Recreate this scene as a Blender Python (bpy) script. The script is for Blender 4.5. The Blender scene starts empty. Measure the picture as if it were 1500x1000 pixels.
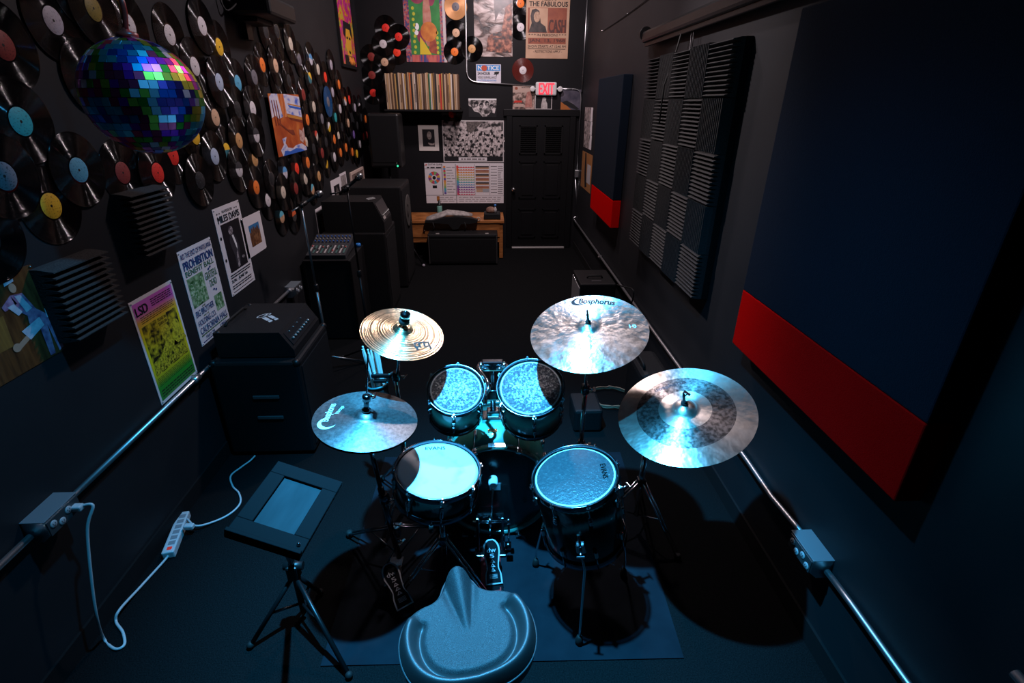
import bpy, bmesh, math, random
from mathutils import Matrix, Vector, Quaternion
rnd = random.Random(7)
SC = bpy.context.scene
COL = SC.collection
PI = math.pi
V = Vector

# ---------------------------------------------------------------- camera model (1500x1000 frame)
F = 748.0
CAM_H = 2.125
XL, XR, YB, ZC = -1.74, 1.365, 8.1, 4.1
YF = -1.6
_y = V((714-750, 351, -F)).normalized()
_z = V((12, 1595, F)); _z = (_z - _y*_z.dot(_y)).normalized()
_x = _y.cross(_z)
RW = Matrix((_x, _y, _z))
CAM = V((0, 0, CAM_H))
def ray(x, y): return RW @ V((x-750, 500-y, -F))
def on(ax, val, x, y):
    d = ray(x, y); return CAM + d*((val-CAM[ax])/d[ax])
def floor_at(x, y, z=0.0): return on(2, z, x, y)

# ---------------------------------------------------------------- materials
MATS = {}
def new_mat(name):
    m = bpy.data.materials.new(name); m.use_nodes = True
    nt = m.node_tree; b = nt.nodes['Principled BSDF']
    return m, nt, b
def mat(name, col, rough=.5, metal=0., spec=.5, emit=None, estr=1., coat=0., aniso=0., sheen=0.):
    if name in MATS: return MATS[name]
    m, nt, b = new_mat(name)
    b.inputs['Base Color'].default_value = (*col, 1)
    b.inputs['Roughness'].default_value = rough
    b.inputs['Metallic'].default_value = metal
    b.inputs['Specular IOR Level'].default_value = spec
    b.inputs['Coat Weight'].default_value = coat
    b.inputs['Coat Roughness'].default_value = .08
    if sheen: b.inputs['Sheen Weight'].default_value = sheen
    if emit:
        b.inputs['Emission Color'].default_value = (*emit, 1); b.inputs['Emission Strength'].default_value = estr
    if aniso:
        b.inputs['Anisotropic'].default_value = aniso; b.inputs['Anisotropic Rotation'].default_value = .25
        t = nt.nodes.new('ShaderNodeTangent'); t.direction_type = 'RADIAL'; t.axis = 'Z'
        nt.links.new(t.outputs[0], b.inputs['Tangent'])
    MATS[name] = m
    return m
def N(nt, typ, **kw):
    n = nt.nodes.new(typ)
    for k, v in kw.items():
        if k.startswith('i_'): n.inputs[k[2:].replace('_', ' ')].default_value = v
        else: setattr(n, k, v)
    return n
def L(nt, a, b): nt.links.new(a, b)
def ramp(nt, stops, interp='LINEAR'):
    r = nt.nodes.new('ShaderNodeValToRGB'); cr = r.color_ramp; cr.interpolation = interp
    while len(cr.elements) < len(stops): cr.elements.new(0.5)
    for e, (p, c) in zip(cr.elements, stops):
        e.position = p; e.color = (*c, 1) if len(c) == 3 else c
    return r
def noise_mat(name, stops, scale=5., detail=3., stretch=(1, 1, 1), rough=.6, metal=0., interp='LINEAR', bump=0., spec=.5, coat=0., seed=(0, 0, 0), distort=0., rough2=.5):
    """colours from a noise field in the object's own coordinates"""
    if name in MATS: return MATS[name]
    m, nt, b = new_mat(name)
    tc = N(nt, 'ShaderNodeTexCoord'); mp = N(nt, 'ShaderNodeMapping')
    mp.inputs['Scale'].default_value = stretch; mp.inputs['Location'].default_value = seed
    L(nt, tc.outputs['Object'], mp.inputs['Vector'])
    n = N(nt, 'ShaderNodeTexNoise'); n.inputs['Scale'].default_value = scale; n.inputs['Detail'].default_value = detail
    n.inputs['Distortion'].default_value = distort; n.inputs['Roughness'].default_value = rough2
    L(nt, mp.outputs[0], n.inputs['Vector'])
    r = ramp(nt, stops, interp); L(nt, n.outputs['Fac'], r.inputs[0]); L(nt, r.outputs[0], b.inputs['Base Color'])
    b.inputs['Roughness'].default_value = rough; b.inputs['Metallic'].default_value = metal
    b.inputs['Specular IOR Level'].default_value = spec; b.inputs['Coat Weight'].default_value = coat
    if bump:
        bp = N(nt, 'ShaderNodeBump'); bp.inputs['Strength'].default_value = bump; bp.inputs['Distance'].default_value = .004
        L(nt, n.outputs['Fac'], bp.inputs['Height']); L(nt, bp.outputs[0], b.inputs['Normal'])
    MATS[name] = m
    return m
def radial(nt):
    tc = N(nt, 'ShaderNodeTexCoord'); sx = N(nt, 'ShaderNodeSeparateXYZ'); L(nt, tc.outputs['Object'], sx.inputs[0])
    cx = N(nt, 'ShaderNodeCombineXYZ'); L(nt, sx.outputs[0], cx.inputs[0]); L(nt, sx.outputs[1], cx.inputs[1])
    ln = N(nt, 'ShaderNodeVectorMath', operation='LENGTH'); L(nt, cx.outputs[0], ln.inputs[0])
    return tc, ln.outputs['Value']

# ---------------------------------------------------------------- mesh builder
def frame(o, z, up=(0, 0, 1)):
    z = V(z).normalized(); up = V(up)
    x = up.cross(z)
    if x.length < 1e-5: x = V((1, 0, 0)).cross(z) if abs(z.x) < .9 else V((0, 1, 0)).cross(z)
    x.normalize(); y = z.cross(x)
    return Matrix(((x.x, y.x, z.x, o[0]), (x.y, y.y, z.y, o[1]), (x.z, y.z, z.z, o[2]), (0, 0, 0, 1)))
def axes(o, x, y, z):
    return Matrix(((x[0], y[0], z[0], o[0]), (x[1], y[1], z[1], o[1]), (x[2], y[2], z[2], o[2]), (0, 0, 0, 1)))
ROOT = {}
_txt = {}
def text_geo(s, bold=0.):
    k = (s, bold)
    if k in _txt: return _txt[k]
    cu = bpy.data.curves.new('lettering_curve', 'FONT'); cu.body = s; cu.resolution_u = 3; cu.offset = bold
    ob = bpy.data.objects.new('lettering_curve', cu)
    me = bpy.data.meshes.new_from_object(ob)
    if not me.vertices:
        COL.objects.link(ob); dg = bpy.context.evaluated_depsgraph_get()
        me = bpy.data.meshes.new_from_object(ob.evaluated_get(dg)); COL.objects.unlink(ob)
    vs = [v.co.copy() for v in me.vertices]; fs = [tuple(p.vertices) for p in me.polygons]
    bpy.data.objects.remove(ob); bpy.data.curves.remove(cu); bpy.data.meshes.remove(me)
    x0 = min(v.x for v in vs); x1 = max(v.x for v in vs); y0 = min(v.y for v in vs); y1 = max(v.y for v in vs)
    _txt[k] = ([((v.x-x0)/(x1-x0), (v.y-y0)/(y1-y0)) for v in vs], fs, (x1-x0)/(y1-y0))
    return _txt[k]

class MB:
    def __init__(s): s.bm = bmesh.new()
    def _merge(s, tb, M=None):
        if M is not None: tb.transform(M)
        vm = [s.bm.verts.new(v.co) for v in tb.verts]
        tb.verts.index_update()
        for f in tb.faces:
            try:
                nf = s.bm.faces.new([vm[v.index] for v in f.verts]); nf.material_index = f.material_index; nf.smooth = f.smooth
            except ValueError: pass
        tb.free(); return s
    def box(s, c, d, M=None, bev=0., seg=2):
        tb = bmesh.new(); bmesh.ops.create_cube(tb, size=1)
        for v in tb.verts: v.co = V((v.co.x*d[0], v.co.y*d[1], v.co.z*d[2]))
        if bev: bmesh.ops.bevel(tb, geom=tb.edges[:], offset=bev, segments=seg, affect='EDGES', profile=.5)
        for v in tb.verts: v.co += V(c)
        return s._merge(tb, M)
    def lathe(s, prof, M=None, n=32, cap0=True, cap1=True, smooth=True):
        rings = []
        vs = s.bm.verts
        M = M or Matrix.Identity(4)
        for r, z in prof:
            if r < 1e-6: rings.append([vs.new(M @ V((0, 0, z)))])
            else: rings.append([vs.new(M @ V((r*math.cos(2*PI*i/n), r*math.sin(2*PI*i/n), z))) for i in range(n)])
        for a, b in zip(rings, rings[1:]):
            for i in range(n):
                j = (i+1) % n
                q = [a[i % len(a)], a[j % len(a)], b[j % len(b)], b[i % len(b)]]
                u = []
                for v in q:
                    if v not in u: u.append(v)
                if len(u) > 2:
                    try: f = s.bm.faces.new(u); f.smooth = smooth
                    except ValueError: pass
        if cap0 and len(rings[0]) > 1: s.bm.faces.new(rings[0][::-1])
        if cap1 and len(rings[-1]) > 1: s.bm.faces.new(rings[-1])
        return s
    def cyl(s, p0, p1, r0, r1=None, n=12, smooth=True):
        p0, p1 = V(p0), V(p1); d = p1-p0
        return s.lathe([(r0, 0), (r1 if r1 is not None else r0, d.length)], frame(p0, d), n, smooth=smooth)
    def tube(s, pts, r, n=8, closed=False, taper=None):
        pts = [V(p) for p in pts]; m = len(pts); rings = []
        up = None
        for i, p in enumerate(pts):
            a = pts[(i-1) % m] if (closed or i > 0) else p
            b = pts[(i+1) % m] if (closed or i < m-1) else p
            t = (b-a).normalized()
            if up is None:
                up = V((0, 0, 1)) if abs(t.z) < .9 else V((1, 0, 0))
            x = up - t*up.dot(t)
            if x.length < 1e-4: x = V((1, 0, 0)) - t*t.x
            x.normalize(); y = t.cross(x); up = x
            rr = r if taper is None else r*(1+(taper-1)*i/(m-1))
            rings.append([s.bm.verts.new(p + (x*math.cos(2*PI*k/n)+y*math.sin(2*PI*k/n))*rr) for k in range(n)])
        rg = range(m) if closed else range(m-1)
        for i in rg:
            a, b = rings[i], rings[(i+1) % m]
            for k in range(n):
                f = s.bm.faces.new([a[k], a[(k+1) % n], b[(k+1) % n], b[k]]); f.smooth = True
        if not closed:
            s.bm.faces.new(rings[0][::-1]); s.bm.faces.new(rings[-1])
        return s
    def torus(s, R, r, M=None, n=40, m=8):
        M = M or Matrix.Identity(4)
        return s.tube([M @ V((R*math.cos(2*PI*i/n), R*math.sin(2*PI*i/n), 0)) for i in range(n)], r, m, True)
    def sphere(s, c, r, M=None, u=16, v=10, sc=(1, 1, 1)):
        tb = bmesh.new(); bmesh.ops.create_uvsphere(tb, u_segments=u, v_segments=v, radius=r)
        for f in tb.faces: f.smooth = True
        for q in tb.verts: q.co = V((q.co.x*sc[0], q.co.y*sc[1], q.co.z*sc[2])) + V(c)
        return s._merge(tb, M)
    def prism(s, poly, h, M=None, z0=0.):
        """polygon in local xy, extruded from z0 to z0+h"""
        M = M or Matrix.Identity(4)
        a = [s.bm.verts.new(M @ V((p[0], p[1], z0))) for p in poly]
        if h == 0:
            s.bm.faces.new(a); return s
        b = [s.bm.verts.new(M @ V((p[0], p[1], z0+h))) for p in poly]
        s.bm.faces.new(a[::-1]); s.bm.faces.new(b)
        for i in range(len(poly)):
            j = (i+1) % len(poly); s.bm.faces.new([a[i], a[j], b[j], b[i]])
        return s
    def text(s, t, x0, x1, y0, y1, M, z=0., bold=.012, keep=False, flip=None):
        pts, fs, asp = text_geo(t, 0.)
        if keep:
            w = (y1-y0)*asp; c = (x0+x1)/2; x0, x1 = c-w/2, c+w/2
        e = (y1-y0)*bold*1.1
        for q_, (ox, oy) in enumerate(((0, 0),) if bold < .004 else ((-e, -e*.5), (e, -e*.5), (e, e*.5), (-e, e*.5))):   # overstruck for a heavier letter
            vs = [s.bm.verts.new(M @ V((x0+(x1-x0)*a+ox, y0+(y1-y0)*b+oy, z))) for a, b in pts]
            for v_ in vs: v_.co += (M.to_3x3() @ V((0, 0, 1))).normalized()*(.00012*q_)
            for f in fs:
                try: s.bm.faces.new([vs[i] for i in f])
                except ValueError: pass
        return s
    def obj(s, name, m, parent=None, M=None, world=True, weld=False):
        """one mesh object; geometry given in world coordinates (world=True) is moved into the root's space"""
        if weld: bmesh.ops.remove_doubles(s.bm, verts=s.bm.verts, dist=1e-5)
        if parent is not None:
            R = ROOT[parent.name]
            if world: s.bm.transform(R.inverted())
        elif M is not None:
            R = M
            if world: s.bm.transform(M.inverted())
        else: R = Matrix.Identity(4)
        bmesh.ops.recalc_face_normals(s.bm, faces=s.bm.faces)
        me = bpy.data.meshes.new(name); s.bm.to_mesh(me); s.bm.free()
        for k in (m if isinstance(m, (list, tuple)) else [m]): me.materials.append(k)
        o = bpy.data.objects.new(name, me); COL.objects.link(o)
        if parent is not None: o.parent = parent
        else: o.matrix_basis = R
        ROOT[o.name] = R
        return o
def tag(o, label=None, cat=None, group=None, kind=None):
    if label: o['label'] = label
    if cat: o['category'] = cat
    if group: o['group'] = group
    if kind: o['kind'] = kind
    return o
def thing(name, label, cat, M=(0, 0, 0), group=None):
    o = bpy.data.objects.new(name, None); COL.objects.link(o)
    if not isinstance(M, Matrix): M = Matrix.Translation(M)
    o.empty_display_size = .05; o.matrix_basis = M; ROOT[o.name] = M
    return tag(o, label, cat, group)
def struct(mb, name, m): return tag(mb.obj(name, m), kind='structure')
def copy_tree(o, parent=None):
    c = o.copy(); COL.objects.link(c)
    if parent: c.parent = parent
    ROOT[c.name] = ROOT[o.name]
    for ch in list(o.children): copy_tree(ch, c)
    return c
def smooth_curve(pts, n=8, closed=False):
    pts = [V(p) for p in pts]; m = len(pts); out = []
    for i in range(m if closed else m-1):
        p0 = pts[(i-1) % m] if (closed or i > 0) else pts[0]
        p1 = pts[i]; p2 = pts[(i+1) % m]
        p3 = pts[(i+2) % m] if (closed or i < m-2) else pts[-1]
        for k in range(n):
            t = k/n
            out.append(.5*((2*p1)+(p2-p0)*t+(2*p0-5*p1+4*p2-p3)*t*t+(3*p1-p0-3*p2+p3)*t**3))
    if not closed: out.append(pts[-1])
    return out
ORD = ['first', 'second', 'third', 'fourth', 'fifth', 'sixth', 'seventh', 'eighth', 'ninth', 'tenth', 'eleventh', 'twelfth', 'thirteenth', 'fourteenth', 'fifteenth', 'sixteenth', 'seventeenth', 'eighteenth', 'nineteenth', 'twentieth']

# ---------------------------------------------------------------- shared materials
black_plastic = mat('black_plastic', (.006, .006, .0065), .42, spec=.4)
black_matte = mat('black_matte', (.005, .005, .0055), .8, spec=.2)
black_tolex = noise_mat('black_tolex', [(.3, (.0028, .0028, .0032)), (.7, (.007, .007, .008))], 220, 2, rough=.6, bump=.4, spec=.3)
grille_cloth = noise_mat('grille_cloth', [(.35, (.002, .002, .0025)), (.65, (.007, .007, .008))], 300, 1, rough=.9, spec=.2)
black_metal = mat('black_metal', (.012, .012, .013), .35, .6)
chrome = mat('chrome', (.75, .76, .78), .12, 1.)
dark_chrome = mat('dark_chrome', (.18, .18, .19), .2, 1.)
steel = mat('galvanised_steel', (.72, .73, .75), .36, 1.)
black_rubber = mat('black_rubber', (.008, .008, .008), .7, spec=.3)
white_paper = mat('white_paper', (.66, .62, .64), .6, spec=.3)
cream_paper = mat('cream_paper', (.52, .36, .2), .65, spec=.3)
black_ink = mat('black_ink', (.01, .01, .012), .6, spec=.3)
navy_ink = mat('navy_ink', (.02, .035, .16), .6, spec=.3)
green_ink = mat('green_ink', (.03, .12, .04), .6, spec=.3)
red_ink = mat('red_ink', (.5, .03, .02), .6, spec=.3)
white_ink = mat('white_ink', (.75, .75, .75), .6, spec=.3)
white_plastic = mat('white_plastic', (.6, .6, .6), .35)
pin_metal = mat('pin_metal', (.8, .78, .75), .2, 1.)
# ================================================================ the room
wall_paint = noise_mat('charcoal_wall_paint', [(.3, (.012, .0125, .0145)), (.7, (.0155, .0158, .018))], 3, 4, rough=.55, bump=.06, spec=.22)
back_paint = noise_mat('black_wall_paint', [(.3, (.0055, .0055, .0068)), (.7, (.0072, .007, .0085))], 3, 4, rough=.6, bump=.06, spec=.18)
carpet = noise_mat('black_carpet', [(.3, (.0035, .004, .0042)), (.7, (.0095, .0095, .010))], 180, 3, rough=.95, bump=.9, spec=.03)
ceil_mat = mat('black_ceiling', (.01, .01, .01), .8)
T_ = .12
struct(MB().box(((XL+XR)/2, (YB+YF)/2, -.06), (XR-XL+2*T_, YB-YF+2*T_, .12)), 'floor', carpet)
struct(MB().box((XL-T_/2, (YB+YF)/2, ZC/2), (T_, YB-YF, ZC)), 'wall_left', wall_paint)
struct(MB().box((XR+T_/2, (YB+YF)/2, ZC/2), (T_, YB-YF, ZC)), 'wall_right', wall_paint)
struct(MB().box(((XL+XR)/2, YB+T_/2, ZC/2), (XR-XL+2*T_, T_, ZC)), 'wall_back', back_paint)
struct(MB().box(((XL+XR)/2, YF-T_/2, ZC/2), (XR-XL+2*T_, T_, ZC)), 'wall_front', wall_paint)
struct(MB().box(((XL+XR)/2, (YB+YF)/2, ZC+.06), (XR-XL+2*T_, YB-YF+2*T_, .12)), 'ceiling', ceil_mat)
# black door with raised panels and a vent grille at the top
door_paint = mat('black_door_paint', (.0042, .0042, .005), .5, spec=.2)
dx0, dx1, dz1 = .36, 1.20, 1.93
d = MB().box(((dx0+dx1)/2, YB-.02, dz1/2+.01), (dx1-dx0, .04, dz1-.02))
door = struct(d, 'door_1', door_paint)
def door_panel(x0, x1, z0, z1):
    mb = MB()
    yy = YB-.041
    for a, b, c2, e in ((x0, x1, z1-.018, z1), (x0, x1, z0, z0+.018), (x0, x0+.018, z0, z1), (x1-.018, x1, z0, z1)):
        mb.box(((a+b)/2, yy-.006, (c2+e)/2), (b-a, .014, e-c2))
    mb.box(((x0+x1)/2, yy-.003, (z0+z1)/2), (x1-x0-.09, .012, z1-z0-.09), bev=.004)
    return mb
for x0, x1 in ((.46, .73), (.83, 1.1)):
    for z0, z1 in ((.17, .62), (.78, 1.32)):
        door_panel(x0, x1, z0, z1).obj('door_panel', door_paint, door)
    g = MB()
    for a, b, c2, e in ((x0, x1, 1.80, 1.82), (x0, x1, 1.42, 1.44), (x0, x0+.02, 1.42, 1.82), (x1-.02, x1, 1.42, 1.82)):
        g.box(((a+b)/2, YB-.047, (c2+e)/2), (b-a, .014, e-c2))
    for k in range(12):
        z = 1.46+k*.0285
        g.box((0, 0, 0), (x1-x0-.04, .004, .026), Matrix.Translation(((x0+x1)/2, YB-.048, z)) @ Matrix.Rotation(.7, 4, 'X'))
    g.obj('vent_grille', black_matte, door)
k = MB().lathe([(.026, 0), (.026, .008), (.012, .012), (.012, .035), (.024, .045), (.03, .06), (.024, .075), (0, .08)], frame(on(1, YB-.04, 752, 277), (0, -1, 0)), 20)
tag(k.obj('door_knob', chrome, door), 'chrome door knob')
tr = MB()
tr.box((dx0-.045, YB-.024, 1.0), (.085, .048, 2.0), bev=.006).box((dx1+.045, YB-.024, 1.0), (.085, .048, 2.0), bev=.006)
tr.box(((dx0+dx1)/2, YB-.026, 1.985), (dx1-dx0+.26, .052, .09), bev=.006)
struct(tr, 'trim_1', door_paint)
th = MB().box(((dx0+dx1)/2, YB-.045, .014), (dx1-dx0, .09, .028), bev=.008)
struct(th, 'trim_2', mat('worn_metal_threshold', (.42, .40, .39), .45, .6))
# baseboards
struct(MB().box((XL+.006, (YB+YF)/2, .05), (.012, YB-YF, .1)), 'baseboard_left', black_matte)
struct(MB().box((XR-.006, (YB+YF)/2, .05), (.012, YB-YF, .1)), 'baseboard_right', black_matte)

# ================================================================ camera and light
cam = bpy.data.cameras.new('camera'); cam.sensor_width = 36; cam.lens = 36*F/1500; cam.clip_start = .02
co = bpy.data.objects.new('camera', cam); COL.objects.link(co)
M = RW.to_4x4(); M.translation = CAM; co.matrix_basis = M
SC.camera = co
def lamp(name, typ, loc, aim, power, col, **kw):
    l = bpy.data.lights.new(name, typ); l.energy = power; l.color = col
    for k2, v in kw.items(): setattr(l, k2, v)
    o = bpy.data.objects.new(name, l); COL.objects.link(o)
    d = V(aim)-V(loc); o.matrix_basis = Matrix.Translation(loc) @ d.to_track_quat('-Z', 'Y').to_matrix().to_4x4()
    return o
# the cyan stage lamp hung over the kit, and the warm ceiling lights further back
lamp('stage_spot', 'SPOT', (-.254, 1.763, 3.53), (-.02, 1.80, .6), 2050, (.060, .50, 1.0), spot_size=math.radians(60), spot_blend=1., shadow_soft_size=.03)
lamp('stage_spill', 'SPOT', (-.254, 1.763, 3.53), (-.25, 1.80, .6), 300, (.05, .50, 1.0), spot_size=math.radians(106), spot_blend=1., shadow_soft_size=.06)
lamp('right_wall_fill', 'SPOT', (-.9, 4.0, 3.8), (1.365, 3.4, 1.9), 420, (1.0, .86, .88), spot_size=math.radians(48), spot_blend=1., shadow_soft_size=.08)  # added fill lamp to brighten the right wall, not a known fixture
lamp('ceiling_light', 'AREA', (.35, 4.4, 3.95), (-.9, 5.2, 1.2), 66, (1.0, .82, .86), shape='DISK', size=.25)
lamp('ceiling_light', 'AREA', (.2, 6.4, 3.95), (-.1, 7.9, 1.0), 52, (1.0, .82, .86), shape='DISK', size=.25)
w = bpy.data.worlds.new('dark_room'); SC.world = w; w.use_nodes = True
w.node_tree.nodes['Background'].inputs[0].default_value = (.5, .6, .7, 1); w.node_tree.nodes['Background'].inputs[1].default_value = .0
SC.view_settings.view_transform = 'Standard'; SC.view_settings.look = 'None'
SC.view_settings.gamma = 1; SC.view_settings.exposure = 0; SC.view_settings.use_curve_mapping = False
# ================================================================ vinyl records
REC_R, LAB_R = .152, .050
def vinyl_mat(name, col, rough=.12, metal=0., spec=.55, amp=.85):
    """grooved vinyl: the walls of the fine circular grooves tip the surface inwards and outwards along the radius"""
    m, nt, b = new_mat(name)
    b.inputs['Base Color'].default_value = (*col, 1); b.inputs['Roughness'].default_value = rough
    b.inputs['Specular IOR Level'].default_value = spec; b.inputs['Metallic'].default_value = metal
    tc, r = radial(nt)
    mu = N(nt, 'ShaderNodeMath', operation='MULTIPLY'); mu.inputs[1].default_value = 40000; L(nt, r, mu.inputs[0])
    fl = N(nt, 'ShaderNodeMath', operation='FLOOR'); L(nt, mu.outputs[0], fl.inputs[0])
    wn = N(nt, 'ShaderNodeTexWhiteNoise', noise_dimensions='1D'); L(nt, fl.outputs[0], wn.inputs['W'])
    ph = N(nt, 'ShaderNodeMath', operation='MULTIPLY'); ph.inputs[1].default_value = 2*PI; L(nt, wn.outputs['Value'], ph.inputs[0])
    si = N(nt, 'ShaderNodeMath', operation='SINE'); L(nt, ph.outputs[0], si.inputs[0])
    am = N(nt, 'ShaderNodeMath', operation='MULTIPLY'); am.inputs[1].default_value = amp; L(nt, si.outputs[0], am.inputs[0])
    # flat run-in and label area: no grooves
    g1 = N(nt, 'ShaderNodeMath', operation='GREATER_THAN'); g1.inputs[1].default_value = LAB_R+.006; L(nt, r, g1.inputs[0])
    g2 = N(nt, 'ShaderNodeMath', operation='MULTIPLY'); L(nt, am.outputs[0], g2.inputs[0]); L(nt, g1.outputs[0], g2.inputs[1])
    fx = N(nt, 'ShaderNodeVectorMath', operation='MULTIPLY'); fx.inputs[1].default_value = (1, 1, 0); L(nt, tc.outputs['Object'], fx.inputs[0])
    nr = N(nt, 'ShaderNodeVectorMath', operation='NORMALIZE'); L(nt, fx.outputs[0], nr.inputs[0])
    vt = N(nt, 'ShaderNodeVectorTransform', vector_type='VECTOR', convert_from='OBJECT', convert_to='WORLD'); L(nt, nr.outputs[0], vt.inputs[0])
    sc_ = N(nt, 'ShaderNodeVectorMath', operation='SCALE'); L(nt, vt.outputs[0], sc_.inputs[0]); L(nt, g2.outputs[0], sc_.inputs['Scale'])
    ge = N(nt, 'ShaderNodeNewGeometry'); ad = N(nt, 'ShaderNodeVectorMath', operation='ADD'); L(nt, ge.outputs['Normal'], ad.inputs[0]); L(nt, sc_.outputs[0], ad.inputs[1])
    n2 = N(nt, 'ShaderNodeVectorMath', operation='NORMALIZE'); L(nt, ad.outputs[0], n2.inputs[0]); L(nt, n2.outputs[0], b.inputs['Normal'])
    return m
VINYL = vinyl_mat('black_vinyl', (.0015, .0015, .0018))
VINYL_BLUE = vinyl_mat('blue_vinyl', (.008, .07, .2), .2)
VINYL_RED = vinyl_mat('red_vinyl', (.10, .012, .008), .3)
VINYL_GOLD = vinyl_mat('gold_vinyl', (.50, .24, .09), .38, .3, amp=.4)
def label_mat(name, c1, c2, split=None):
    """printed paper label: spindle hole, ring and faint rows of print"""
    m, nt, b = new_mat(name)
    b.inputs['Roughness'].default_value = .55; b.inputs['Specular IOR Level'].default_value = .3
    tc, r = radial(nt)
    mp = N(nt, 'ShaderNodeMapping'); mp.inputs['Scale'].default_value = (90, 160, 1); L(nt, tc.outputs['Object'], mp.inputs[0])
    n = N(nt, 'ShaderNodeTexNoise'); n.inputs['Scale'].default_value = 1.; n.inputs['Detail'].default_value = 1
    L(nt, mp.outputs[0], n.inputs['Vector'])
    rp = ramp(nt, [(.0, c2), (.36, c2), (.42, c1), (1, c1)]); L(nt, n.outputs['Fac'], rp.inputs[0])
    mx = N(nt, 'ShaderNodeMix', data_type='RGBA')
    if split:
        sx = N(nt, 'ShaderNodeSeparateXYZ'); L(nt, tc.outputs['Object'], sx.inputs[0])
        gt = N(nt, 'ShaderNodeMath', operation='GREATER_THAN'); gt.inputs[1].default_value = .006
        L(nt, sx.outputs[1], gt.inputs[0]); L(nt, gt.outputs[0], mx.inputs['Factor'])
        mx.inputs[7].default_value = (*split, 1)
    else: mx.inputs['Factor'].default_value = 0
    L(nt, rp.outputs[0], mx.inputs[6])
    hole = N(nt, 'ShaderNodeMath', operation='LESS_THAN'); hole.inputs[1].default_value = .0055; L(nt, r, hole.inputs[0])
    m2 = N(nt, 'ShaderNodeMix', data_type='RGBA'); m2.inputs[7].default_value = (.004, .004, .004, 1)
    L(nt, hole.outputs[0], m2.inputs['Factor']); L(nt, mx.outputs[2], m2.inputs[6]); L(nt, m2.outputs[2], b.inputs['Base Color'])
    return m
LC = dict(
 white=((.62, .58, .60), (.40, .37, .39)), cream=((.60, .52, .42), (.34, .28, .22)), lilac=((.42, .38, .44), (.26, .23, .28)),
 yellow=((.78, .46, .03), (.48, .25, .02)), red=((.75, .03, .02), (.42, .015, .012)), scarlet=((.85, .05, .02), (.6, .02, .01)),
 orange=((.80, .19, .03), (.45, .09, .02)), tan=((.55, .30, .12), (.30, .15, .06)), peach=((.62, .40, .26), (.36, .2, .12)),
 blue=((.10, .38, .58), (.05, .22, .38)), teal=((.03, .34, .36), (.02, .18, .2)), grey=((.16, .15, .17), (.05, .05, .06)),
 maroon=((.24, .03, .025), (.12, .015, .012)), black=((.012, .012, .013), (.10, .10, .11)), sky=((.40, .48, .62), (.22, .28, .42)),
 olive=((.22, .16, .03), (.12, .09, .02)), purple=((.16, .10, .32), (.1, .06, .2)))
LSPLIT = {'orange and white': ((.62, .58, .60), (.4, .37, .39), (.75, .17, .03)), 'red and cream': ((.6, .52, .45), (.3, .25, .2), (.5, .05, .03)),
 'white and yellow': ((.78, .50, .03), (.4, .25, .02), (.6, .56, .55)), 'yellow and teal': ((.05, .2, .25), (.02, .1, .12), (.75, .45, .03)),
 'blue and white': ((.60, .57, .62), (.3, .3, .4), (.08, .28, .55)), 'black and white': ((.58, .55, .57), (.3, .28, .3), (.03, .03, .035)),
 'blue and orange': ((.6, .35, .2), (.3, .15, .1), (.1, .35, .45)), 'red and black': ((.03, .03, .03), (.2, .18, .16), (.55, .1, .03))}
LM = {k: label_mat('record_label_' + k, *v) for k, v in LC.items()}
LM.update({k: label_mat('record_label_' + k.replace(' ', '_'), *v) for k, v in LSPLIT.items()})
def disc_mesh(n=64):
    mb = MB(); mb.lathe([(LAB_R*.9, .0018), (LAB_R, .0022), (LAB_R+.004, .0018), (REC_R-.006, .0020), (REC_R-.001, .0024), (REC_R, .0012), (REC_R-.001, 0)], n=n, cap0=True, cap1=True)
    return mb
_disc = disc_mesh().obj('vinyl_record', VINYL); DISC = _disc.data; bpy.data.objects.remove(_disc)
_lab = MB().lathe([(0, .0028), (LAB_R-.001, .0028), (LAB_R, .0022)], n=40, cap0=False, cap1=False).obj('centre_label', LM['white']); LABM = _lab.data; bpy.data.objects.remove(_lab)
lab_meshes = {}
def record(M, colour, label, group, vinyl=None, disc_scale=1.):
    me = DISC
    if vinyl:
        me = DISC.copy(); me.materials.clear(); me.materials.append(vinyl)
    o = bpy.data.objects.new('vinyl_record', me); COL.objects.link(o); o.matrix_basis = M; ROOT[o.name] = M
    tag(o, label, 'record', group)
    if colour not in lab_meshes:
        lm = LABM.copy(); lm.materials.clear(); lm.materials.append(LM[colour]); lab_meshes[colour] = lm
    c = bpy.data.objects.new('centre_label', lab_meshes[colour]); COL.objects.link(c); c.parent = o
    c.rotation_euler = (0, 0, rnd.uniform(-.6, .6)); ROOT[c.name] = M
    c['label'] = colour + ' centre label'
    return o
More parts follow.
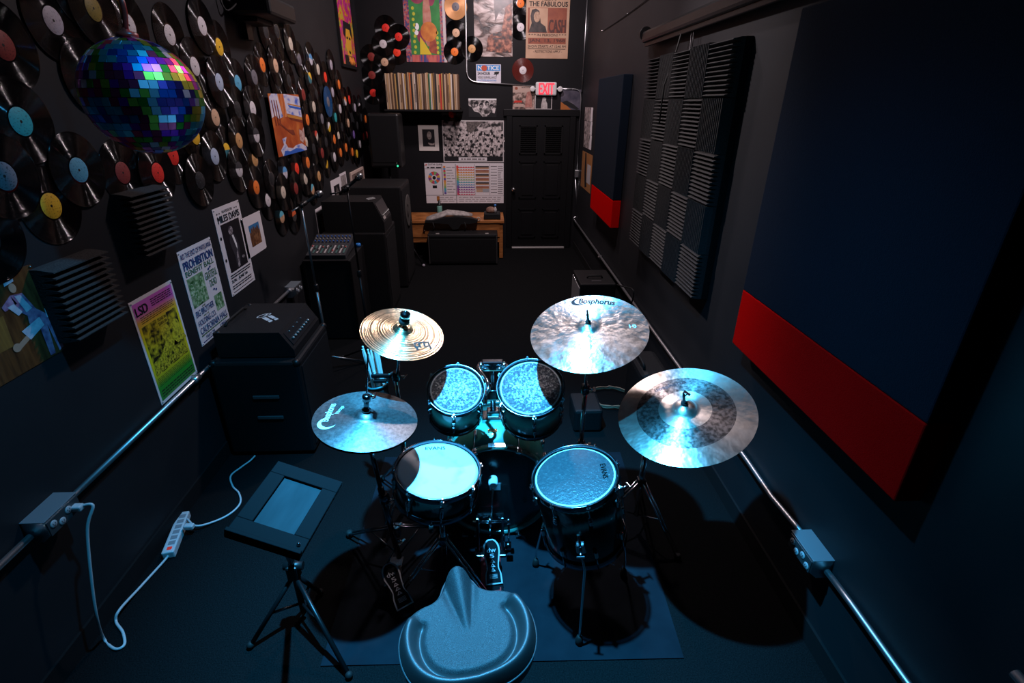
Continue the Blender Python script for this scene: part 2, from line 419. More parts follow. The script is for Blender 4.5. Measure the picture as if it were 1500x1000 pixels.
LEFT_REC = [(3, 66, 'maroon'), (75.6, 30, 'lilac'), (131, 12, 'olive'), (186, 37, 'white'), (248, 51, 'white'), (293, 38, 'white'), (28, 178, 'teal'),  # nearest teal labels have the cyan lamp's light put into their colour
 (127, 114, 'teal'), (284, 97, 'white'), (319, 68.6, 'yellow'), (316.6, 120, 'sky'), (348, 121.5, 'blue'), (371.6, 113, 'grey'),
 (315, 172, 'peach'), (367, 159, 'white'), (371.6, 198, 'black and white'), (384, 95, 'orange'), (401, 96, 'peach'), (416, 99, 'white'), (423, 64, 'cream'),
 (437, 87, 'grey'), (388, 46, 'black'), (405, 46, 'black'), (454.4, 87, 'blue and white'), (464.6, 101.6, 'cream'), (483.4, 95, 'lilac'),
 (452, 114, 'yellow and teal'), (476, 113, 'scarlet'), (494.6, 123.6, 'orange'), (487, 135, 'lilac'), (443.6, 138.6, 'maroon'), (457.4, 156.4, 'cream'),
 (449, 175.4, 'orange'), (497.6, 159.4, 'white'), (504.4, 148, 'orange and white'), (511.4, 146, 'red'), (469, 174, 'grey'), (481, 186, 'white and yellow'),
 (489.6, 172, 'teal'), (508.4, 180, 'peach'), (519, 157.6, 'lilac'), (526.6, 156.6, 'white'), (546, 172.4, 'orange'),
 (284, 198.6, 'yellow'), (252.8, 228, 'red'), (311.6, 229, 'sky'), (331, 221, 'yellow and teal'), (347.4, 206, 'tan'), (372, 233, 'tan'),
 (346.6, 248, 'black and white'), (289, 264, 'black'), (373.6, 274.4, 'orange'), (391.4, 293, 'white'), (416.6, 253, 'blue and white'), (433.4, 247, 'scarlet'),
 (411.6, 281.6, 'cream'), (411.4, 317.6, 'blue and orange'), (429, 316, 'red and black'), (445.6, 262, 'cream'), (448.4, 238, 'orange'), (448, 209, 'cream'),
 (462.6, 199, 'red and cream'), (467, 258, 'tan'), (457, 234, 'white'), (478, 239.4, 'yellow'), (488, 230, 'white'), (469.4, 224, 'maroon'), (489, 204, 'orange'),
 (495.6, 199, 'cream'), (498, 223.4, 'orange'), (506.4, 216, 'orange'), (516, 222.4, 'orange'), (521.6, 225, 'yellow'), (526, 211, 'white'), (531.4, 200, 'red'),
 (517.4, 197, 'purple'), (535.6, 187, 'white'), (542.4, 196, 'maroon'), (395.6, 262, 'black'), (431, 276, 'maroon'), (457, 277, 'blue and orange'),
 (112, 249, 'blue'), (74, 301.5, 'yellow'), (2, 258, 'grey'), (179, 253, 'maroon'), (227.4, 253, 'red'), (-22, 352, 'black'), (108, -16, 'black'),  # nearest blue label has the cyan lamp's light put into its colour
 (347, 160, 'black'), (420, 118, 'black'), (404, 122, 'black'), (463, 138, 'black'), (500, 186, 'black'), (523, 184, 'black'), (527, 172, 'black'), (458, 218, 'black'), (476, 208, 'black')]
LEFT_REC = sorted(LEFT_REC)
placed = []; n_by = {}
tot = {}
for x, y, c in LEFT_REC: tot[c] = tot.get(c, 0)+1
blue_c = on(0, XL, 477, 149)
for x, y, c in LEFT_REC:
    p = on(0, XL, x, y); p.y = min(p.y, YB-.17)
    lay = 0
    used = {l for q, l in placed if (q-p).length < 2*REC_R+.004}
    cand = [l for l in range(7) if l not in used]
    lay = rnd.choice(cand[:3]) if cand else rnd.randrange(7)
    placed.append((p.copy(), lay))
    n_by[c] = n_by.get(c, 0)+1
    if tot[c] == 1: lab = f'black record with {c} label, the only such one on left wall'
    else: lab = f'black record with {c} label, {ORD[n_by[c]-1]} from left of its kind on left wall'
    q = V((XL+.0015+lay*.0034, p.y, p.z))
    record(axes(q, (0, 1, 0), (0, 0, 1), (1, 0, 0)), c, lab, 'vinyl records covering the left wall')
record(axes(V((XL+.026, blue_c.y, blue_c.z)), (0, 1, 0), (0, 0, 1), (1, 0, 0)), 'grey', 'glossy translucent blue vinyl record among the black ones on left wall', 'vinyl records covering the left wall', VINYL_BLUE)
BACK_REC = [(565, 41, 'red', 'black record with red label, topmost in the top left corner of back wall'),
 (584, 54, 'red', 'black record with red label touching the left edge of the green cloth banner'),
 (561.4, 64.4, 'white', 'black record with white label in the top left corner of back wall'),
 (581.6, 76.6, 'scarlet', 'black record with bright red label between the banner and the sleeve shelf'),
 (563.6, 91, 'peach', 'black record with small peach label just above the sleeve shelf, left end'),
 (544, 83, 'maroon', 'black record with maroon label, upper one beside the back left corner'),
 (545, 110, 'maroon', 'black record with maroon label, middle one beside the back left corner'),
 (547, 136, 'red', 'black record with dark red label, lowest beside the back left corner'),
 (566, 138, 'black', 'black record with black label half behind the left end of the sleeve shelf'),
 (668, 48, 'peach', 'black record with salmon label directly below the gold record'),
 (666, 76, 'orange', 'black record with orange label, lower of two below the gold record'),
 (691.3, 71.6, 'tan', 'shiny black record with tan label overlapping the crumpled silver poster'),
 (762.5, 5, 'orange', 'black record with orange label at the top edge between two posters'),
 (762.5, 40, 'white', 'black record with white label between the silver poster and the tan show poster'),
 (662, 167, 'scarlet', 'black record with bright red label hanging below the sleeve shelf')]
bplaced = []
def back_rec(x, y, c, lab, vinyl=None, z=None):
    p = on(1, YB, x, y)
    if (x, y) == (691.3, 71.6): z = .0125
    used = {l for q, l in bplaced if (q-p).length < 2*REC_R+.004}
    lay = min(l for l in range(9) if l not in used); bplaced.append((p, lay))
    q = V((p.x, YB-(z if z else .0015+lay*.0034), p.z))
    record(axes(q, (1, 0, 0), (0, 0, 1), (0, -1, 0)), c, lab, 'vinyl records on the back wall', vinyl)
for r in BACK_REC: back_rec(*r)
back_rec(667.5, 10, 'grey', 'gold coloured record with grey label beside the green cloth banner', VINYL_GOLD, .012)
back_rec(766, 103, 'white', 'dark red translucent record with white label above the exit sign', VINYL_RED)
# ================================================================ posters, prints and panels on the walls
WF = {'left': ((0, 1, 0), (0, 0, 1), (1, 0, 0)), 'right': ((0, -1, 0), (0, 0, 1), (-1, 0, 0)), 'back': ((1, 0, 0), (0, 0, 1), (0, -1, 0))}
WP = {'left': (0, XL), 'right': (0, XR), 'back': (1, YB)}
def wall_rect(wall, tl, tr, br, bl, off=0.):
    ax, val = WP[wall]; x, y, z = [V(a) for a in WF[wall]]
    val = val + off*z[ax]
    P = [on(ax, val, *p) for p in (tl, tr, br, bl)]
    u = [p.dot(x) for p in P]; v = [p.dot(y) for p in P]
    u0, u1 = (u[0]+u[3])/2, (u[1]+u[2])/2; v1, v0 = (v[0]+v[1])/2, (v[2]+v[3])/2
    c = x*((u0+u1)/2) + y*((v0+v1)/2); c[ax] = val
    return axes(c, x, y, z), u1-u0, v1-v0
def ell(cx, cy, rx, ry, n=18, a0=0, a1=2*PI):
    return [(cx+rx*math.cos(a0+(a1-a0)*i/n), cy+ry*math.sin(a0+(a1-a0)*i/n)) for i in range(n if a1-a0 > 6.28 else n+1)]
class Poster:
    """a sheet on a wall; picture areas, shapes and lettering in 0..1 sheet coordinates"""
    def __init__(s, name, label, cat, wall, quad, paper, thick=.002, off=0., group=None, rot=0.):
        s.M, s.w, s.h = wall_rect(wall, *quad)
        z = V(WF[wall][2]); s.M = Matrix.Translation(z*(off+.001)) @ s.M
        if rot: s.M = s.M @ Matrix.Rotation(rot, 4, 'Z')
        s.t = thick
        s.o = MB().box((0, 0, thick/2), (s.w, s.h, thick)).obj(name, paper, M=s.M, world=False)
        tag(s.o, label, cat, group); s.sh = {}
    def xy(s, p): return ((p[0]-.5)*s.w, (p[1]-.5)*s.h)
    def poly(s, pts, m, part='picture', lv=1):
        mb = s.sh.setdefault((part, m.name), (MB(), m))[0]
        mb.prism([s.xy(p) for p in pts], .0004, z0=s.t+lv*.0006); return s
    def rect(s, x0, y0, x1, y1, m, part='picture', lv=1):
        return s.poly([(x0, y0), (x1, y0), (x1, y1), (x0, y1)], m, part, lv)
    def text(s, t, x0, x1, y0, y1, m, lv=3, bold=.006, rot=None, part='lettering'):
        mb = s.sh.setdefault((part, m.name+t), (MB(), m))[0]
        a, b = s.xy((x0, y0)), s.xy((x1, y1))
        mb.text(t, a[0], b[0], a[1], b[1], Matrix.Identity(4), s.t+lv*.0006+.0003, bold); return s
    def lines(s, y0, y1, n, m, x0=.1, x1=.9, fill=.45, part='lettering'):
        """rows of small print too fine to read, as broken bars"""
        mb = s.sh.setdefault((part, m.name), (MB(), m))[0]
        for i in range(n):
            yy = y1-(i+.5)*(y1-y0)/n; hh = (y1-y0)/n*fill; x = x0
            while x < x1-.02:
                w_ = min(rnd.uniform(.03, .09), x1-x)
                a, b = s.xy((x, yy-hh/2)), s.xy((x+w_, yy+hh/2))
                mb.prism([(a[0], a[1]), (b[0], a[1]), (b[0], b[1]), (a[0], b[1])], .0003, z0=s.t+.0018)
                x += w_+.015
        return s
    def pins(s, pts=((.03, .98), (.97, .98), (.03, .02), (.97, .02))):
        for p in pts:
            a = s.xy(p)
            MB().lathe([(.004, 0), (.004, .003), (.002, .006), (0, .007)], Matrix.Translation((a[0], a[1], s.t)), 10).obj('pushpin', pin_metal, s.o, world=False)
        return s
    def done(s):
        for (part, _), (mb, m) in s.sh.items(): mb.obj(part, m, s.o, world=False)
        return s.o
def photo(name, dark, light, scale=22, detail=4, seed=0, lo=.42, hi=.6, stretch=(1, 1, 1)):
    return noise_mat(name, [(lo, dark), ((lo+hi)/2, tuple((a+b)/2 for a, b in zip(dark, light))), (hi, light)], scale, detail, stretch, rough=.45, seed=(seed, seed*.7, 0), distort=.4)
def figures(P, n, x0, x1, y0, y1, m, lv=2, hr=.05, jit=.02, part='picture'):
    """a row of plain head and shoulder shapes"""
    asp = P.w/P.h
    for i in range(n):
        cx = x0+(x1-x0)*(i+.5)/n+rnd.uniform(-jit, jit); cy = y0+(y1-y0)*rnd.uniform(.6, .85); r = hr*rnd.uniform(.85, 1.15)
        P.poly(ell(cx, cy, r, r*asp*1.25, 14), m, part, lv)
        P.poly([(cx-r*1.9, y0), (cx-r*1.5, cy-r*asp*2.0), (cx-r*.5, cy-r*asp*1.25), (cx+r*.5, cy-r*asp*1.25), (cx+r*1.5, cy-r*asp*2.0), (cx+r*1.9, y0)], m, part, lv)

# ---- left wall: show posters near the kit
grad_m, nt, b = new_mat('pink_yellow_green_print')
tc = N(nt, 'ShaderNodeTexCoord'); sx = N(nt, 'ShaderNodeSeparateXYZ'); L(nt, tc.outputs['Object'], sx.inputs[0])
mr = N(nt, 'ShaderNodeMapRange'); mr.inputs['From Min'].default_value = -.29; mr.inputs['From Max'].default_value = .29; L(nt, sx.outputs[1], mr.inputs[0])
rp = ramp(nt, [(.0, (.01, .16, .02)), (.17, (.02, .28, .02)), (.30, (.62, .55, .01)), (.70, (.72, .62, .01)), (.79, (.70, .40, .05)), (.86, (.58, .12, .48)), (1, (.55, .12, .55))])
L(nt, mr.outputs[0], rp.inputs[0]); L(nt, rp.outputs[0], b.inputs['Base Color']); b.inputs['Roughness'].default_value = .5
P = Poster('concert_poster', 'pink, yellow and green poster headed LSD, lowest on left wall above the conduit', 'poster', 'left', ((185, 445), (250, 410), (288, 545), (238, 593)), white_paper, group='show posters on the left wall')
P.rect(.04, .03, .96, .97, grad_m, 'printed_panel', 0.5)
P.rect(.09, .27, .91, .75, photo('yellow_black_crowd_photo', (.012, .012, .004), (.60, .52, .02), 26, 5, 1.3, .40, .62), 'photograph', 1.2)
yl = mat('yellow_print', (.60, .52, .03), .5)
figures(P, 2, .40, .95, .42, .68, photo('yellow_faces', (.03, .026, .005), (.62, .54, .03), 60, 4, 2., .3, .55), 2, .105, .01, 'photograph')
figures(P, 7, .09, .91, .28, .42, photo('yellow_faces_small', (.02, .018, .004), (.6, .52, .03), 90, 4, 3., .35, .6), 2.4, .035, .01, 'photograph')
P.rect(.41, .665, .66, .755, yl, 'caption_panel', 2.6)
P.text('TUNE IN', .43, .64, .715, .745, black_ink, 6).text('TURN ON', .43, .64, .675, .705, black_ink, 6)
P.text('LSD', .07, .33, .855, .935, black_ink, 3, .03)
P.lines(.87, .945, 4, black_ink, .42, .92).lines(.77, .84, 4, black_ink, .12, .9, .3).lines(.16, .25, 6, black_ink, .08, .92, .25).lines(.05, .13, 3, black_ink, .08, .92, .4)
P.pins().done()
P = Poster('concert_poster', 'white poster headed PROHIBITION BENEFIT BALL with two green photographs', 'poster', 'left', ((257, 369), (307, 348), (337, 472), (296, 508)), white_paper, group='show posters on the left wall')
P.text('AID THE END OF MARIJUANA', .05, .97, .895, .965, navy_ink).text('PROHIBITION', .07, .95, .80, .885, navy_ink, bold=.03).text('BENEFIT BALL', .07, .93, .735, .79, green_ink)
gp = photo('green_band_photo', (.015, .09, .02), (.30, .48, .28), 20, 4, 5., .38, .62)
P.rect(.06, .405, .53, .715, gp, 'photograph', 1); figures(P, 3, .08, .52, .53, .66, photo('green_faces', (.06, .2, .06), (.42, .58, .40), 60, 3, 6.), 2, .055, .01, 'photograph'); figures(P, 2, .12, .48, .42, .55, photo('green_faces', (0, 0, 0), (0, 0, 0)), 2.5, .06, .01, 'photograph')
P.rect(.68, .225, .94, .40, gp, 'photograph', 1); figures(P, 1, .70, .92, .235, .37, photo('green_faces', (0, 0, 0), (0, 0, 0)), 2, .05, 0, 'photograph')
P.text('GRATEFUL', .57, .95, .60, .68, green_ink).text('DEAD', .66, .88, .51, .585, green_ink)
for q in ((.72, .70), (.78, .715), (.74, .47), (.80, .455)): P.poly(ell(*q, .025, .012, 10), navy_ink, 'lettering', 3)
P.text('AND', .27, .38, .375, .395, green_ink).text('BIG BROTHER', .06, .62, .305, .37, navy_ink).text('AND THE', .25, .42, .275, .292, green_ink)
P.text('HOLDING CO.', .06, .62, .205, .265, navy_ink).text('CALIFORNIA HALL', .06, .96, .115, .185, navy_ink)
P.lines(.09, .11, 1, green_ink, .06, .95, .6).text('MAY 29', .18, .45, .045, .08, navy_ink).text('1966', .66, .86, .045, .08, navy_ink)
P.rect(.06, .025, .95, .033, navy_ink, 'lettering', 3); P.pins().done()
P = Poster('concert_poster', 'white show poster with a tall black photograph of a standing man, farthest of three', 'poster', 'left', ((309, 306), (350, 293), (372, 411), (340, 434)), white_paper, group='show posters on the left wall')
P.text('IN PERSON', .30, .68, .925, .955, black_ink).text('MILES DAVIS', .10, .92, .83, .905, black_ink, bold=.03)
for q in ((.12, .935), (.20, .935), (.78, .935), (.86, .935)): P.poly(ell(*q, .016, .009, 8), black_ink, 'lettering', 3)
P.rect(.15, .255, .86, .81, mat('black_photo_print', (.012, .011, .014), .4), 'photograph', 1)
fg = photo('grey_figure_print', (.05, .04, .05), (.42, .38, .40), 40, 4, 8., .4, .62)
P.poly(ell(.46, .71, .085, .05, 18), fg, 'photograph', 2)
P.poly([(.40, .66), (.56, .66), (.62, .60), (.66, .48), (.60, .36), (.56, .27), (.42, .27), (.42, .42), (.36, .52), (.34, .60)], mat('dark_suit_print', (.035, .032, .04), .4), 'photograph', 2)
P.poly([(.46, .655), (.52, .655), (.58, .54), (.56, .47), (.52, .53)], white_ink, 'photograph', 2.8)
P.poly([(.50, .45), (.56, .47), (.54, .28), (.46, .27)], fg, 'photograph', 2.8)
P.poly(ell(.72, .36, .05, .02, 10), fg, 'photograph', 2.6)
for yv in (.67, .42): P.poly(ell(.07, yv, .028, .02, 10), black_ink, 'lettering', 3); P.poly(ell(.93, yv+.03, .028, .02, 10), black_ink, 'lettering', 3)
P.lines(.185, .24, 2, black_ink, .10, .92, .5).text('SUN. - JUNE 7th', .10, .74, .13, .175, black_ink, bold=.03).lines(.06, .115, 2, black_ink, .08, .9, .45).rect(.08, .03, .92, .036, black_ink, 'lettering', 3)
P.pins(((.04, .98), (.96, .98), (.04, .02))).done()
P = Poster('art_print', 'white bordered print of a blue and brown scene, tucked behind the farthest show poster', 'print', 'left', ((350, 320.5), (380, 309.6), (390, 363), (364, 379)), white_paper, group='prints on the left wall')
P.o.location.x += 0
P.rect(.30, .22, .82, .76, noise_mat('blue_brown_scene', [(.3, (.02, .012, .008)), (.48, (.14, .05, .02)), (.62, (.25, .12, .05))], 30, 4, rough=.4), 'picture', 1)
P.rect(.30, .58, .82, .76, mat('blue_sky_print', (.03, .16, .36), .5), 'picture', 1.6)
for x, h in ((.42, .17), (.52, .2), (.62, .15), (.71, .19)): P.poly(ell(x, .52+h/3, .05, h/1.6, 12), noise_mat('brown_figures', [(.3, (.03, .015, .01)), (.7, (.2, .08, .03))], 60, 3), 'picture', 2.2)
P.pins().done()
# large brown photograph cut by the left edge of the frame: plain pale figures before brown panels (generic stand-in)
P = Poster('photograph_print', 'large brown print of two posing dancers at the left edge, below the records', 'photo', 'left', ((-75, 425), (52, 387), (91, 521), (-33, 575)), noise_mat('brown_panelling_print', [(.35, (.055, .017, .006)), (.65, (.15, .05, .014))], 9, 3, (5, .6, 1), rough=.35), group='prints on the left wall')
mv = noise_mat('mauve_clothes_print', [(.3, (.16, .06, .14)), (.7, (.42, .24, .36))], 40, 3, rough=.4)
pw = noise_mat('pale_clothes_print', [(.3, (.30, .36, .44)), (.7, (.55, .55, .62))], 40, 3, rough=.4)
sk = mat('skin_tone_print', (.42, .24, .16), .5)
P.poly([(.20, .30), (.44, .30), (.46, .62), (.18, .62)], noise_mat('ochre_panel_print', [(.3, (.16, .06, .008)), (.7, (.26, .11, .015))], 12, 2, (6, .5, 1)), 'picture', .6)
for pts, m, lv in (
  ([(.60, .88), (.72, .90), (.73, .95), (.61, .93)], pw, 2), (ell(.68, .84, .042, .05, 14), sk, 2),
  ([(.62, .78), (.76, .76), (.84, .56), (.72, .52), (.64, .60)], mv, 2), ([(.66, .76), (.73, .75), (.80, .58), (.72, .56)], pw, 2.7),
  ([(.62, .78), (.48, .70), (.50, .65), (.66, .68)], mv, 2), ([(.54, .68), (.62, .56), (.68, .58), (.62, .69)], pw, 2.4),
  ([(.72, .54), (.84, .56), (.96, .44), (.98, .36), (.84, .34), (.70, .44)], mv, 2.2),
  ([(.80, .36), (.90, .36), (.86, .02), (.79, .02)], mv, 2.5), ([(.90, .36), (.98, .38), (.99, .04), (.92, .02)], mv, 2.5),
  ([(.58, .40), (.84, .46), (.86, .36), (.64, .28)], pw, 3), ([(.50, .30), (.66, .36), (.66, .30), (.50, .24)], sk, 2.6), (ell(.46, .27, .05, .045, 14), sk, 2.8),
  ([(.94, .52), (.995, .50), (.995, .40), (.93, .42)], pw, 3)): P.poly(pts, m, 'picture', lv)
P.pins(((.97, .98),)).done()
# orange painting among the records
P = Poster('painting_print', 'orange and blue curling painting of a rust red floor hung among the records', 'painting', 'left', ((385, 135), (436, 140), (440, 218), (403, 233)), noise_mat('rust_orange_paint', [(.3, (.26, .035, .006)), (.55, (.40, .075, .012)), (.7, (.52, .15, .03))], 7, 3, rough=.45), off=.03)
sky = noise_mat('white_blue_paint', [(.34, (.05, .12, .50)), (.46, (.48, .48, .62)), (.7, (.66, .60, .62))], 9, 3, (1, 2.2, 1), rough=.45)
dk = noise_mat('dark_red_paint', [(.3, (.10, .012, .006)), (.7, (.24, .04, .012))], 12, 3, rough=.5)
P.poly([(.0, .62), (.02, .95), (.10, 1), (.52, 1), (1, .96), (1, .60), (.50, .68), (.22, .60), (.10, .66)], sky, 'painted_sky', 1)
P.poly([(.27, 1), (.46, 1), (.48, .63), (.34, .62)], noise_mat('pillar_paint', [(.3, (.22, .03, .006)), (.5, (.5, .12, .02)), (.7, (.6, .3, .14))], 9, 2, (5, .6, 1)), 'painted_pillar', 2)
P.poly([(.48, .67), (1, .60), (1, .55), (.50, .62)], mat('ochre_paint', (.48, .20, .03), .5), 'painted_ledge', 2); P.poly([(.50, .62), (1, .55), (1, .50), (.60, .57)], dk, 'painted_ledge', 2)
P.poly([(.56, .85), (1, .80), (1, .78), (.56, .83)], mat('ochre_paint', (0, 0, 0)), 'painted_ledge', 2.4); P.poly([(.56, .82), (1, .77), (1, .73), (.60, .78)], mat('blue_paint', (.02, .10, .45), .5), 'painted_sky', 2)
P.poly([(.20, .55), (.42, .42), (.62, .40), (.66, .30), (.56, .31), (.38, .41), (.18, .52)], dk, 'painted_shadow', 1.6)
for x in (.06, .13, .20): P.poly([(x, .9), (x+.025, .9), (x+.05, .5), (x+.02, .5)], dk, 'painted_shadow', 2)
P.poly([(.14, 0), (.10, .10), (.22, .18), (.20, .28), (.34, .30), (.28, .2), (.34, .12), (.50, .09), (.62, .13), (.84, .14), (1, .06), (1, 0)], sky, 'painted_foam', 1.6)
P.poly([(.80, .20), (.82, .40), (.92, .36), (1, .42), (1, .22), (.9, .14)], noise_mat('pale_pink_paint', [(.3, (.25, .08, .05)), (.6, (.55, .38, .34))], 25, 3), 'painted_foam', 1.8)
P.poly([(.16, 0), (.22, .08), (.40, .05), (.6, .08), (.8, .05), (.9, 0)], mat('blue_paint', (0, 0, 0)), 'painted_foam', 2.4)
P.done()
# framed portrait high in the corner
def framed(name, label, cat, wall, quad, fw, depth, fmat, inner, group=None, off=0.):
    M, w, h = wall_rect(wall, *quad); M = Matrix.Translation(V(WF[wall][2])*off) @ M
    t = thing(name, label, cat, M, group); f = MB()
    for c, dd in (((0, h/2-fw/2, depth/2), (w, fw, depth)), ((0, -h/2+fw/2, depth/2), (w, fw, depth)), ((-w/2+fw/2, 0, depth/2), (fw, h-2*fw, depth)), ((w/2-fw/2, 0, depth/2), (fw, h-2*fw, depth))): f.box(c, dd, bev=.002)
    f.obj('frame', fmat, t, world=False)
    MB().box((0, 0, depth*.35), (w-2*fw+.002, h-2*fw+.002, depth*.7)).obj('picture', inner, t, world=False)
    return t, w-2*fw, h-2*fw, depth*.7
t, w_, h_, z_ = framed('framed_picture', 'black framed splashy rainbow portrait high on left wall near the back corner', 'picture', 'left', ((484, -40), (507, -40), (521, 103), (499, 97)), .035, .03, black_matte,
  noise_mat('paint_splash', [(.28, (.02, .10, .30)), (.38, (.45, .02, .15)), (.46, (.55, .03, .25)), (.54, (.65, .12, .02)), (.60, (.6, .4, .03)), (.70, (.05, .32, .1))], 9, 4, rough=.3, distort=.8))
yy = mat('golden_face_paint', (.72, .38, .03), .4)
mb = MB()
mb.prism([(-.05, .1), (.12, .1), (.17, -.02), (.14, -.17), (.08, -.27), (0, -.30), (-.08, -.24), (-.12, -.12), (-.10, 0)], .001, Matrix.Translation((.02, -.16, z_)), .0005)
mb.obj('painted_face', yy, t, world=False)
mb = MB()
for pts in (([(-.16, .16), (.2, .16), (.24, .0), (.16, .04), (.13, .09), (-.06, .09), (-.12, -.02), (-.2, .02)]), ([(-.07, .0), (.0, .01), (.0, -.02), (-.07, -.02)]), ([(.05, .01), (.13, 0), (.13, -.02), (.05, -.02)]), ([(0, -.14), (.08, -.15), (.07, -.18), (0, -.17)]), [(-.24, -.20), (.26, -.20), (.26, -.33), (-.24, -.33)]):
    mb.prism(pts, .001, Matrix.Translation((.02, -.16, z_)), .002)
mb.obj('painted_hair', black_ink, t, world=False)
sg = MB()
for k in range(3): sg.tube([(x*.28+.02-.06, -.43+.03*math.sin(x*22+k)+k*.018, z_+.004) for x in [i/14 for i in range(15)]], .006, 5)
sg.obj('signature', mat('orange_paint', (.75, .25, .04), .5), t, world=False)
# prints by the mixing desk
def matted(label, quad, inner, m=(.2, .2, .78, .8), paper=white_paper, name='art_print', wall='left', off=0.):
    P = Poster(name, label, 'print', wall, quad, paper, off=off, group='prints on the left wall')
    P.rect(m[0], m[1], m[2], m[3], inner, 'picture', 1); return P
P = matted('white bordered print of an orange figure standing behind the mixing desk', ((461, 305.5), (475, 300), (481, 352), (468, 352)), mat('black_photo_print', (0, 0, 0)), (.16, .12, .88, .8))
P.poly([(.42, .70), (.62, .76), (.72, .60), (.66, .36), (.58, .2), (.34, .22), (.30, .38), (.52, .5)], noise_mat('orange_figure', [(.3, (.18, .06, .01)), (.7, (.45, .17, .03))], 30, 3), 'picture', 2); P.done()
P = matted('white bordered dark print on left wall just left of the far microphone', ((484, 264), (496, 260), (504, 302), (489, 311)), mat('black_photo_print', (0, 0, 0)), (.25, .25, .85, .8))
P.poly([(.4, .3), (.7, .3), (.68, .6), (.55, .75), (.42, .62)], noise_mat('dim_grey_figure', [(.3, (.03, .025, .025)), (.7, (.16, .13, .12))], 40, 3), 'picture', 2); P.done()
P = matted('narrow pale print partly behind the far microphone', ((497, 255), (506, 250.5), (511, 293), (502, 298)), noise_mat('grey_sketch', [(.3, (.12, .1, .1)), (.7, (.4, .35, .34))], 25, 4), (.12, .4, .9, .92)); P.done()
t, *_ = framed('framed_picture', 'pale wooden framed brown picture right of the far microphone', 'picture', 'left', ((511.5, 251), (531, 245), (536, 298), (517, 298)), .035, .02, mat('pale_wood_frame', (.55, .42, .36), .5), noise_mat('brown_texture_print', [(.3, (.09, .06, .05)), (.7, (.22, .16, .14))], 14, 5, (4, 1, 1)))

# ---- back wall
P = Poster('cloth_banner', 'green cloth banner with a red patterned border and an orange hand and globe', 'banner', 'back', ((589, -60), (652, -60), (653, 91), (593, 91)), noise_mat('woven_border', [(.40, (.05, .05, .16)), (.47, (.30, .05, .07)), (.55, (.42, .09, .09)), (.62, (.25, .18, .2))], 26, 1, rough=.6), thick=.004, group='posters on the back wall')
P.rect(.13, .075, .86, 1, noise_mat('green_cloth', [(.3, (.015, .14, .03)), (.7, (.03, .24, .05))], 8, 3, rough=.6), 'printed_panel', 1)
P.rect(.13, .0, .86, .075, noise_mat('woven_hem', [(.40, (.05, .06, .2)), (.5, (.42, .06, .06)), (.62, (.5, .12, .1))], 22, 1, (1, .2, 1)), 'printed_border', 1)
P.rect(.925, .0, .99, 1, mat('white_trim_cloth', (.5, .46, .46), .6), 'printed_border', 1.2)
pk = noise_mat('maroon_cloud_print', [(.3, (.16, .01, .05)), (.7, (.32, .05, .09))], 9, 3)
og = noise_mat('orange_globe_print', [(.3, (.42, .10, .02)), (.7, (.62, .24, .04))], 10, 3)
for pts, m, lv in ((ell(.34, .72, .22, .14, 20), pk, 2), (ell(.66, .76, .14, .2, 20), pk, 2), (ell(.55, .42, .10, .26, 18), noise_mat('salmon_hand_print', [(.3, (.38, .12, .08)), (.7, (.5, .26, .2))], 14, 3), 2.4), (ell(.58, .31, .2, .10, 22), og, 3),
  ([(.55, .10), (.80, .08), (.74, .24), (.60, .24)], noise_mat('rust_print', [(.3, (.2, .03, .02)), (.7, (.36, .08, .03))], 20, 3), 2.6), ([(.34, .08), (.62, .08), (.46, .2), (.36, .26)], mat('yellow_flame_print', (.62, .46, .02), .5), 3.2),
  (ell(.42, .26, .13, .07, 16), pk, 2.2), (ell(.30, .36, .05, .035, 12), white_ink, 3), (ell(.28, .30, .05, .025, 12), white_ink, 3)): P.poly(pts, m, 'picture', lv)
for k in range(9): P.poly(ell(.22+.02*(k % 2), .10+.055*k, .035, .018, 10), mat('yellow_glyph_print', (.45, .45, .03), .5), 'picture', 3)
for k in range(5): P.poly(ell(.78, .10+.05*k, .03, .018, 10), mat('yellow_glyph_print', (0, 0, 0)), 'picture', 3)
P.done()
P = Poster('foil_poster', 'crumpled silver and rust coloured glossy poster right of the wall conduit', 'poster', 'back', ((693, -50), (752, -50), (750, 84), (695, 82)), off=.0075, paper=noise_mat('silver_foil_print', [(.36, (.02, .018, .02)), (.45, (.12, .08, .07)), (.54, (.36, .29, .27)), (.66, (.55, .46, .44))], 5, 4, (1, 2.2, 1), rough=.25, bump=1., distort=.6, coat=.4), group='posters on the back wall')
rs = noise_mat('rust_figures_print', [(.36, (.02, .012, .012)), (.5, (.16, .05, .03)), (.62, (.40, .16, .10))], 16, 5, rough=.35)
dkp = noise_mat('dark_foil_print', [(.35, (.012, .011, .013)), (.65, (.10, .07, .07))], 12, 4, rough=.3)
P.poly([(.98, .62), (.82, .58), (.72, .30), (.36, .24), (.3, .06), (.98, .04)], rs, 'picture', 1); P.poly([(.45, 1), (1, 1), (1, .62), (.66, .52), (.55, .4)], dkp, 'picture', 1.2)
P.poly([(.84, .55), (.97, .58), (.97, .2), (.86, .22)], rs, 'picture', 2); P.rect(.48, .24, .72, .27, dkp, 'picture', 2).rect(.48, .20, .70, .215, dkp, 'picture', 2)
P.poly([(.1, .43), (.14, .43), (.3, .27), (.26, .26)], dkp, 'picture', 2); P.pins(((.97, .01),)).done()
tanp = noise_mat('aged_tan_paper', [(.3, (.40, .24, .15)), (.7, (.50, .32, .21))], 6, 3, rough=.6)
rust = noise_mat('rust_ink', [(.3, (.20, .045, .022)), (.7, (.28, .075, .035))], 9, 3, rough=.6)
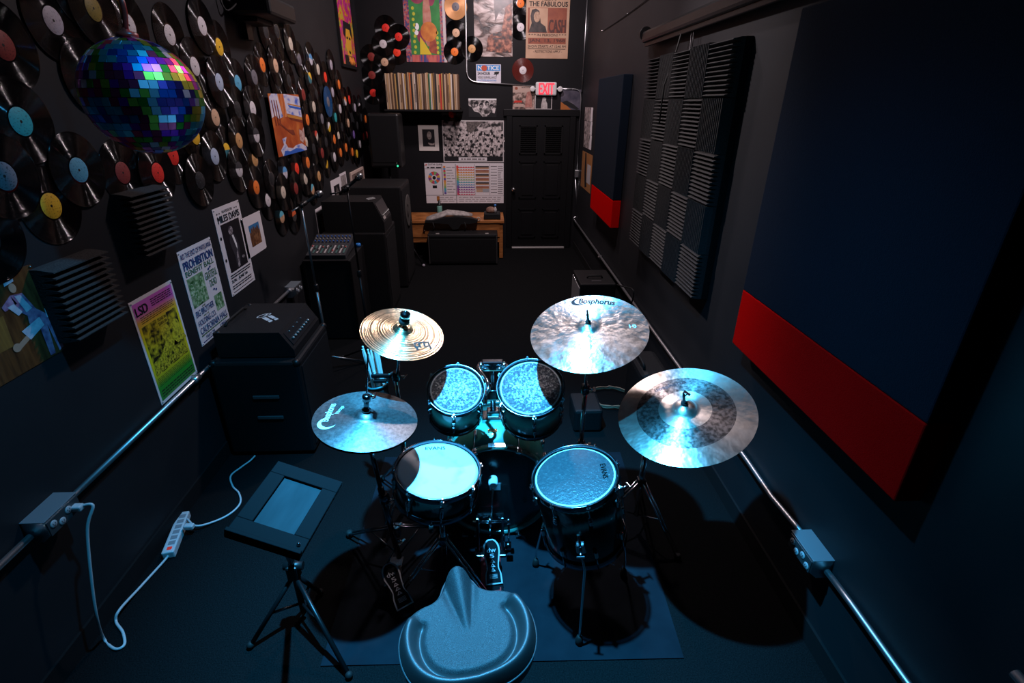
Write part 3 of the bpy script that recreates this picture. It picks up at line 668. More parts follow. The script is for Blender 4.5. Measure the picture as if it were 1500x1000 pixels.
P = Poster('show_poster', 'tan show poster reading THE FABULOUS over a dark portrait, top right of back wall', 'poster', 'back', ((771, -42), (835.5, -42), (832.5, 87), (770.5, 84.5)), tanp, off=.0075, group='posters on the back wall')
P.lines(.72, .75, 1, black_ink, .08, .95, .8).text('PRESENTS', .36, .68, .675, .705, black_ink).text('THE FABULOUS', .07, .95, .61, .665, black_ink, bold=.03)
P.rect(.04, .305, .94, .595, rust, 'printed_panel', 1)
P.rect(.08, .31, .50, .59, tanp, 'photograph', 1.6)
bw = noise_mat('dark_portrait_print', [(.35, (.012, .010, .010)), (.7, (.07, .05, .045))], 12, 3)
P.poly([(.06, .31), (.49, .31), (.45, .38), (.34, .42), (.32, .50), (.30, .56), (.22, .585), (.13, .57), (.10, .50), (.13, .42)], bw, 'photograph', 2.2)
P.poly(ell(.25, .49, .075, .062, 18), noise_mat('tan_face_print', [(.3, (.22, .12, .07)), (.6, (.46, .3, .2))], 25, 3), 'photograph', 3)
P.text('CASH', .53, .92, .31, .46, mat('dark_rust_ink', (.07, .02, .015), .6), 3, .03)
P.text('* * * IN PERSON! * * *', .06, .94, .265, .295, black_ink).rect(.05, .175, .94, .245, rust, 'printed_panel', 1).text('JAN. 13, 1968', .08, .92, .185, .235, mat('dark_rust_ink', (0, 0, 0)), bold=.03)
P.text('SHOW STARTS AT 12:40 PM', .05, .94, .13, .16, black_ink).rect(.05, .112, .94, .118, black_ink, 'lettering', 3).text('- RESTRICTIONS APPLY -', .18, .86, .07, .10, black_ink)
P.done()
P = Poster('notice_sign', 'white and blue NOTICE sign about 24 hour video surveillance', 'sign', 'back', ((697.5, 94), (734, 94.5), (733.5, 122.5), (697.5, 121)), mat('white_sign_plastic', (.58, .56, .62), .4), thick=.004)
P.rect(.03, .66, .97, .97, mat('sign_blue', (.02, .22, .55), .4), 'blue_band', 1).text('NOTICE', .08, .92, .71, .92, white_ink, bold=.03)
P.text('24 HOUR', .06, .56, .44, .60, black_ink, bold=.03).text('VIDEO SURVEILLANCE', .06, .82, .25, .37, black_ink).text('ALL ACTIVITIES ARE MONITORED', .06, .82, .10, .19, mat('sign_blue', (0, 0, 0)))
P.poly([(.72, .56), (.78, .62), (.94, .62), (.90, .48), (.84, .48), (.82, .34), (.79, .48)], black_ink, 'camera_symbol', 3).poly([(.70, .46), (.76, .56), (.78, .46)], black_ink, 'camera_symbol', 3)
P.poly(ell(.33, .80, .12, .155, 24), mat('orange_sticker', (.45, .06, .02), .5), 'round_sticker', 5); P.done()
# lit exit sign with two lamp heads
M, w, h = wall_rect('back', (784.5, 119.5), (815.5, 121), (814.5, 140.5), (784, 139.5))
ex = thing('exit_sign', 'white box EXIT sign with glowing red letters and two round lamp heads', 'sign', M)
MB().box((0, 0, .03), (w, h, .06), bev=.02).obj('housing', white_plastic, ex, world=False)
MB().text('EXIT', -w*.34, w*.36, -h*.40, h*.42, Matrix.Identity(4), .0615, .03).obj('lettering', mat('exit_red', (.6, .02, .03), .5, emit=(1, .035, .06), estr=1.5), ex, world=False)
for s in (-1, 1):
    lh = MB().cyl((s*w*.5, 0, .03), (s*(w*.5+.03), 0, .03), .012)
    lh.lathe([(.02, 0), (.034, .03), (.036, .05), (.03, .054), (0, .05)], Matrix.Translation((s*(w*.5+.045), -.002, .02)), 20)
    lh.obj('lamp_head', white_plastic, ex, world=False)
# conduits on the back wall and in the right corner
def conduit(name, label, pts, r=.009, clamps=()):
    o = MB().tube(pts, r, 10).obj(name, steel); tag(o, label, 'conduit')
    for c, nrm in clamps:
        MB().torus(r+.003, .004, frame(c, nrm), 16, 6).obj('clamp', steel, o)
    return o
def bk(x, y, d=.019): return on(1, YB-d, x, y)
pts = [bk(681.5, -60), bk(682, 0), bk(683.5, 104)] + smooth_curve([bk(683.5, 104), bk(686, 113), bk(692, 118.5), bk(701, 120.5)], 5) + [bk(784, 126)]
conduit('conduit', 'thin grey conduit running down the back wall then across to the exit sign', pts, .009, [(bk(682.5, 30), (0, 0, 1)), (bk(683, 62), (0, 0, 1)), (bk(683.4, 85), (0, 0, 1))])
cc = XR-.035
pts = [bk(815, 129.5), bk(838, 130)] + smooth_curve([bk(838, 130), bk(846, 131.5), bk(850, 136), bk(851, 145)], 5) + [bk(845.5, 248)]
conduit('conduit', 'thin grey conduit bending from the exit sign down to the box by the door', pts, .009)
conduit('conduit', 'thin grey conduit running straight down the back right corner', [(XR-.012, YB-.02, 3.6), (XR-.012, YB-.02, 2.26)], .009)
# album sleeves above the door
P = Poster('album_sleeve', 'pale album sleeve with a crowd and a pink figure, left end above the door', 'album sleeve', 'back', ((751, 126), (783, 126), (783, 160), (751, 160)), noise_mat('beige_crowd_print', [(.40, (.05, .03, .025)), (.5, (.2, .13, .1)), (.6, (.42, .3, .26))], 18, 5), thick=.004, group='album sleeves above the door', off=.01)
P.rect(0, .72, .95, 1, mat('beige_print', (.42, .3, .25), .5), 'picture', 1).poly(ell(.16, .90, .07, .07, 14), rust, 'picture', 2).poly([(.56, .08), (.90, .08), (.86, .6), (.78, .78), (.66, .74), (.6, .5)], noise_mat('pink_figure_print', [(.3, (.25, .08, .06)), (.7, (.46, .22, .18))], 20, 3), 'picture', 2)
P.poly([(.03, .28), (.45, .30), (.4, .38), (.1, .38)], red_ink, 'picture', 2).rect(.05, .1, .5, .24, mat('beige_print', (0, 0, 0)), 'picture', 2).lines(.9, .96, 1, black_ink, .4, .85); P.done()
P = Poster('album_sleeve', 'black album sleeve with a white border and a pale seated animal below the exit sign', 'album sleeve', 'back', ((783.5, 139), (808.5, 139), (808.5, 160), (783.5, 160)), mat('white_border_card', (.5, .46, .46), .5), thick=.004, group='album sleeves above the door', off=.004)
P.rect(.04, .05, .96, 1, black_ink, 'picture', 1).poly([(.36, .05), (.74, .05), (.72, .4), (.64, .6), (.66, .76), (.56, .84), (.44, .8), (.42, .62), (.38, .4)], noise_mat('pale_fur_print', [(.3, (.3, .27, .26)), (.7, (.52, .48, .46))], 25, 3), 'picture', 2); P.done()
P = Poster('album_sleeve', 'dark blue album sleeve with an orange lower corner, right end above the door', 'album sleeve', 'back', ((821.5, 131), (851, 131), (850, 161), (821.5, 161)), noise_mat('night_sky_print', [(.3, (.012, .012, .03)), (.6, (.08, .07, .10)), (.75, (.2, .17, .19))], 7, 4), thick=.004, group='album sleeves above the door', off=.004)
P.poly([(.0, 0), (.55, 0), (.3, .22), (0, .4)], mat('orange_ground_print', (.36, .11, .02), .5), 'picture', 1).poly([(.05, .38), (.3, .46), (.62, .3), (.95, .05), (.8, .02), (.5, .12), (.2, .26)], black_ink, 'picture', 2); P.done()
P = Poster('photograph_print', 'torn black and white photograph of a laughing group below the NOTICE sign', 'photo', 'back', ((686, 143), (727.5, 144), (727, 172), (687, 171)), black_ink, group='prints on the back wall')
gm = photo('grey_group_print', (.02, .018, .018), (.62, .56, .55), 16, 4, 11., .40, .60)
P.poly([(0, .95), (1, .95), (1, .62), (.93, .2), (.8, .28), (.66, .05), (.5, .02), (.36, .25), (.2, .3), (.12, .5), (0, .62)], gm, 'picture', 1)
for cx, cy in ((.26, .66), (.46, .62), (.66, .72), (.82, .56)): P.poly(ell(cx, cy, .075, .14, 14), black_ink, 'picture', 2).poly([(cx-.045, cy+.01), (cx+.05, cy+.03), (cx+.045, cy-.10), (cx+.01, cy-.15), (cx-.03, cy-.11)], photo('grey_faces_print', (.10, .09, .09), (.50, .45, .44), 40, 3, 12., .35, .6), 'picture', 3)
P.rect(0, .9, 1, .97, white_ink, 'picture', 2); P.done()
P = Poster('crowd_photo', 'large black and white crowd photograph with a white caption strip above the chart', 'photo', 'back', ((648, 175), (738.5, 177.5), (737.5, 238.5), (649, 236)), mat('white_border_card', (0, 0, 0)), group='prints on the back wall')
P.rect(.015, .02, .985, .975, black_ink, 'picture', .5)
P.rect(.015, .14, .985, .975, photo('grey_crowd_print', (.012, .011, .012), (.55, .48, .47), 17, 5, 13., .42, .60), 'picture', 1)
hm = photo('grey_heads_print', (.10, .085, .085), (.60, .53, .52), 50, 3, 15., .3, .55)
for r in range(5):
    for k in range(17):
        cx = .035+k*.058+rnd.uniform(-.015, .015)+.02*(r % 2); cy = .24+r*.115+rnd.uniform(-.03, .03)
        P.poly(ell(cx, cy, .013, .03, 10), hm, 'picture', 2+.2*r)
        P.poly([(cx-.022, cy-.09), (cx-.015, cy-.035), (cx+.015, cy-.035), (cx+.022, cy-.09)], hm if (k+r) % 2 else black_ink, 'picture', 1.7)
P.poly([(.36, .98), (.40, .98), (.39, .55), (.36, .55)], hm, 'picture', 1.6).poly([(.39, .97), (.66, .97), (.5, .75), (.42, .62)], noise_mat('dim_grey_figure', [(0, (0, 0, 0)), (1, (0, 0, 0))]), 'picture', 1.6)
P.rect(.25, .03, .72, .115, white_paper, 'caption_strip', 2).lines(.05, .095, 1, mat('grey_ink', (.2, .18, .18), .6), .29, .68, .8); P.done()
# guitar chord chart
P = Poster('guitar_chart', 'wide white guitar chord chart with a colour wheel and rainbow rows', 'chart', 'back', ((622, 238.5), (738, 239), (737.5, 297.5), (624.5, 297)), white_paper, group='prints on the back wall')
RB = [(.62, .05, .05), (.62, .12, .03), (.66, .22, .04), (.62, .34, .06), (.42, .38, .10), (.20, .36, .12), (.05, .34, .40), (.10, .26, .45), (.12, .08, .30), (.22, .05, .24), (.32, .04, .16), (.5, .05, .10)]
RM = [mat(f'chart_colour_{["red","vermilion","orange","amber","olive","green","turquoise","blue","indigo","violet","plum","crimson"][i]}', c, .55) for i, c in enumerate(RB)]
asp = P.w/P.h
for k in range(12):
    a0, a1 = PI/2+k*PI/6, PI/2+(k+1)*PI/6; c = (.115, .64)
    P.poly([(c[0]+.077*math.cos(a0), c[1]+.077*asp*math.sin(a0)), (c[0]+.077*math.cos(a1), c[1]+.077*asp*math.sin(a1)), (c[0]+.036*math.cos(a1), c[1]+.036*asp*math.sin(a1)), (c[0]+.036*math.cos(a0), c[1]+.036*asp*math.sin(a0))], RM[(k*7) % 12], 'colour_wheel', 1)
P.poly(ell(.115, .64, .022, .022*asp, 16), black_ink, 'colour_wheel', 1)
P.text('GUITAR GUIDE', .045, .225, .945, .985, black_ink).lines(.87, .91, 1, black_ink, .03, .21, .7)
P.poly([(0, .94), (.03, .985), (.03, .94)], red_ink, 'lettering', 2)
gl = mat('grey_rule', (.28, .26, .27), .6)
for r in ((.215, .20, .222, .98), (0, .195, .40, .205), (.385, 0, .395, .98), (.40, .185, 1, .19), (0, .86, .21, .865), (.63, .2, .635, .98), (.82, .2, .825, .98)): P.rect(*r, gl if r[0] > .3 else black_ink, 'rules', 1)
for k in range(14): P.rect(.235, .93-k*.05-.05, .262, .93-k*.05, RM[(k*5+2) % 12] if k < 7 else RM[(k-5) % 12], 'colour_strip', 1)
for k in range(12):
    y1_ = .94-k*.0615; P.rect(.40, y1_-.06, .425, y1_, RM[k], 'colour_rows', 1)
    P.rect(.425, y1_-.058, .625, y1_-.028, RM[k], 'colour_rows', 1)
    for q in range(6): P.poly(ell(.445+q*.032, y1_-.035, .008, .012, 8), white_paper, 'colour_rows', 2)
for k in range(6):
    y1_ = .93-k*.10; P.rect(.642, y1_-.035, .812, y1_, [black_ink, rust][k % 2], 'scale_bars', 1).rect(.642, y1_-.075, .812, y1_-.035, mat('tan_bar', (.42, .24, .15), .6), 'scale_bars', 1)
P.rect(.648, .28, .812, .36, mat('chart_tan', (.45, .3, .2), .6), 'scale_bars', 1).rect(.73, .28, .812, .36, mat('chart_grey_blue', (.3, .33, .36), .6), 'scale_bars', 2)
for k in range(10): P.rect(.835, .93-k*.072-.015, .915, .93-k*.072, gl if k % 3 else black_ink, 'scale_bars', 1)
P.lines(.22, .95, 14, gl, .925, .99, .35).lines(.03, .17, 3, gl, .42, .98, .3).lines(.03, .17, 3, gl, .17, .38, .3).lines(.25, .93, 10, gl, .275, .38, .2)
P.rect(.09, .38, .145, .45, black_ink, 'picture', 1).rect(.135, .05, .17, .18, noise_mat('orange_figure', [(0, (0, 0, 0)), (1, (0, 0, 0))]), 'picture', 1)
P.done()
t, w_, h_, z_ = framed('framed_picture', 'small black portrait photograph in a wide white mount left of the crowd photograph', 'picture', 'back', ((612.5, 183), (642, 183), (643, 220.5), (614, 221)), .058, .012, mat('white_mount_card', (.62, .57, .53), .6), mat('black_photo_print', (0, 0, 0)))
mb = MB(); mb.prism(ell(.012, .035, .034, .055, 18), .0006, z0=z_); mb.prism([(-.01, -.06), (.05, -.075), (.085, -.06), (.08, -.10), (.02, -.10), (-.01, -.08)], .0006, z0=z_)
mb.obj('portrait', noise_mat('grey_portrait_print', [(.3, (.12, .09, .08)), (.65, (.42, .35, .32))], 30, 3), t, world=False)
# prints on the right wall by the back corner
for k, (y0, y1, wd) in enumerate(((157, 177, 'top'), (177.5, 196, 'middle'), (196.5, 217, 'bottom'))):
    P = Poster('photo_strip', f'black and white photo strip by the back right corner, {wd} one of three', 'photo', 'right', ((857.5+.2*k*-4, y0+.5), (869-.9*k, y0), (868-.9*k, y1+.5), (856.5-.8*k, y1)), photo(f'grey_strip_print', (.02, .02, .02), (.5, .42, .41), 14, 3, 21., .42, .55, (3, 1, 1)), group='photo strips on the right wall')
    P.rect(.78, 0, 1, 1, white_paper, 'white_edge', 1); P.done()
P = Poster('guitar_print', 'orange brown print of a guitar neck by the back right corner', 'print', 'right', ((853.5, 222), (868.5, 226), (864.5, 285), (851, 271)), noise_mat('orange_wood_print', [(.3, (.25, .10, .03)), (.7, (.36, .16, .05))], 6, 3, (4, .5, 1)))
P.poly([(.30, .98), (.42, .98), (.50, .5), (.62, .1), (.44, .05), (.34, .4)], black_ink, 'picture', 1).rect(.58, .22, .92, .72, mat('pale_grey_print', (.42, .38, .38), .6), 'picture', 1.5); P.done()

# ---- record sleeves on a shelf
M, w, h = wall_rect('back', (569, 108), (675, 108), (674, 160), (571, 160))
c = M.translation
z0 = c.z-h/2; x0, x1 = c.x-w/2, c.x+w/2
sh = MB().box((c.x, YB-.17, z0-.012), (w+.06, .34, .024), bev=.003)
sho = sh.obj('sleeve_shelf', black_matte); tag(sho, 'long black wall shelf carrying the row of record sleeves', 'shelf')
for xb in (x0+.1, x1-.1):
    MB().tube([(xb, YB-.005, z0-.20), (xb, YB-.005, z0-.03), (xb, YB-.30, z0-.03)], .008, 6).obj('bracket', black_metal, sho)
SC_ = [('cream', (.50, .36, .24)), ('tan', (.42, .26, .13)), ('brown', (.13, .065, .03)), ('black', (.015, .014, .014)), ('ochre', (.46, .27, .08)), ('white', (.58, .50, .44)), ('dark brown', (.06, .03, .018)), ('orange', (.5, .13, .03)), ('red', (.55, .03, .02)), ('green', (.03, .13, .06))]
sm_ = {n: noise_mat('sleeve_' + n.replace(' ', '_'), [(.3, tuple(a*.75 for a in c2)), (.7, c2)], 14, 3, (1, 1, .3), rough=.6) for n, c2 in SC_}
order = []
seq = ['cream', 'tan', 'cream', 'brown', 'tan', 'dark brown', 'ochre', 'black', 'cream', 'tan', 'brown', 'white', 'ochre', 'dark brown', 'tan', 'orange', 'black', 'cream', 'white', 'dark brown', 'tan', 'ochre', 'cream', 'dark brown', 'brown', 'cream', 'tan', 'green', 'white', 'ochre', 'brown', 'black', 'cream', 'tan', 'red', 'ochre', 'dark brown', 'cream', 'brown', 'tan', 'ochre', 'white', 'dark brown', 'tan', 'cream', 'brown']
nn = len(seq); cnt = {}; totc = {n: seq.count(n) for n, _ in SC_}
xs = x0+.012
for i, cn in enumerate(seq):
    th_ = (w-.02)/nn
    hh = h*rnd.uniform(.955, 1.0); dp = .31+rnd.uniform(-.005, .0)
    mb = MB().box((0, 0, hh/2), (th_*.86, dp, hh), bev=.0012, seg=1)
    cnt[cn] = cnt.get(cn, 0)+1
    lean = rnd.uniform(-.012, .012) if 0 < i < nn-1 else 0.
    Mo = Matrix.Translation((xs+th_/2, YB-.02-dp/2, z0+.0005)) @ Matrix.Rotation(lean*.6, 4, 'Y')
    o = mb.obj('record_sleeve', sm_[cn], M=Mo, world=False)
    lab = f'{cn} record sleeve standing on the back wall shelf, the only {cn} spine' if totc[cn] == 1 else f'{cn} record sleeve on the back wall shelf, {ORD[cnt[cn]-1]} {cn} spine from the left'
    tag(o, lab, 'record sleeve', 'record sleeves on the back wall shelf')
    if cn in ('cream', 'white', 'tan') and i % 3 == 0:
        MB().box((0, -dp/2-.0004, hh*.45), (th_*.4, .0008, hh*.5)).obj('spine_print', sm_['dark brown'], o, world=False)
    xs += th_

# ---- foam blocks on the left wall
foam = noise_mat('charcoal_foam', [(.3, (.030, .029, .030)), (.7, (.050, .048, .048))], 150, 2, rough=.95, bump=.5, spec=.1)
def wedge_block(mb, M, w, h, base, tooth, n):
    """foam tile: flat back in local xy, teeth running along local x"""
    prof = [(-h/2, 0), (-h/2, base)]
    for k in range(n):
        y = -h/2+h*k/n; prof += [(y+h/n*.42, base+tooth), (y+h/n*.58, base+tooth), (y+h/n, base)]
    prof += [(h/2, 0)]
    a = [mb.bm.verts.new(M @ V((-w/2, p[0], p[1]))) for p in prof]; b2 = [mb.bm.verts.new(M @ V((w/2, p[0], p[1]))) for p in prof]
    mb.bm.faces.new(a[::-1]); mb.bm.faces.new(b2)
    for i in range(len(prof)):
        j = (i+1) % len(prof); mb.bm.faces.new([a[i], a[j], b2[j], b2[i]])
for (yc, zc, lab) in ((2.645, 1.575, 'grey ridged foam tile on left wall, the upper one under the red-labelled records'), (2.09, 1.385, 'grey ridged foam tile on left wall between the brown print and the LSD poster')):
    M = axes(V((XL, yc, zc)), *WF['left']); mb = MB(); wedge_block(mb, M, .31, .305, .028, .062, 12)
    tag(mb.obj('foam_tile', foam, M=M), lab, 'foam tile', 'ridged foam tiles on the left wall')

# ---- right wall: striped acoustic panels, foam board, roller screen
navy = noise_mat('navy_fabric', [(.3, (.0012, .005, .012)), (.7, (.002, .007, .016))], 260, 2, rough=.9, bump=.25, spec=.15)
redf = noise_mat('red_fabric', [(.3, (.48, .002, .002)), (.7, (.56, .003, .003))], 260, 2, rough=.9, bump=.25, spec=.0)
def ac_panel(y0, y1, z0, zs, z1, depth, lab):
    M = axes(V((XR-.003, (y0+y1)/2, z0)), *WF['right']); t = thing('sound_absorber', lab, 'acoustic panel', M, 'navy and red acoustic panels on the right wall')
    w = y1-y0
    MB().box((0, (zs-z0+z1-z0)/2, depth/2), (w, z1-zs, depth), bev=.006).obj('upper_fabric', navy, t, world=False)
    MB().box((0, (zs-z0)/2, depth/2), (w, zs-z0, depth), bev=.006).obj('lower_fabric', redf, t, world=False)
dpth = .09
f1 = [on(0, XR-dpth, *p) for p in ((1089, 424), (1359, 621), (1073, 500), (1309, 736), (1173, 12))]
ac_panel(f1[1].y, f1[0].y, (f1[2].z+f1[3].z)/2, (f1[0].z+f1[1].z)/2, f1[4].z, dpth, 'large navy acoustic panel with a red foot, nearest on right wall')
f2 = [on(0, XR-dpth, *p) for p in ((867, 271), (898, 292), (864, 304), (894, 333), (910, 109))]
ac_panel(f2[1].y, f2[0].y, (f2[2].z+f2[3].z)/2, (f2[0].z+f2[1].z)/2, f2[4].z, dpth, 'far navy acoustic panel with a red foot, beyond the foam board on right wall')
g = [on(0, XR-.1, *p) for p in ((950, 90), (1078, 46), (922, 354), (1008, 428))]
fy0, fy1 = (g[1].y+g[3].y)/2-.04, (g[0].y+g[2].y)/2; fz0, fz1 = (g[2].z+g[3].z)/2, (g[0].z+g[1].z)/2
M = axes(V((XR-.003, (fy0+fy1)/2, (fz0+fz1)/2)), *WF['right'])
fb = thing('acoustic_board', 'tall board of grey ridged foam tiles in a chequer pattern on right wall', 'acoustic board', M)
MB().box((0, 0, .02), (fy1-fy0, fz1-fz0, .04)).obj('backing_board', black_matte, fb, world=False)
tw, thh = (fy1-fy0)/5, (fz1-fz0)/5
for r in range(5):
    for c_ in range(5):
        Ml = Matrix.Translation((-(fy1-fy0)/2+tw*(c_+.5), (fz1-fz0)/2-thh*(r+.5), .04))
        mb = MB()
        if (r+c_) % 2 == 0: wedge_block(mb, Ml, tw*.99, thh*.99, .02, .045, 12)
        else: wedge_block(mb, Ml @ Matrix.Rotation(PI/2, 4, 'Z'), thh*.99, tw*.99, .02, .045, 12)
        mb.obj('foam_tile', foam, fb, world=False)
zb = on(0, XR-.06, 945, 55).z; yb1 = on(0, XR-.06, 945, 55).y
rsn = thing('roller_screen', 'long black roller screen case fixed high on right wall above the foam board', 'roller screen', (XR, yb1, zb))
MB().box((XR-.05, yb1-1.25, zb), (.08, 2.5, .085), bev=.02).obj('case', black_metal, rsn)
MB().cyl((XR-.055, yb1-.002, zb+.03), (XR-.055, yb1+.03, zb+.03), .05, n=16).obj('end_cap', black_plastic, rsn)
MB().box((XR-.055, yb1-1.25, zb-.055), (.02, 2.44, .03), bev=.004).obj('bottom_bar', black_metal, rsn)
MB().tube([(XR-.06, yb1-.9, zb-.06), (XR-.075, yb1-.86, zb-.2), (XR-.125, yb1-.86, zb-.38), (XR-.125, yb1-.86, zb-.62)], .006, 6).obj('pull_cord', black_rubber, rsn)
MB().tube([(XR-.05, yb1-1.06, zb-.06), (XR-.05, yb1-1.08, zb-.2), (XR-.05, yb1-1.12, zb-.2), (XR-.05, yb1-1.1, zb-.06)], .003, 5).obj('pull_loop', black_metal, rsn)
wire = [on(0, XR-.008, 883, 45), on(0, XR-.008, 900, 34), on(0, XR-.008, 920, 20), on(0, XR-.008, 952, -4)]
wo = MB().tube(smooth_curve(wire, 5), .004, 5).obj('wall_wire', black_rubber); tag(wo, 'thin black wire pinned high on right wall near the corner', 'wire')
for p in (wire[0], wire[2]): MB().sphere(p-V((.006, 0, 0)), .008, u=8, v=6).obj('wire_clip', pin_metal, wo)
# ================================================================ the drum kit
def head_mat(name, stops, scale, rough, bump=.0, coat=0., spec=.5, glare=None):
    m, nt, b = new_mat(name)
    tc, r = radial(nt)
    n = N(nt, 'ShaderNodeTexNoise'); n.inputs['Scale'].default_value = scale; n.inputs['Detail'].default_value = 3; n.inputs['Roughness'].default_value = .7
    L(nt, tc.outputs['Object'], n.inputs['Vector']); rp = ramp(nt, stops); fac = n.outputs['Fac']
    if glare:   # lamp glare painted into the colour, whiter towards the head's centre
        mr = N(nt, 'ShaderNodeMapRange'); mr.inputs['From Min'].default_value = .125; mr.inputs['From Max'].default_value = glare[0]; mr.inputs['To Min'].default_value = 0.; mr.inputs['To Max'].default_value = glare[1]
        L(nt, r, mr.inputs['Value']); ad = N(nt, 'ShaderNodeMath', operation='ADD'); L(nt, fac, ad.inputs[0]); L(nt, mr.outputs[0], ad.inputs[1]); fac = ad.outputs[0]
    L(nt, fac, rp.inputs[0])
    L(nt, rp.outputs[0], b.inputs['Base Color'])
    b.inputs['Roughness'].default_value = rough; b.inputs['Coat Weight'].default_value = coat; b.inputs['Coat Roughness'].default_value = .25; b.inputs['Specular IOR Level'].default_value = spec
    if bump:
        bp = N(nt, 'ShaderNodeBump'); bp.inputs['Strength'].default_value = bump; bp.inputs['Distance'].default_value = .003
        L(nt, n.outputs['Fac'], bp.inputs['Height']); L(nt, bp.outputs[0], b.inputs['Normal'])
    return m
frost_head = head_mat('frosted_blue_head', [(.42, (.022, .034, .052)), (.53, (.045, .06, .08)), (.60, (.25, .28, .30)), (.67, (.75, .75, .75))], 110, .24, 2.2, .0, glare=(.02, .10), spec=.8)  # white stops paint the lamp's glints on the film
film_head = head_mat('blue_film_head', [(.36, (.034, .047, .056)), (.58, (.046, .062, .070)), (.70, (.07, .09, .10)), (.78, (.22, .24, .25))], 80, .30, .9, .2, spec=.6)
snare_head_m, nt, b = new_mat('coated_white_head')
tc, r = radial(nt)
n = N(nt, 'ShaderNodeTexNoise'); n.inputs['Scale'].default_value = 16; n.inputs['Detail'].default_value = 4; L(nt, tc.outputs['Object'], n.inputs['Vector'])
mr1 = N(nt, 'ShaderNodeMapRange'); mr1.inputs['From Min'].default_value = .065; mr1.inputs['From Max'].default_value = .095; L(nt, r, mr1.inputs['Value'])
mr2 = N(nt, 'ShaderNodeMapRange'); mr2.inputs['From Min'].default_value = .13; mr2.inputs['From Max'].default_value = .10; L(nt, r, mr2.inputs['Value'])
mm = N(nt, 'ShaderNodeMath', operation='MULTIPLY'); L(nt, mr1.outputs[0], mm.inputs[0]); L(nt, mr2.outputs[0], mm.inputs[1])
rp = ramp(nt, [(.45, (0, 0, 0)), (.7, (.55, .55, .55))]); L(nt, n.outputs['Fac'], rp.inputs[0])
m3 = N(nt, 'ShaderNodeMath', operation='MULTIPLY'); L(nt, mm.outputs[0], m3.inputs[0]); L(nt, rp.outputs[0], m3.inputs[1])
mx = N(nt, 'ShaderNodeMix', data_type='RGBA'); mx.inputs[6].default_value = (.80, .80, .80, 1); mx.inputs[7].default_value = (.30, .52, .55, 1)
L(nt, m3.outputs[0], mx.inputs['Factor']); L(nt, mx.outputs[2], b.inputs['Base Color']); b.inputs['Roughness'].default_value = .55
burst_m, nt, b = new_mat('green_burst_lacquer')
tc = N(nt, 'ShaderNodeTexCoord'); sx = N(nt, 'ShaderNodeSeparateXYZ'); L(nt, tc.outputs['Generated'], sx.inputs[0])
rp = ramp(nt, [(.0, (.004, .012, .010)), (.22, (.012, .06, .05)), (.5, (.05, .24, .18)), (.78, (.012, .06, .05)), (1, (.004, .012, .010))]); L(nt, sx.outputs[2], rp.inputs[0])
L(nt, rp.outputs[0], b.inputs['Base Color']); b.inputs['Roughness'].default_value = .3; b.inputs['Coat Weight'].default_value = .8; b.inputs['Coat Roughness'].default_value = .06
bass_m, nt, b = new_mat('teal_burst_lacquer')
tc = N(nt, 'ShaderNodeTexCoord'); sx = N(nt, 'ShaderNodeSeparateXYZ'); L(nt, tc.outputs['Generated'], sx.inputs[0])
rp = ramp(nt, [(.0, (.006, .02, .016)), (.2, (.02, .12, .10)), (.45, (.06, .38, .30)), (.8, (.03, .18, .15)), (1, (.006, .02, .016))]); L(nt, sx.outputs[2], rp.inputs[0])
L(nt, rp.outputs[0], b.inputs['Base Color']); b.inputs['Roughness'].default_value = .3; b.inputs['Coat Weight'].default_value = .8; b.inputs['Coat Roughness'].default_value = .05
dark_shell = mat('dark_green_lacquer', (.006, .014, .013), .3, coat=.8)
black_head = mat('black_drum_head', (.012, .013, .014), .22, coat=.3)
hoop_m = mat('black_nickel_hoop', (.16, .16, .18), .18, 1.)
lug_m = mat('lug_chrome', (.55, .56, .58), .16, 1.)
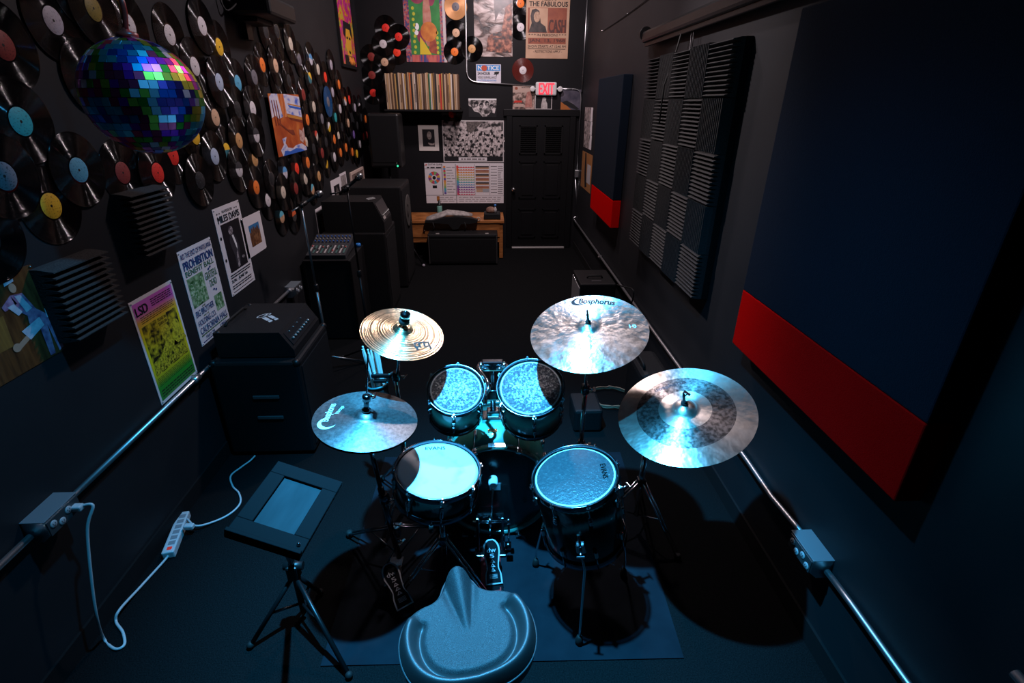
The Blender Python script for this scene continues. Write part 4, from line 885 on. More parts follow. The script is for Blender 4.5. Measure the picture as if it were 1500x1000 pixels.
def drum(name, label, cat, c, nrm, r, depth, lugs, shell_m, head_m, rot=0., brand=None, brand_rot=0., spurs=False, hoop=None, group=None):
    """drum with its batter head centre at c facing along nrm"""
    hoop = hoop or hoop_m
    M = frame(c, nrm, (0, 1, 0))          # local x -> roughly +X of the room
    y = V((0, 1, 0)); z = V(nrm).normalized(); x = y.cross(z).normalized(); y = z.cross(x)
    M = axes(c, x, y, z)
    t = thing(name, label, cat, M, group)
    rs = r-.010
    MB().lathe([(rs, -depth), (rs, -.010), (rs-.006, -.006), (rs-.006, -depth+.002)], n=56, cap0=False, cap1=False).obj('shell', shell_m, t, world=False)
    hd = MB().lathe([(0, -.0045), (rs-.012, -.0045), (rs-.004, -.006), (rs+.001, -.012)], n=56, cap0=False, cap1=False).obj('batter_head', head_m, t, world=False)
    mb = MB().lathe([(rs-.012, -.0041), (rs-.006, -.0050), (rs-.005, -.0056), (rs-.013, -.0046)], n=56, cap0=False, cap1=False)
    mb.obj('head_collar', mat('white_head_collar', (.7, .74, .76), .4), hd, world=False)
    MB().lathe([(0, -depth-.001), (rs, -depth-.001), (rs+.002, -depth+.006)], n=48, cap0=False, cap1=False).obj('resonant_head', black_head, t, world=False)
    for z0, s in ((0, -1), (-depth, 1)):
        prof = [(r-.003, .003), (r, .0045), (r+.002, .003), (r-.001, -.008), (r+.001, -.022), (r-.001, -.026), (r-.006, -.024), (r-.006, -.004), (r-.003, .003)]
        MB().lathe([(a, z0+(b2 if s < 0 else -b2)) for a, b2 in prof], n=56, cap0=False, cap1=False).obj('hoop', hoop, t, world=False)
    for k in range(lugs):
        a = rot+2*PI*k/lugs; u = V((math.cos(a), math.sin(a), 0)); tv = V((-u.y, u.x, 0))
        Ml = axes((0, 0, 0), u, tv, (0, 0, 1))
        lg = MB()
        lz = -min(.085, depth*.42)
        lg.box((rs+.009, 0, lz), (.020, .018, .040), Ml, bev=.006).box((rs+.016, 0, lz+.004), (.012, .014, .016), Ml, bev=.004)
        lo = lg.obj('lug', lug_m, t, world=False)
        rd = MB().cyl(u*(r+.004)+V((0, 0, lz)), u*(r+.004)+V((0, 0, .004)), .0028, n=8)
        rd.cyl(u*(r+.004)+V((0, 0, -.010)), u*(r+.004)+V((0, 0, -.003)), .0085, n=12).cyl(u*(r+.004)+V((0, 0, -.003)), u*(r+.004)+V((0, 0, .011)), .0048, n=4)
        rd.box((r+.001, 0, -.014), (.012, .020, .010), Ml, bev=.003)
        rd.obj('tension_rod', lug_m, lo, world=False)
        if depth > .1:
            lg = MB().box((rs+.009, 0, -depth-lz), (.020, .018, .040), Ml, bev=.006)
            lg.cyl(u*(r+.004)+V((0, 0, -depth-lz)), u*(r+.004)+V((0, 0, -depth-.004)), .0028, n=8)
            lg.obj('lug', lug_m, t, world=False)
    if brand:
        b0, ang, rad, hgt, wdt, m_ = brand
        Mt = Matrix.Rotation(ang, 4, 'Z') @ Matrix.Translation((0, rad, 0)) @ Matrix.Rotation(brand_rot, 4, 'Z')
        MB().text(b0, -wdt/2, wdt/2, -hgt/2, hgt/2, Mt, -.0036, .03).obj('lettering', m_, hd, world=False)
    return t, M
head_ink = mat('head_print', (.02, .04, .06), .5)
TOM1 = (V((-.160, 2.028, .937)), V((.07, -.488, .87))); TOM2 = (V((.182, 2.028, .943)), V((-.076, -.468, .881)))
SNARE = (V((-.230, 1.755, .709)), V((.10, -.065, .992))); FTOM = (V((.342, 1.668, .730)), V((-.20, -.05, .98)))
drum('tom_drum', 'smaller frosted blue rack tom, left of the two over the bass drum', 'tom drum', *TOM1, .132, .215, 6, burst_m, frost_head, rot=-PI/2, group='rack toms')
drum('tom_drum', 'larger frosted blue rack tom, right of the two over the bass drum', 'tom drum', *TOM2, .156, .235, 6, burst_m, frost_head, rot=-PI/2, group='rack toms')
drum('snare_drum', 'white headed snare drum beside the hi-hat', 'snare drum', *SNARE, .182, .14, 8, dark_shell, snare_head_m, rot=-PI/2+.18, brand=('EVANS', .18, .132, .020, .088, head_ink), brand_rot=-.05)
ft, FM = drum('floor_tom', 'dark floor tom with a scuffed blue head, right of the throne', 'floor tom', *FTOM, .182, .36, 8, dark_shell, film_head, rot=-PI/2+.12, brand=('EVANS', -1.62, .122, .022, .085, mat('head_print_black', (.0015, .0015, .002), .6, spec=.1)), brand_rot=0)
for k in range(3):
    a = .35+2*PI*k/3; u = V((math.cos(a), math.sin(a), 0))
    p = [FM @ (u*.205+V((0, 0, -.12))), FM @ (u*.205+V((0, 0, -.33)))]
    q = p[1]+(p[1]-p[0]); foot = V((p[1].x+u.x*.05, p[1].y+u.y*.05, .0245))
    lo = MB().tube([p[0], p[1], V((foot.x, foot.y, .10)), foot], .0055, 8).obj('leg', chrome, ft)
    MB().lathe([(.016, -.018), (.017, .0), (.012, .024), (.006, .03)], Matrix.Translation(foot), 14).obj('rubber_foot', black_rubber, lo)
    br = MB().box((.197, 0, -.20), (.03, .04, .05), Matrix.Rotation(a, 4, 'Z'), bev=.006); br.cyl(u*.212+V((0, 0, -.2)), u*.245+V((0, 0, -.2)), .006, n=8)
    br.box((.245, 0, -.2), (.006, .034, .012), Matrix.Rotation(a, 4, 'Z'), bev=.002); br.obj('leg_bracket', lug_m, ft, world=False)

# bass drum
BC = V((.025, 2.07, .2985)); BR = .282; BD = .42
M = axes(BC, (1, 0, 0), (0, 0, 1), (0, -1, 0))
bd = thing('bass_drum', 'big teal lacquered bass drum with a black head behind the pedal', 'bass drum', M)
MB().lathe([(BR-.012, -BD), (BR-.012, 0), (BR-.018, 0), (BR-.018, -BD)], n=72, cap0=False, cap1=False).obj('shell', bass_m, bd, world=False)
bh = MB().lathe([(0, .004), (BR-.03, .004), (BR-.014, .001)], n=64, cap0=False, cap1=False).obj('batter_head', black_head, bd, world=False)
MB().prism([(-.028, -.020), (.028, -.020), (.028, .026), (-.028, .026)], .001, Matrix.Translation((-.01, .03, .0042))).obj('impact_patch', mat('pale_patch', (.30, .38, .42), .4), bh, world=False)
MB().lathe([(0, -BD-.004), (BR-.02, -BD-.004), (BR-.012, -BD)], n=64, cap0=False, cap1=False).obj('front_head', black_head, bd, world=False)
wood_hoop = mat('teal_hoop_lacquer', (.02, .11, .09), .25, coat=.7)
for z0 in (-.018, -BD-.020):
    MB().lathe([(BR-.008, z0), (BR+.004, z0), (BR+.005, z0+.019), (BR+.004, z0+.038), (BR-.008, z0+.038), (BR-.008, z0)], n=72, cap0=False, cap1=False).obj('hoop', wood_hoop, bd, world=False)
for k in range(8):
    a = PI/8+2*PI*k/8; u = V((math.cos(a), math.sin(a), 0)); Mr = Matrix.Rotation(a, 4, 'Z')
    cl = MB().box((BR+.008, 0, .012), (.012, .024, .026), Mr, bev=.004).box((BR, 0, .024), (.02, .024, .006), Mr, bev=.002)
    cl.cyl(u*(BR+.012)+V((0, 0, -.12)), u*(BR+.012)+V((0, 0, .045)), .0035, n=8)
    cl.box((BR+.012, 0, .04), (.007, .03, .012), Mr, bev=.002)
    cl.obj('claw', lug_m, bd, world=False)
    MB().box((BR-.002, 0, -.14), (.026, .02, .055), Mr, bev=.007).box((BR-.002, 0, -BD+.14), (.026, .02, .055), Mr, bev=.007).obj('lug', lug_m, bd, world=False)
MB().box((0, BR+.007, .001), (.085, .004, .034), bev=.001).obj('hoop_guard', chrome, bd, world=False)
badge = MB().box((-.02, BR-.009, -.15), (.05, .004, .03), bev=.002); badge.obj('badge', mat('brass_badge', (.6, .42, .2), .25, 1.), bd, world=False)
for s in (-1, 1):
    sp = MB().box((s*(BR-.02), -.12, -BD+.08), (.04, .04, .05), bev=.008); sp.obj('spur_bracket', lug_m, bd, world=False)
    so = MB().tube([(s*(BR-.01), -.11, -BD+.08), (s*(BR+.10), -.279, -BD-.02)], .007, 8).obj('spur', chrome, bd, world=False)
    MB().sphere((s*(BR+.10), -.279, -BD-.02), .013, u=10, v=8).obj('rubber_foot', black_rubber, so, world=False)
# tom holder: plate, post, two arms, clamp blocks
top = V((.01, 2.35, .56))
pl = MB().box(top+V((0, 0, .012)), (.12, .09, .028), bev=.006).box(top+V((0, 0, .04)), (.07, .06, .035), bev=.008)
pl.obj('holder_plate', chrome, bd)
ps = MB().cyl(top+V((0, 0, .03)), top+V((0, -.01, .33)), .015, n=16); ps.box(top+V((0, -.005, .16)), (.05, .05, .06), bev=.008).box(top+V((0, -.005, .33)), (.12, .045, .055), bev=.01); ps.obj('holder_post', dark_chrome, bd)
for s, T_m in ((-1, TOM1), (1, TOM2)):
    inner = T_m[0]-T_m[1].normalized()*.10 + V((-s*.135, .02, 0))
    ar = MB().tube(smooth_curve([top+V((s*.04, -.01, .33)), top+V((s*.075, -.06, .35)), inner+V((-s*.02, .05, .04)), inner], 5), .010, 10)
    ar.sphere(top+V((s*.06, -.02, .335)), .022, u=12, v=8); ar.obj('holder_arm', chrome, bd)
    wn = MB().box(top+V((s*.035, -.045, .33)), (.035, .012, .012), bev=.003).box(inner+V((-s*.006, -.03, .0)), (.012, .04, .014), bev=.003).cyl(top+V((s*.035, -.02, .33)), top+V((s*.035, -.05, .33)), .006, n=8)
    wn.obj('wing_bolt', chrome, bd)
    MB().box(inner, (.028, .05, .06), bev=.008).obj('tom_bracket', lug_m, bd)
MB().box(top+V((-.028, -.04, .22)), (.03, .012, .05), bev=.004).obj('memory_clamp', white_plastic, bd)

# ---- cymbals
def cym_mat(name, c1, c2, rough, scale=40, ring=0., bands=None, aniso=.85, hammer=.3):
    m, nt, b = new_mat(name)
    tc, r = radial(nt)
    n = N(nt, 'ShaderNodeTexNoise'); n.inputs['Scale'].default_value = scale; n.inputs['Detail'].default_value = 5; n.inputs['Roughness'].default_value = .65
    L(nt, tc.outputs['Object'], n.inputs['Vector']); rp = ramp(nt, [(.35, c1), (.65, c2)]); L(nt, n.outputs['Fac'], rp.inputs[0])
    col = rp.outputs[0]
    if bands:
        for (a, b2, d1, d2, sc2) in bands:
            n2 = N(nt, 'ShaderNodeTexNoise'); n2.inputs['Scale'].default_value = sc2; n2.inputs['Detail'].default_value = 3; L(nt, tc.outputs['Object'], n2.inputs['Vector'])
            r2 = ramp(nt, [(.38, d1), (.62, d2)]); L(nt, n2.outputs['Fac'], r2.inputs[0])
            g1 = N(nt, 'ShaderNodeMath', operation='GREATER_THAN'); g1.inputs[1].default_value = a; L(nt, r, g1.inputs[0])
            g2 = N(nt, 'ShaderNodeMath', operation='LESS_THAN'); g2.inputs[1].default_value = b2; L(nt, r, g2.inputs[0])
            gm = N(nt, 'ShaderNodeMath', operation='MULTIPLY'); L(nt, g1.outputs[0], gm.inputs[0]); L(nt, g2.outputs[0], gm.inputs[1])
            mx = N(nt, 'ShaderNodeMix', data_type='RGBA'); L(nt, gm.outputs[0], mx.inputs['Factor']); L(nt, col, mx.inputs[6]); L(nt, r2.outputs[0], mx.inputs[7]); col = mx.outputs[2]
    L(nt, col, b.inputs['Base Color'])
    b.inputs['Metallic'].default_value = 1.; b.inputs['Roughness'].default_value = rough; b.inputs['Anisotropic'].default_value = aniso; b.inputs['Anisotropic Rotation'].default_value = .25
    t = N(nt, 'ShaderNodeTangent', direction_type='RADIAL', axis='Z'); L(nt, t.outputs[0], b.inputs['Tangent'])
    h = N(nt, 'ShaderNodeTexNoise'); h.inputs['Scale'].default_value = 22; h.inputs['Detail'].default_value = 2; L(nt, tc.outputs['Object'], h.inputs['Vector'])
    bp = N(nt, 'ShaderNodeBump'); bp.inputs['Strength'].default_value = hammer; bp.inputs['Distance'].default_value = .004; L(nt, h.outputs['Fac'], bp.inputs['Height'])
    out = bp.outputs[0]
    if ring:
        mu = N(nt, 'ShaderNodeMath', operation='MULTIPLY'); mu.inputs[1].default_value = ring; L(nt, r, mu.inputs[0])
        n3 = N(nt, 'ShaderNodeTexNoise', noise_dimensions='1D'); n3.inputs['Scale'].default_value = 1.; n3.inputs['Detail'].default_value = 2; L(nt, mu.outputs[0], n3.inputs['W'])
        b3 = N(nt, 'ShaderNodeBump'); b3.inputs['Strength'].default_value = .9; b3.inputs['Distance'].default_value = .004; L(nt, n3.outputs['Fac'], b3.inputs['Height']); L(nt, out, b3.inputs['Normal']); out = b3.outputs[0]
    L(nt, out, b.inputs['Normal'])
    return m
def cymbal(name, label, c, nrm, r, m, bell=.055, bellh=.022, bow=.024, group=None, flip=False):
    z = V(nrm).normalized(); y = V((0, 1, 0)); x = y.cross(z).normalized(); y = z.cross(x); M = axes(c, x, y, z)
    # c is the rim-plane centre; the bow and bell rise above it
    s = -1 if flip else 1
    prof = []
    for i in range(20):
        q = i/19; rr = r-(r-bell)*q; prof.append((rr, s*bow*(1-(rr/r)**1.8)))
    zb = bow*(1-(bell/r)**1.8)
    for i in range(1, 9):
        q = i/8; rr = bell*(1-q)+.006*q; prof.append((rr, s*(zb+bellh*math.sin(PI/2*min(1, (1-(rr/bell)**2))))))
    top_ = prof+[(rr, zz-.0014) for rr, zz in prof[::-1]]
    mb = MB().lathe(top_, n=96, cap0=False, cap1=False)
    o = mb.obj(name, m, M=M, world=False); tag(o, label, 'cymbal', group)
    return o, M, zb+bellh
ride_m = cym_mat('hammered_bronze', (.33, .30, .27), (.70, .65, .61), .38, 24, hammer=.9)
hat_m = cym_mat('dark_hat_bronze', (.15, .145, .145), (.28, .27, .27), .44, 70, hammer=.3, ring=0, aniso=.45)
crash_m = cym_mat('grooved_gold_bronze', (.62, .46, .28), (.80, .64, .42), .26, 8, ring=160, hammer=.1)
band_m = cym_mat('two_tone_bronze', (.55, .48, .42), (.72, .65, .58), .34, 20, bands=[(.105, .195, (.10, .09, .085), (.30, .27, .26), 70)], hammer=.35)
CR_L = (V((-.385, 2.064, 1.204)), V((.227, -.222, .948)), .1817); RIDE = (V((.434, 2.042, 1.212)), V((-.17, -.277, .946)), .259)
CR_R = (V((.801, 1.753, .965)), V((-.273, -.198, .941)), .2738); HAT = (V((-.505, 1.755, .963)), V((.14, -.03, .987)), .2045)
black_felt = mat('black_felt', (.012, .012, .013), .95)
def on_cym(r, R0, bow): return bow*(1-(r/R0)**1.8)+.0006
def cym_text(o, M, txt, ang, rad, w, h, R0, m, bow=.024, rot=0., bold=.01):
    Mt = Matrix.Rotation(ang, 4, 'Z') @ Matrix.Translation((0, rad, 0)) @ Matrix.Rotation(rot, 4, 'Z')
    mb = MB().text(txt, -w/2, w/2, -h/2, h/2, Mt, 0, bold)
    for v in mb.bm.verts: v.co.z += on_cym(math.hypot(v.co.x, v.co.y), R0, bow)
    return mb
def crescent(mb, M, c, r, R0, bow, a0):
    pts = [(c[0]+r*math.cos(a0+a), c[1]+r*math.sin(a0+a)) for a in [i*PI*1.45/20 for i in range(21)]]
    e = a0+PI*1.45/2; o_ = (c[0]-.28*r*math.cos(e), c[1]-.28*r*math.sin(e))
    p0, p1 = V(pts[0]), V(pts[-1])
    a2 = math.atan2(p1[1]-o_[1], p1[0]-o_[0]); a1 = math.atan2(p0[1]-o_[1], p0[0]-o_[0])
    ri = math.hypot(p0[0]-o_[0], p0[1]-o_[1])
    while a1 > a2: a1 -= 2*PI
    inn = [(o_[0]+ri*math.cos(a2+(a1-a2)*i/20), o_[1]+ri*math.sin(a2+(a1-a2)*i/20)) for i in range(1, 20)]
    n_ = 20
    vo = [mb.bm.verts.new((M @ V((p[0], p[1], 0)))) for p in pts]; vi = [vo[-1]]+[mb.bm.verts.new((M @ V((p[0], p[1], 0)))) for p in inn]+[vo[0]]
    vi = vi[::-1]
    for i in range(20):
        q = []
        for v in (vo[i], vo[i+1], vi[i+1], vi[i]):
            if v not in q: q.append(v)
        if len(q) > 2:
            try: mb.bm.faces.new(q)
            except ValueError: pass
# wide hammered ride
o, Mc, h = cymbal('ride_cymbal', 'wide hammered cymbal with black script near its far edge, above the larger rack tom', *RIDE, ride_m, bow=.034, bell=.05, bellh=.016)
mb = cym_text(o, Mc, 'Bosphorus', -.40, .188, .165, .062, RIDE[2], black_ink, .034, rot=.06, bold=.02)
Mt = Matrix.Rotation(-.40+.42, 4, 'Z') @ Matrix.Translation((0, .205, 0))
crescent(mb, Mt, (-.0, 0), .036, RIDE[2], .034, PI*.30)
for v in mb.bm.verts:
    if v.co.z < .0015: v.co.z += on_cym(math.hypot(v.co.x, v.co.y), RIDE[2], .034)
mb.obj('lettering', black_ink, o, world=False)
mb = cym_text(o, Mc, '10', -1.75, .19, .03, .02, RIDE[2], white_ink, .034, rot=1.75, bold=.0); mb.obj('chalk_mark', white_ink, o, world=False)
# grooved crash
o, Mc, h = cymbal('crash_cymbal', 'small bright cymbal with fine grooved rings, left behind the hi-hat', *CR_L, crash_m, bow=.026, bell=.045, bellh=.02)
mb = MB()
Mt = Matrix.Rotation(-2.2, 4, 'Z') @ Matrix.Translation((0, .122, 0)) @ Matrix.Rotation(2.2+.5, 4, 'Z')
for x in (-.022, .0, .022):
    mb.prism([(x-.016, -.012), (x-.010, -.012), (x-.010, .012), (x+.004, .012), (x+.004, -.012), (x+.010, -.012), (x+.010, .018), (x-.016, .018)], 0, Mt)
mb.prism([(-.034, -.024), (-.026, -.024), (-.026, -.010), (.026, -.010), (.026, -.024), (.034, -.024), (.034, -.004), (-.034, -.004)], 0, Mt)
for v in mb.bm.verts: v.co.z += on_cym(math.hypot(v.co.x, v.co.y), CR_L[2], .026)
mb.obj('emblem', black_ink, o, world=False)
# two tone crash on the right
o, Mc, h = cymbal('crash_cymbal', 'large two-tone cymbal with a dark middle band, at the right by the wall', *CR_R, band_m, bow=.030, bell=.052, bellh=.026)
mb = cym_text(o, Mc, 'Bosphorus', .05, .152, .14, .032, CR_R[2], black_ink, .030, rot=0.)
mb.obj('lettering', mat('faded_ink', (.05, .06, .08), .4, .5), o, world=False)
# hi-hats
o, Mc, h = cymbal('hi_hat_cymbal', 'upper hi-hat cymbal with white script along its left side', *HAT, hat_m, bow=.022, bell=.045, bellh=.018, group='hi-hat pair')
mb = cym_text(o, Mc, 'Bosphorus', 1.50, .145, .125, .036, HAT[2], white_ink, .022, rot=.08, bold=.015)
Mt = Matrix.Rotation(2.0, 4, 'Z') @ Matrix.Translation((0, .150, 0))
crescent(mb, Mt, (0, 0), .036, HAT[2], .022, -PI*.15)
mb2 = cym_text(o, Mc, 'Vintage', 1.34, .112, .06, .020, HAT[2], white_ink, .022, rot=.08, bold=.0)
for q in (mb, mb2):
    for v in q.bm.verts:
        if v.co.z < .0015: v.co.z += on_cym(math.hypot(v.co.x, v.co.y), HAT[2], .022)
mb.obj('lettering', white_ink, o, world=False); mb2.obj('lettering', white_ink, o, world=False)
hn = HAT[1].normalized()
cymbal('hi_hat_cymbal', 'lower hi-hat cymbal just showing under the upper one', HAT[0]-hn*.008, HAT[1], HAT[2], hat_m, bow=.02, bell=.045, bellh=.018, group='hi-hat pair', flip=True)

# ---- stands
def tripod(t, base, hub, reach, rot, n=3, m=chrome, rl=.008, dbl=True, brace=.12, part='leg'):
    """n folding legs from the hub on the pole down to rubber feet"""
    for k in range(n):
        a = rot+2*PI*k/n; u = V((math.cos(a), math.sin(a), 0)); tv = V((-u.y, u.x, 0))
        foot = V((base[0], base[1], .014))+u*reach
        if -.70 < foot.x < .82 and 1.39 < foot.y < 2.74: foot.z += .0062   # stands on the mat
        p0 = V((base[0], base[1], hub))+u*.02
        mb = MB()
        for s in ((-1, 1) if dbl else (0,)):
            mb.tube([p0+tv*.010*s, foot+tv*.010*s+V((0, 0, .004))], rl*.7 if dbl else rl, 6)
        if brace:
            lo = V((base[0], base[1], max(.03, hub-brace-.1)))+u*.015; mid = p0.lerp(foot, .5)
            mb.tube([lo, mid], rl*.55, 6)
        lg = mb.obj(part, m, t)
        MB().lathe([(.015, -.014), (.018, -.006), (.016, .012), (.008, .018)], Matrix.Translation(foot), 12).obj('rubber_foot', black_rubber, lg)
def wing_nut(t, p, d=(1, 0, 0), m=chrome, s=1.):
    d = V(d).normalized(); Mw = frame(p, d)
    mb = MB().cyl((0, 0, 0), (0, 0, .03*s), .006*s, n=10); mb.box((0, 0, .026*s), (.045*s, .006*s, .014*s), bev=.002); mb.bm.transform(Mw); mb.obj('wing_nut', m, t)
def cymbal_stand(label, base, tip, nrm, boom=None, hub=.33, reach=.30, rot=.4, name='cymbal_stand', topper=True):
    t = thing(name, label, 'cymbal stand', (base[0], base[1], 0), 'cymbal stands')
    B = V((base[0], base[1], 0)); nrm = V(nrm).normalized(); neck = V(tip)-nrm*.05
    if boom:
        j = V(boom); topz = j.z
        mb = MB().cyl(B+V((0, 0, .10)), B+V((0, 0, .52)), .0145, n=14).cyl(B+V((0, 0, .50)), B+V((0, 0, min(.9, topz-.05))), .0115, n=14).cyl(B+V((0, 0, min(.88, topz-.06))), j, .009, n=12); mb.obj('pole', chrome, t)
        d = (neck-j).normalized(); MB().tube([j-d*.16, neck], .0065, 10).obj('boom_arm', chrome, t)
        MB().cyl(j-V((.02, 0, 0)), j+V((.02, 0, 0)), .02, n=16).obj('boom_tilter', dark_chrome, t); wing_nut(t, j+V((.02, 0, 0)), (1, 0, 0))
    else:
        mb = MB().cyl(B+V((0, 0, .10)), B+V((0, 0, .55)), .0145, n=14).cyl(B+V((0, 0, .53)), B+V((0, 0, .85)), .0115, n=14); mb.tube([B+V((0, 0, .84)), neck], .008, 10); mb.obj('pole', chrome, t)
    for zz in (.53, .86):
        if not boom or zz < j.z-.1:
            MB().lathe([(.017, -.025), (.021, -.02), (.021, .02), (.016, .026)], Matrix.Translation(B+V((0, 0, zz))), 16).obj('height_clamp', dark_chrome, t); wing_nut(t, B+V((.018, 0, zz)), (1, -.3, 0))
    MB().box(B+V((0, 0, hub)), (.045, .045, .05), bev=.01).obj('leg_hub', dark_chrome, t)
    tripod(t, base, hub, reach, rot)
    tl = MB().cyl(neck-nrm*.02, neck+nrm*.01, .012, n=14); tl.sphere(neck-nrm*.015, .018, u=12, v=8); tl.obj('tilter', dark_chrome, t)
    MB().cyl(neck, V(tip)+nrm*.075, .004, n=10).obj('threaded_rod', black_metal, t)
    return t
def tip_of(C): return C[0]+C[1].normalized()*.045
st = cymbal_stand('chrome stand carrying the small grooved cymbal, sticks clamped to it', (-.48, 2.30), tip_of(CR_L), CR_L[1], rot=.2)
n_ = CR_L[1].normalized()
MB().lathe([(.022, .012), (.024, .016), (.022, .034), (.012, .036)], frame(tip_of(CR_L), n_), 18).obj('felt', black_felt, st)
MB().lathe([(.012, .036), (.02, .040), (.022, .062), (.012, .066), (.006, .075), (0, .078)], frame(tip_of(CR_L), n_), 16).obj('top_nut', dark_chrome, st)
st = cymbal_stand('chrome stand carrying the wide hammered cymbal behind the larger rack tom', (.46, 2.14), tip_of(RIDE), RIDE[1], rot=.9)
n_ = RIDE[1].normalized(); MB().lathe([(.012, .006), (.012, .012), (.006, .016), (.005, .05), (.003, .06), (0, .062)], frame(tip_of(RIDE), n_), 14).obj('sleeve', black_felt, st)
st = cymbal_stand('chrome boom stand carrying the large two-tone cymbal by the right wall', (.78, 2.08), tip_of(CR_R), CR_R[1], boom=(.78, 2.06, .76), rot=1.2, reach=.27)
n_ = CR_R[1].normalized(); MB().lathe([(.014, .012), (.014, .018), (.006, .022), (.005, .06), (0, .064)], frame(tip_of(CR_R), n_), 14).obj('sleeve', black_felt, st)
wing_nut(st, tip_of(CR_R)+n_*.05, (.5, .2, .6), chrome, .8)
# hi-hat stand with its pedal
hb = V((-.47, 1.88, 0)); HT = HAT[0]
hs = thing('hi_hat_stand', 'chrome hi-hat stand with a branded footboard left of the throne', 'hi-hat stand', hb)
n_ = HAT[1].normalized()
MB().cyl(hb+V((0, 0, .06)), hb.lerp(HT-n_*.05, .62)+V((0, 0, .0)), .0145, n=14).cyl(hb.lerp(HT-n_*.05, .6), HT-n_*.05, .0105, n=14).obj('pole', dark_chrome, hs)
ax = (HT-hb).normalized()
MB().cyl(HT-n_*.06, HT+n_*.30, .0035, n=10).obj('pull_rod', chrome, hs)
MB().lathe([(.026, -.02), (.03, -.012), (.03, -.004), (.02, .0)], frame(HT-n_*.035, n_), 18).obj('seat_cup', black_plastic, hs)
MB().lathe([(.018, 0), (.018, .012), (.011, .016), (.011, .05), (.016, .052), (.017, .075), (.010, .080)], frame(HT+n_*.038, n_), 16).obj('clutch', dark_chrome, hs)
wing_nut(hs, HT+n_*.105+V((.006, 0, 0)), (1, .1, .25), chrome, 1.)
q = hb.lerp(HT, .52); MB().lathe([(.018, -.03), (.024, -.02), (.024, .02), (.018, .03)], frame(q, ax), 16).obj('height_clamp', dark_chrome, hs); wing_nut(hs, q+V((.02, -.01, 0)), (1, -.5, 0))
wing_nut(hs, hb.lerp(HT, .34)+V((.02, -.01, 0)), (1, -.5, 0)); wing_nut(hs, hb.lerp(HT, .22)+V((.02, -.01, 0)), (1, -.6, 0))
MB().box(hb+V((0, 0, .24)), (.05, .05, .06), bev=.01).obj('leg_hub', dark_chrome, hs)
for a, rr in ((2.55, .36), (.9, .30)):
    u = V((math.cos(a), math.sin(a), 0)); tv = V((-u.y, u.x, 0)); foot = hb+u*rr+V((0, 0, .0202)); mb = MB()
    for s in (-1, 1): mb.tube([hb+V((0, 0, .25))+u*.02+tv*.011*s, foot+tv*.011*s], .0055, 6)
    mb.tube([hb+V((0, 0, .07)), (hb+V((0, 0, .25))).lerp(foot, .5)], .0045, 6)
    lg = mb.obj('leg', dark_chrome, hs); MB().lathe([(.016, -.014), (.02, -.006), (.018, .014), (.008, .02)], Matrix.Translation(foot), 12).obj('rubber_foot', black_rubber, lg)
def footboard(t, toe, heel, wid, ang_txt, plate=True):
    """long footboard from heel (low) to toe (raised), a frame outline and stamped lettering"""
    toe, heel = V(toe), V(heel); y = (toe-heel); ln = y.length; y.normalize(); x = y.cross(V((0, 0, 1))).normalized(); z = x.cross(y)
    Mf = axes(heel, x, y, z)
    def outline(s, k=1.):
        pts = []
        for q, ww in ((0, .50), (.22, .47), (.36, .36), (.55, .42), (.72, .50), (.86, .46), (.96, .30), (1, .14)): pts.append((wid*ww*s, ln*(.5+(q-.5)*k)))
        sm_p = [(p.x, p.y) for p in smooth_curve([V((a, b, 0)) for a, b in pts], 4)]
        return sm_p+[(-a, b) for a, b in sm_p[::-1]]
    fo = MB().prism(outline(1), .008, Mf).obj('footboard', mat('pedal_black', (.012, .012, .014), .25, .3), t)
    ol, il = outline(.97, .985), outline(.80, .93); mb = MB()
    a = [mb.bm.verts.new(Mf @ V((p[0], p[1], .0095))) for p in ol]; c_ = [mb.bm.verts.new(Mf @ V((p[0], p[1], .0095))) for p in il]
    for i in range(len(a)): j = (i+1) % len(a); mb.bm.faces.new([a[i], a[j], c_[j], c_[i]])
    mb.obj('border_inlay', mat('brushed_pedal_edge', (.5, .5, .52), .4, .2), fo)
    tx = mat('pedal_lettering', (.62, .60, .62), .35, .5); mb = MB()
    mb.text('dw', -wid*.26, wid*.26, ln*.70, ln*.80, Mf, .0100, .02)
    for i, ch in enumerate('5'): mb.text(ch, -wid*.13, wid*.13, ln*.575, ln*.665, Mf, .0100, .02)
    for i in range(3):
        cy = ln*(.51-.095*i); s = wid*.15
        o_, i_ = [(0, ln*.042), (-s, -ln*.036), (s, -ln*.036)], [(0, ln*.016), (-s*.45, -ln*.018), (s*.45, -ln*.018)]
        va = [mb.bm.verts.new(Mf @ V((p[0], cy+p[1], .0100))) for p in o_]; vb = [mb.bm.verts.new(Mf @ V((p[0], cy+p[1], .0100))) for p in i_]
        for k in range(3): mb.bm.faces.new([va[k], va[(k+1) % 3], vb[(k+1) % 3], vb[k]])
    for k in range(4): mb.prism([(-wid*.22, ln*(.22-.025*k)), (wid*.22, ln*(.22-.025*k)), (wid*.22, ln*(.21-.025*k)), (-wid*.22, ln*(.21-.025*k))], 0, Mf, .0100)
    mb.obj('lettering', tx, fo)
    MB().box((0, -.012, -.004), (wid*.98, .05, .012), Mf, bev=.003).obj('heel_plate', mat('pedal_black', (0, 0, 0)), t)
    MB().box((0, .012, .0045), (wid*.92, .010, .006), Mf, bev=.002).obj('hinge_bar', mat('red_enamel', (.5, .02, .02), .35), t)
    return Mf
footboard(hs, floor_at(566, 826, .125), floor_at(594, 890, .030), .085, 0)
hp = floor_at(566, 826, .125)
MB().tube([hp+V((0, 0, .0)), hb+V((0, 0, .14))], .004, 6).obj('pull_chain', dark_chrome, hs)
MB().box((hb+hp)/2*1.0-V((0, 0, ((hb+hp)/2).z-.0145)), (.07, .18, .014), bev=.004).obj('base_frame', dark_chrome, hs)
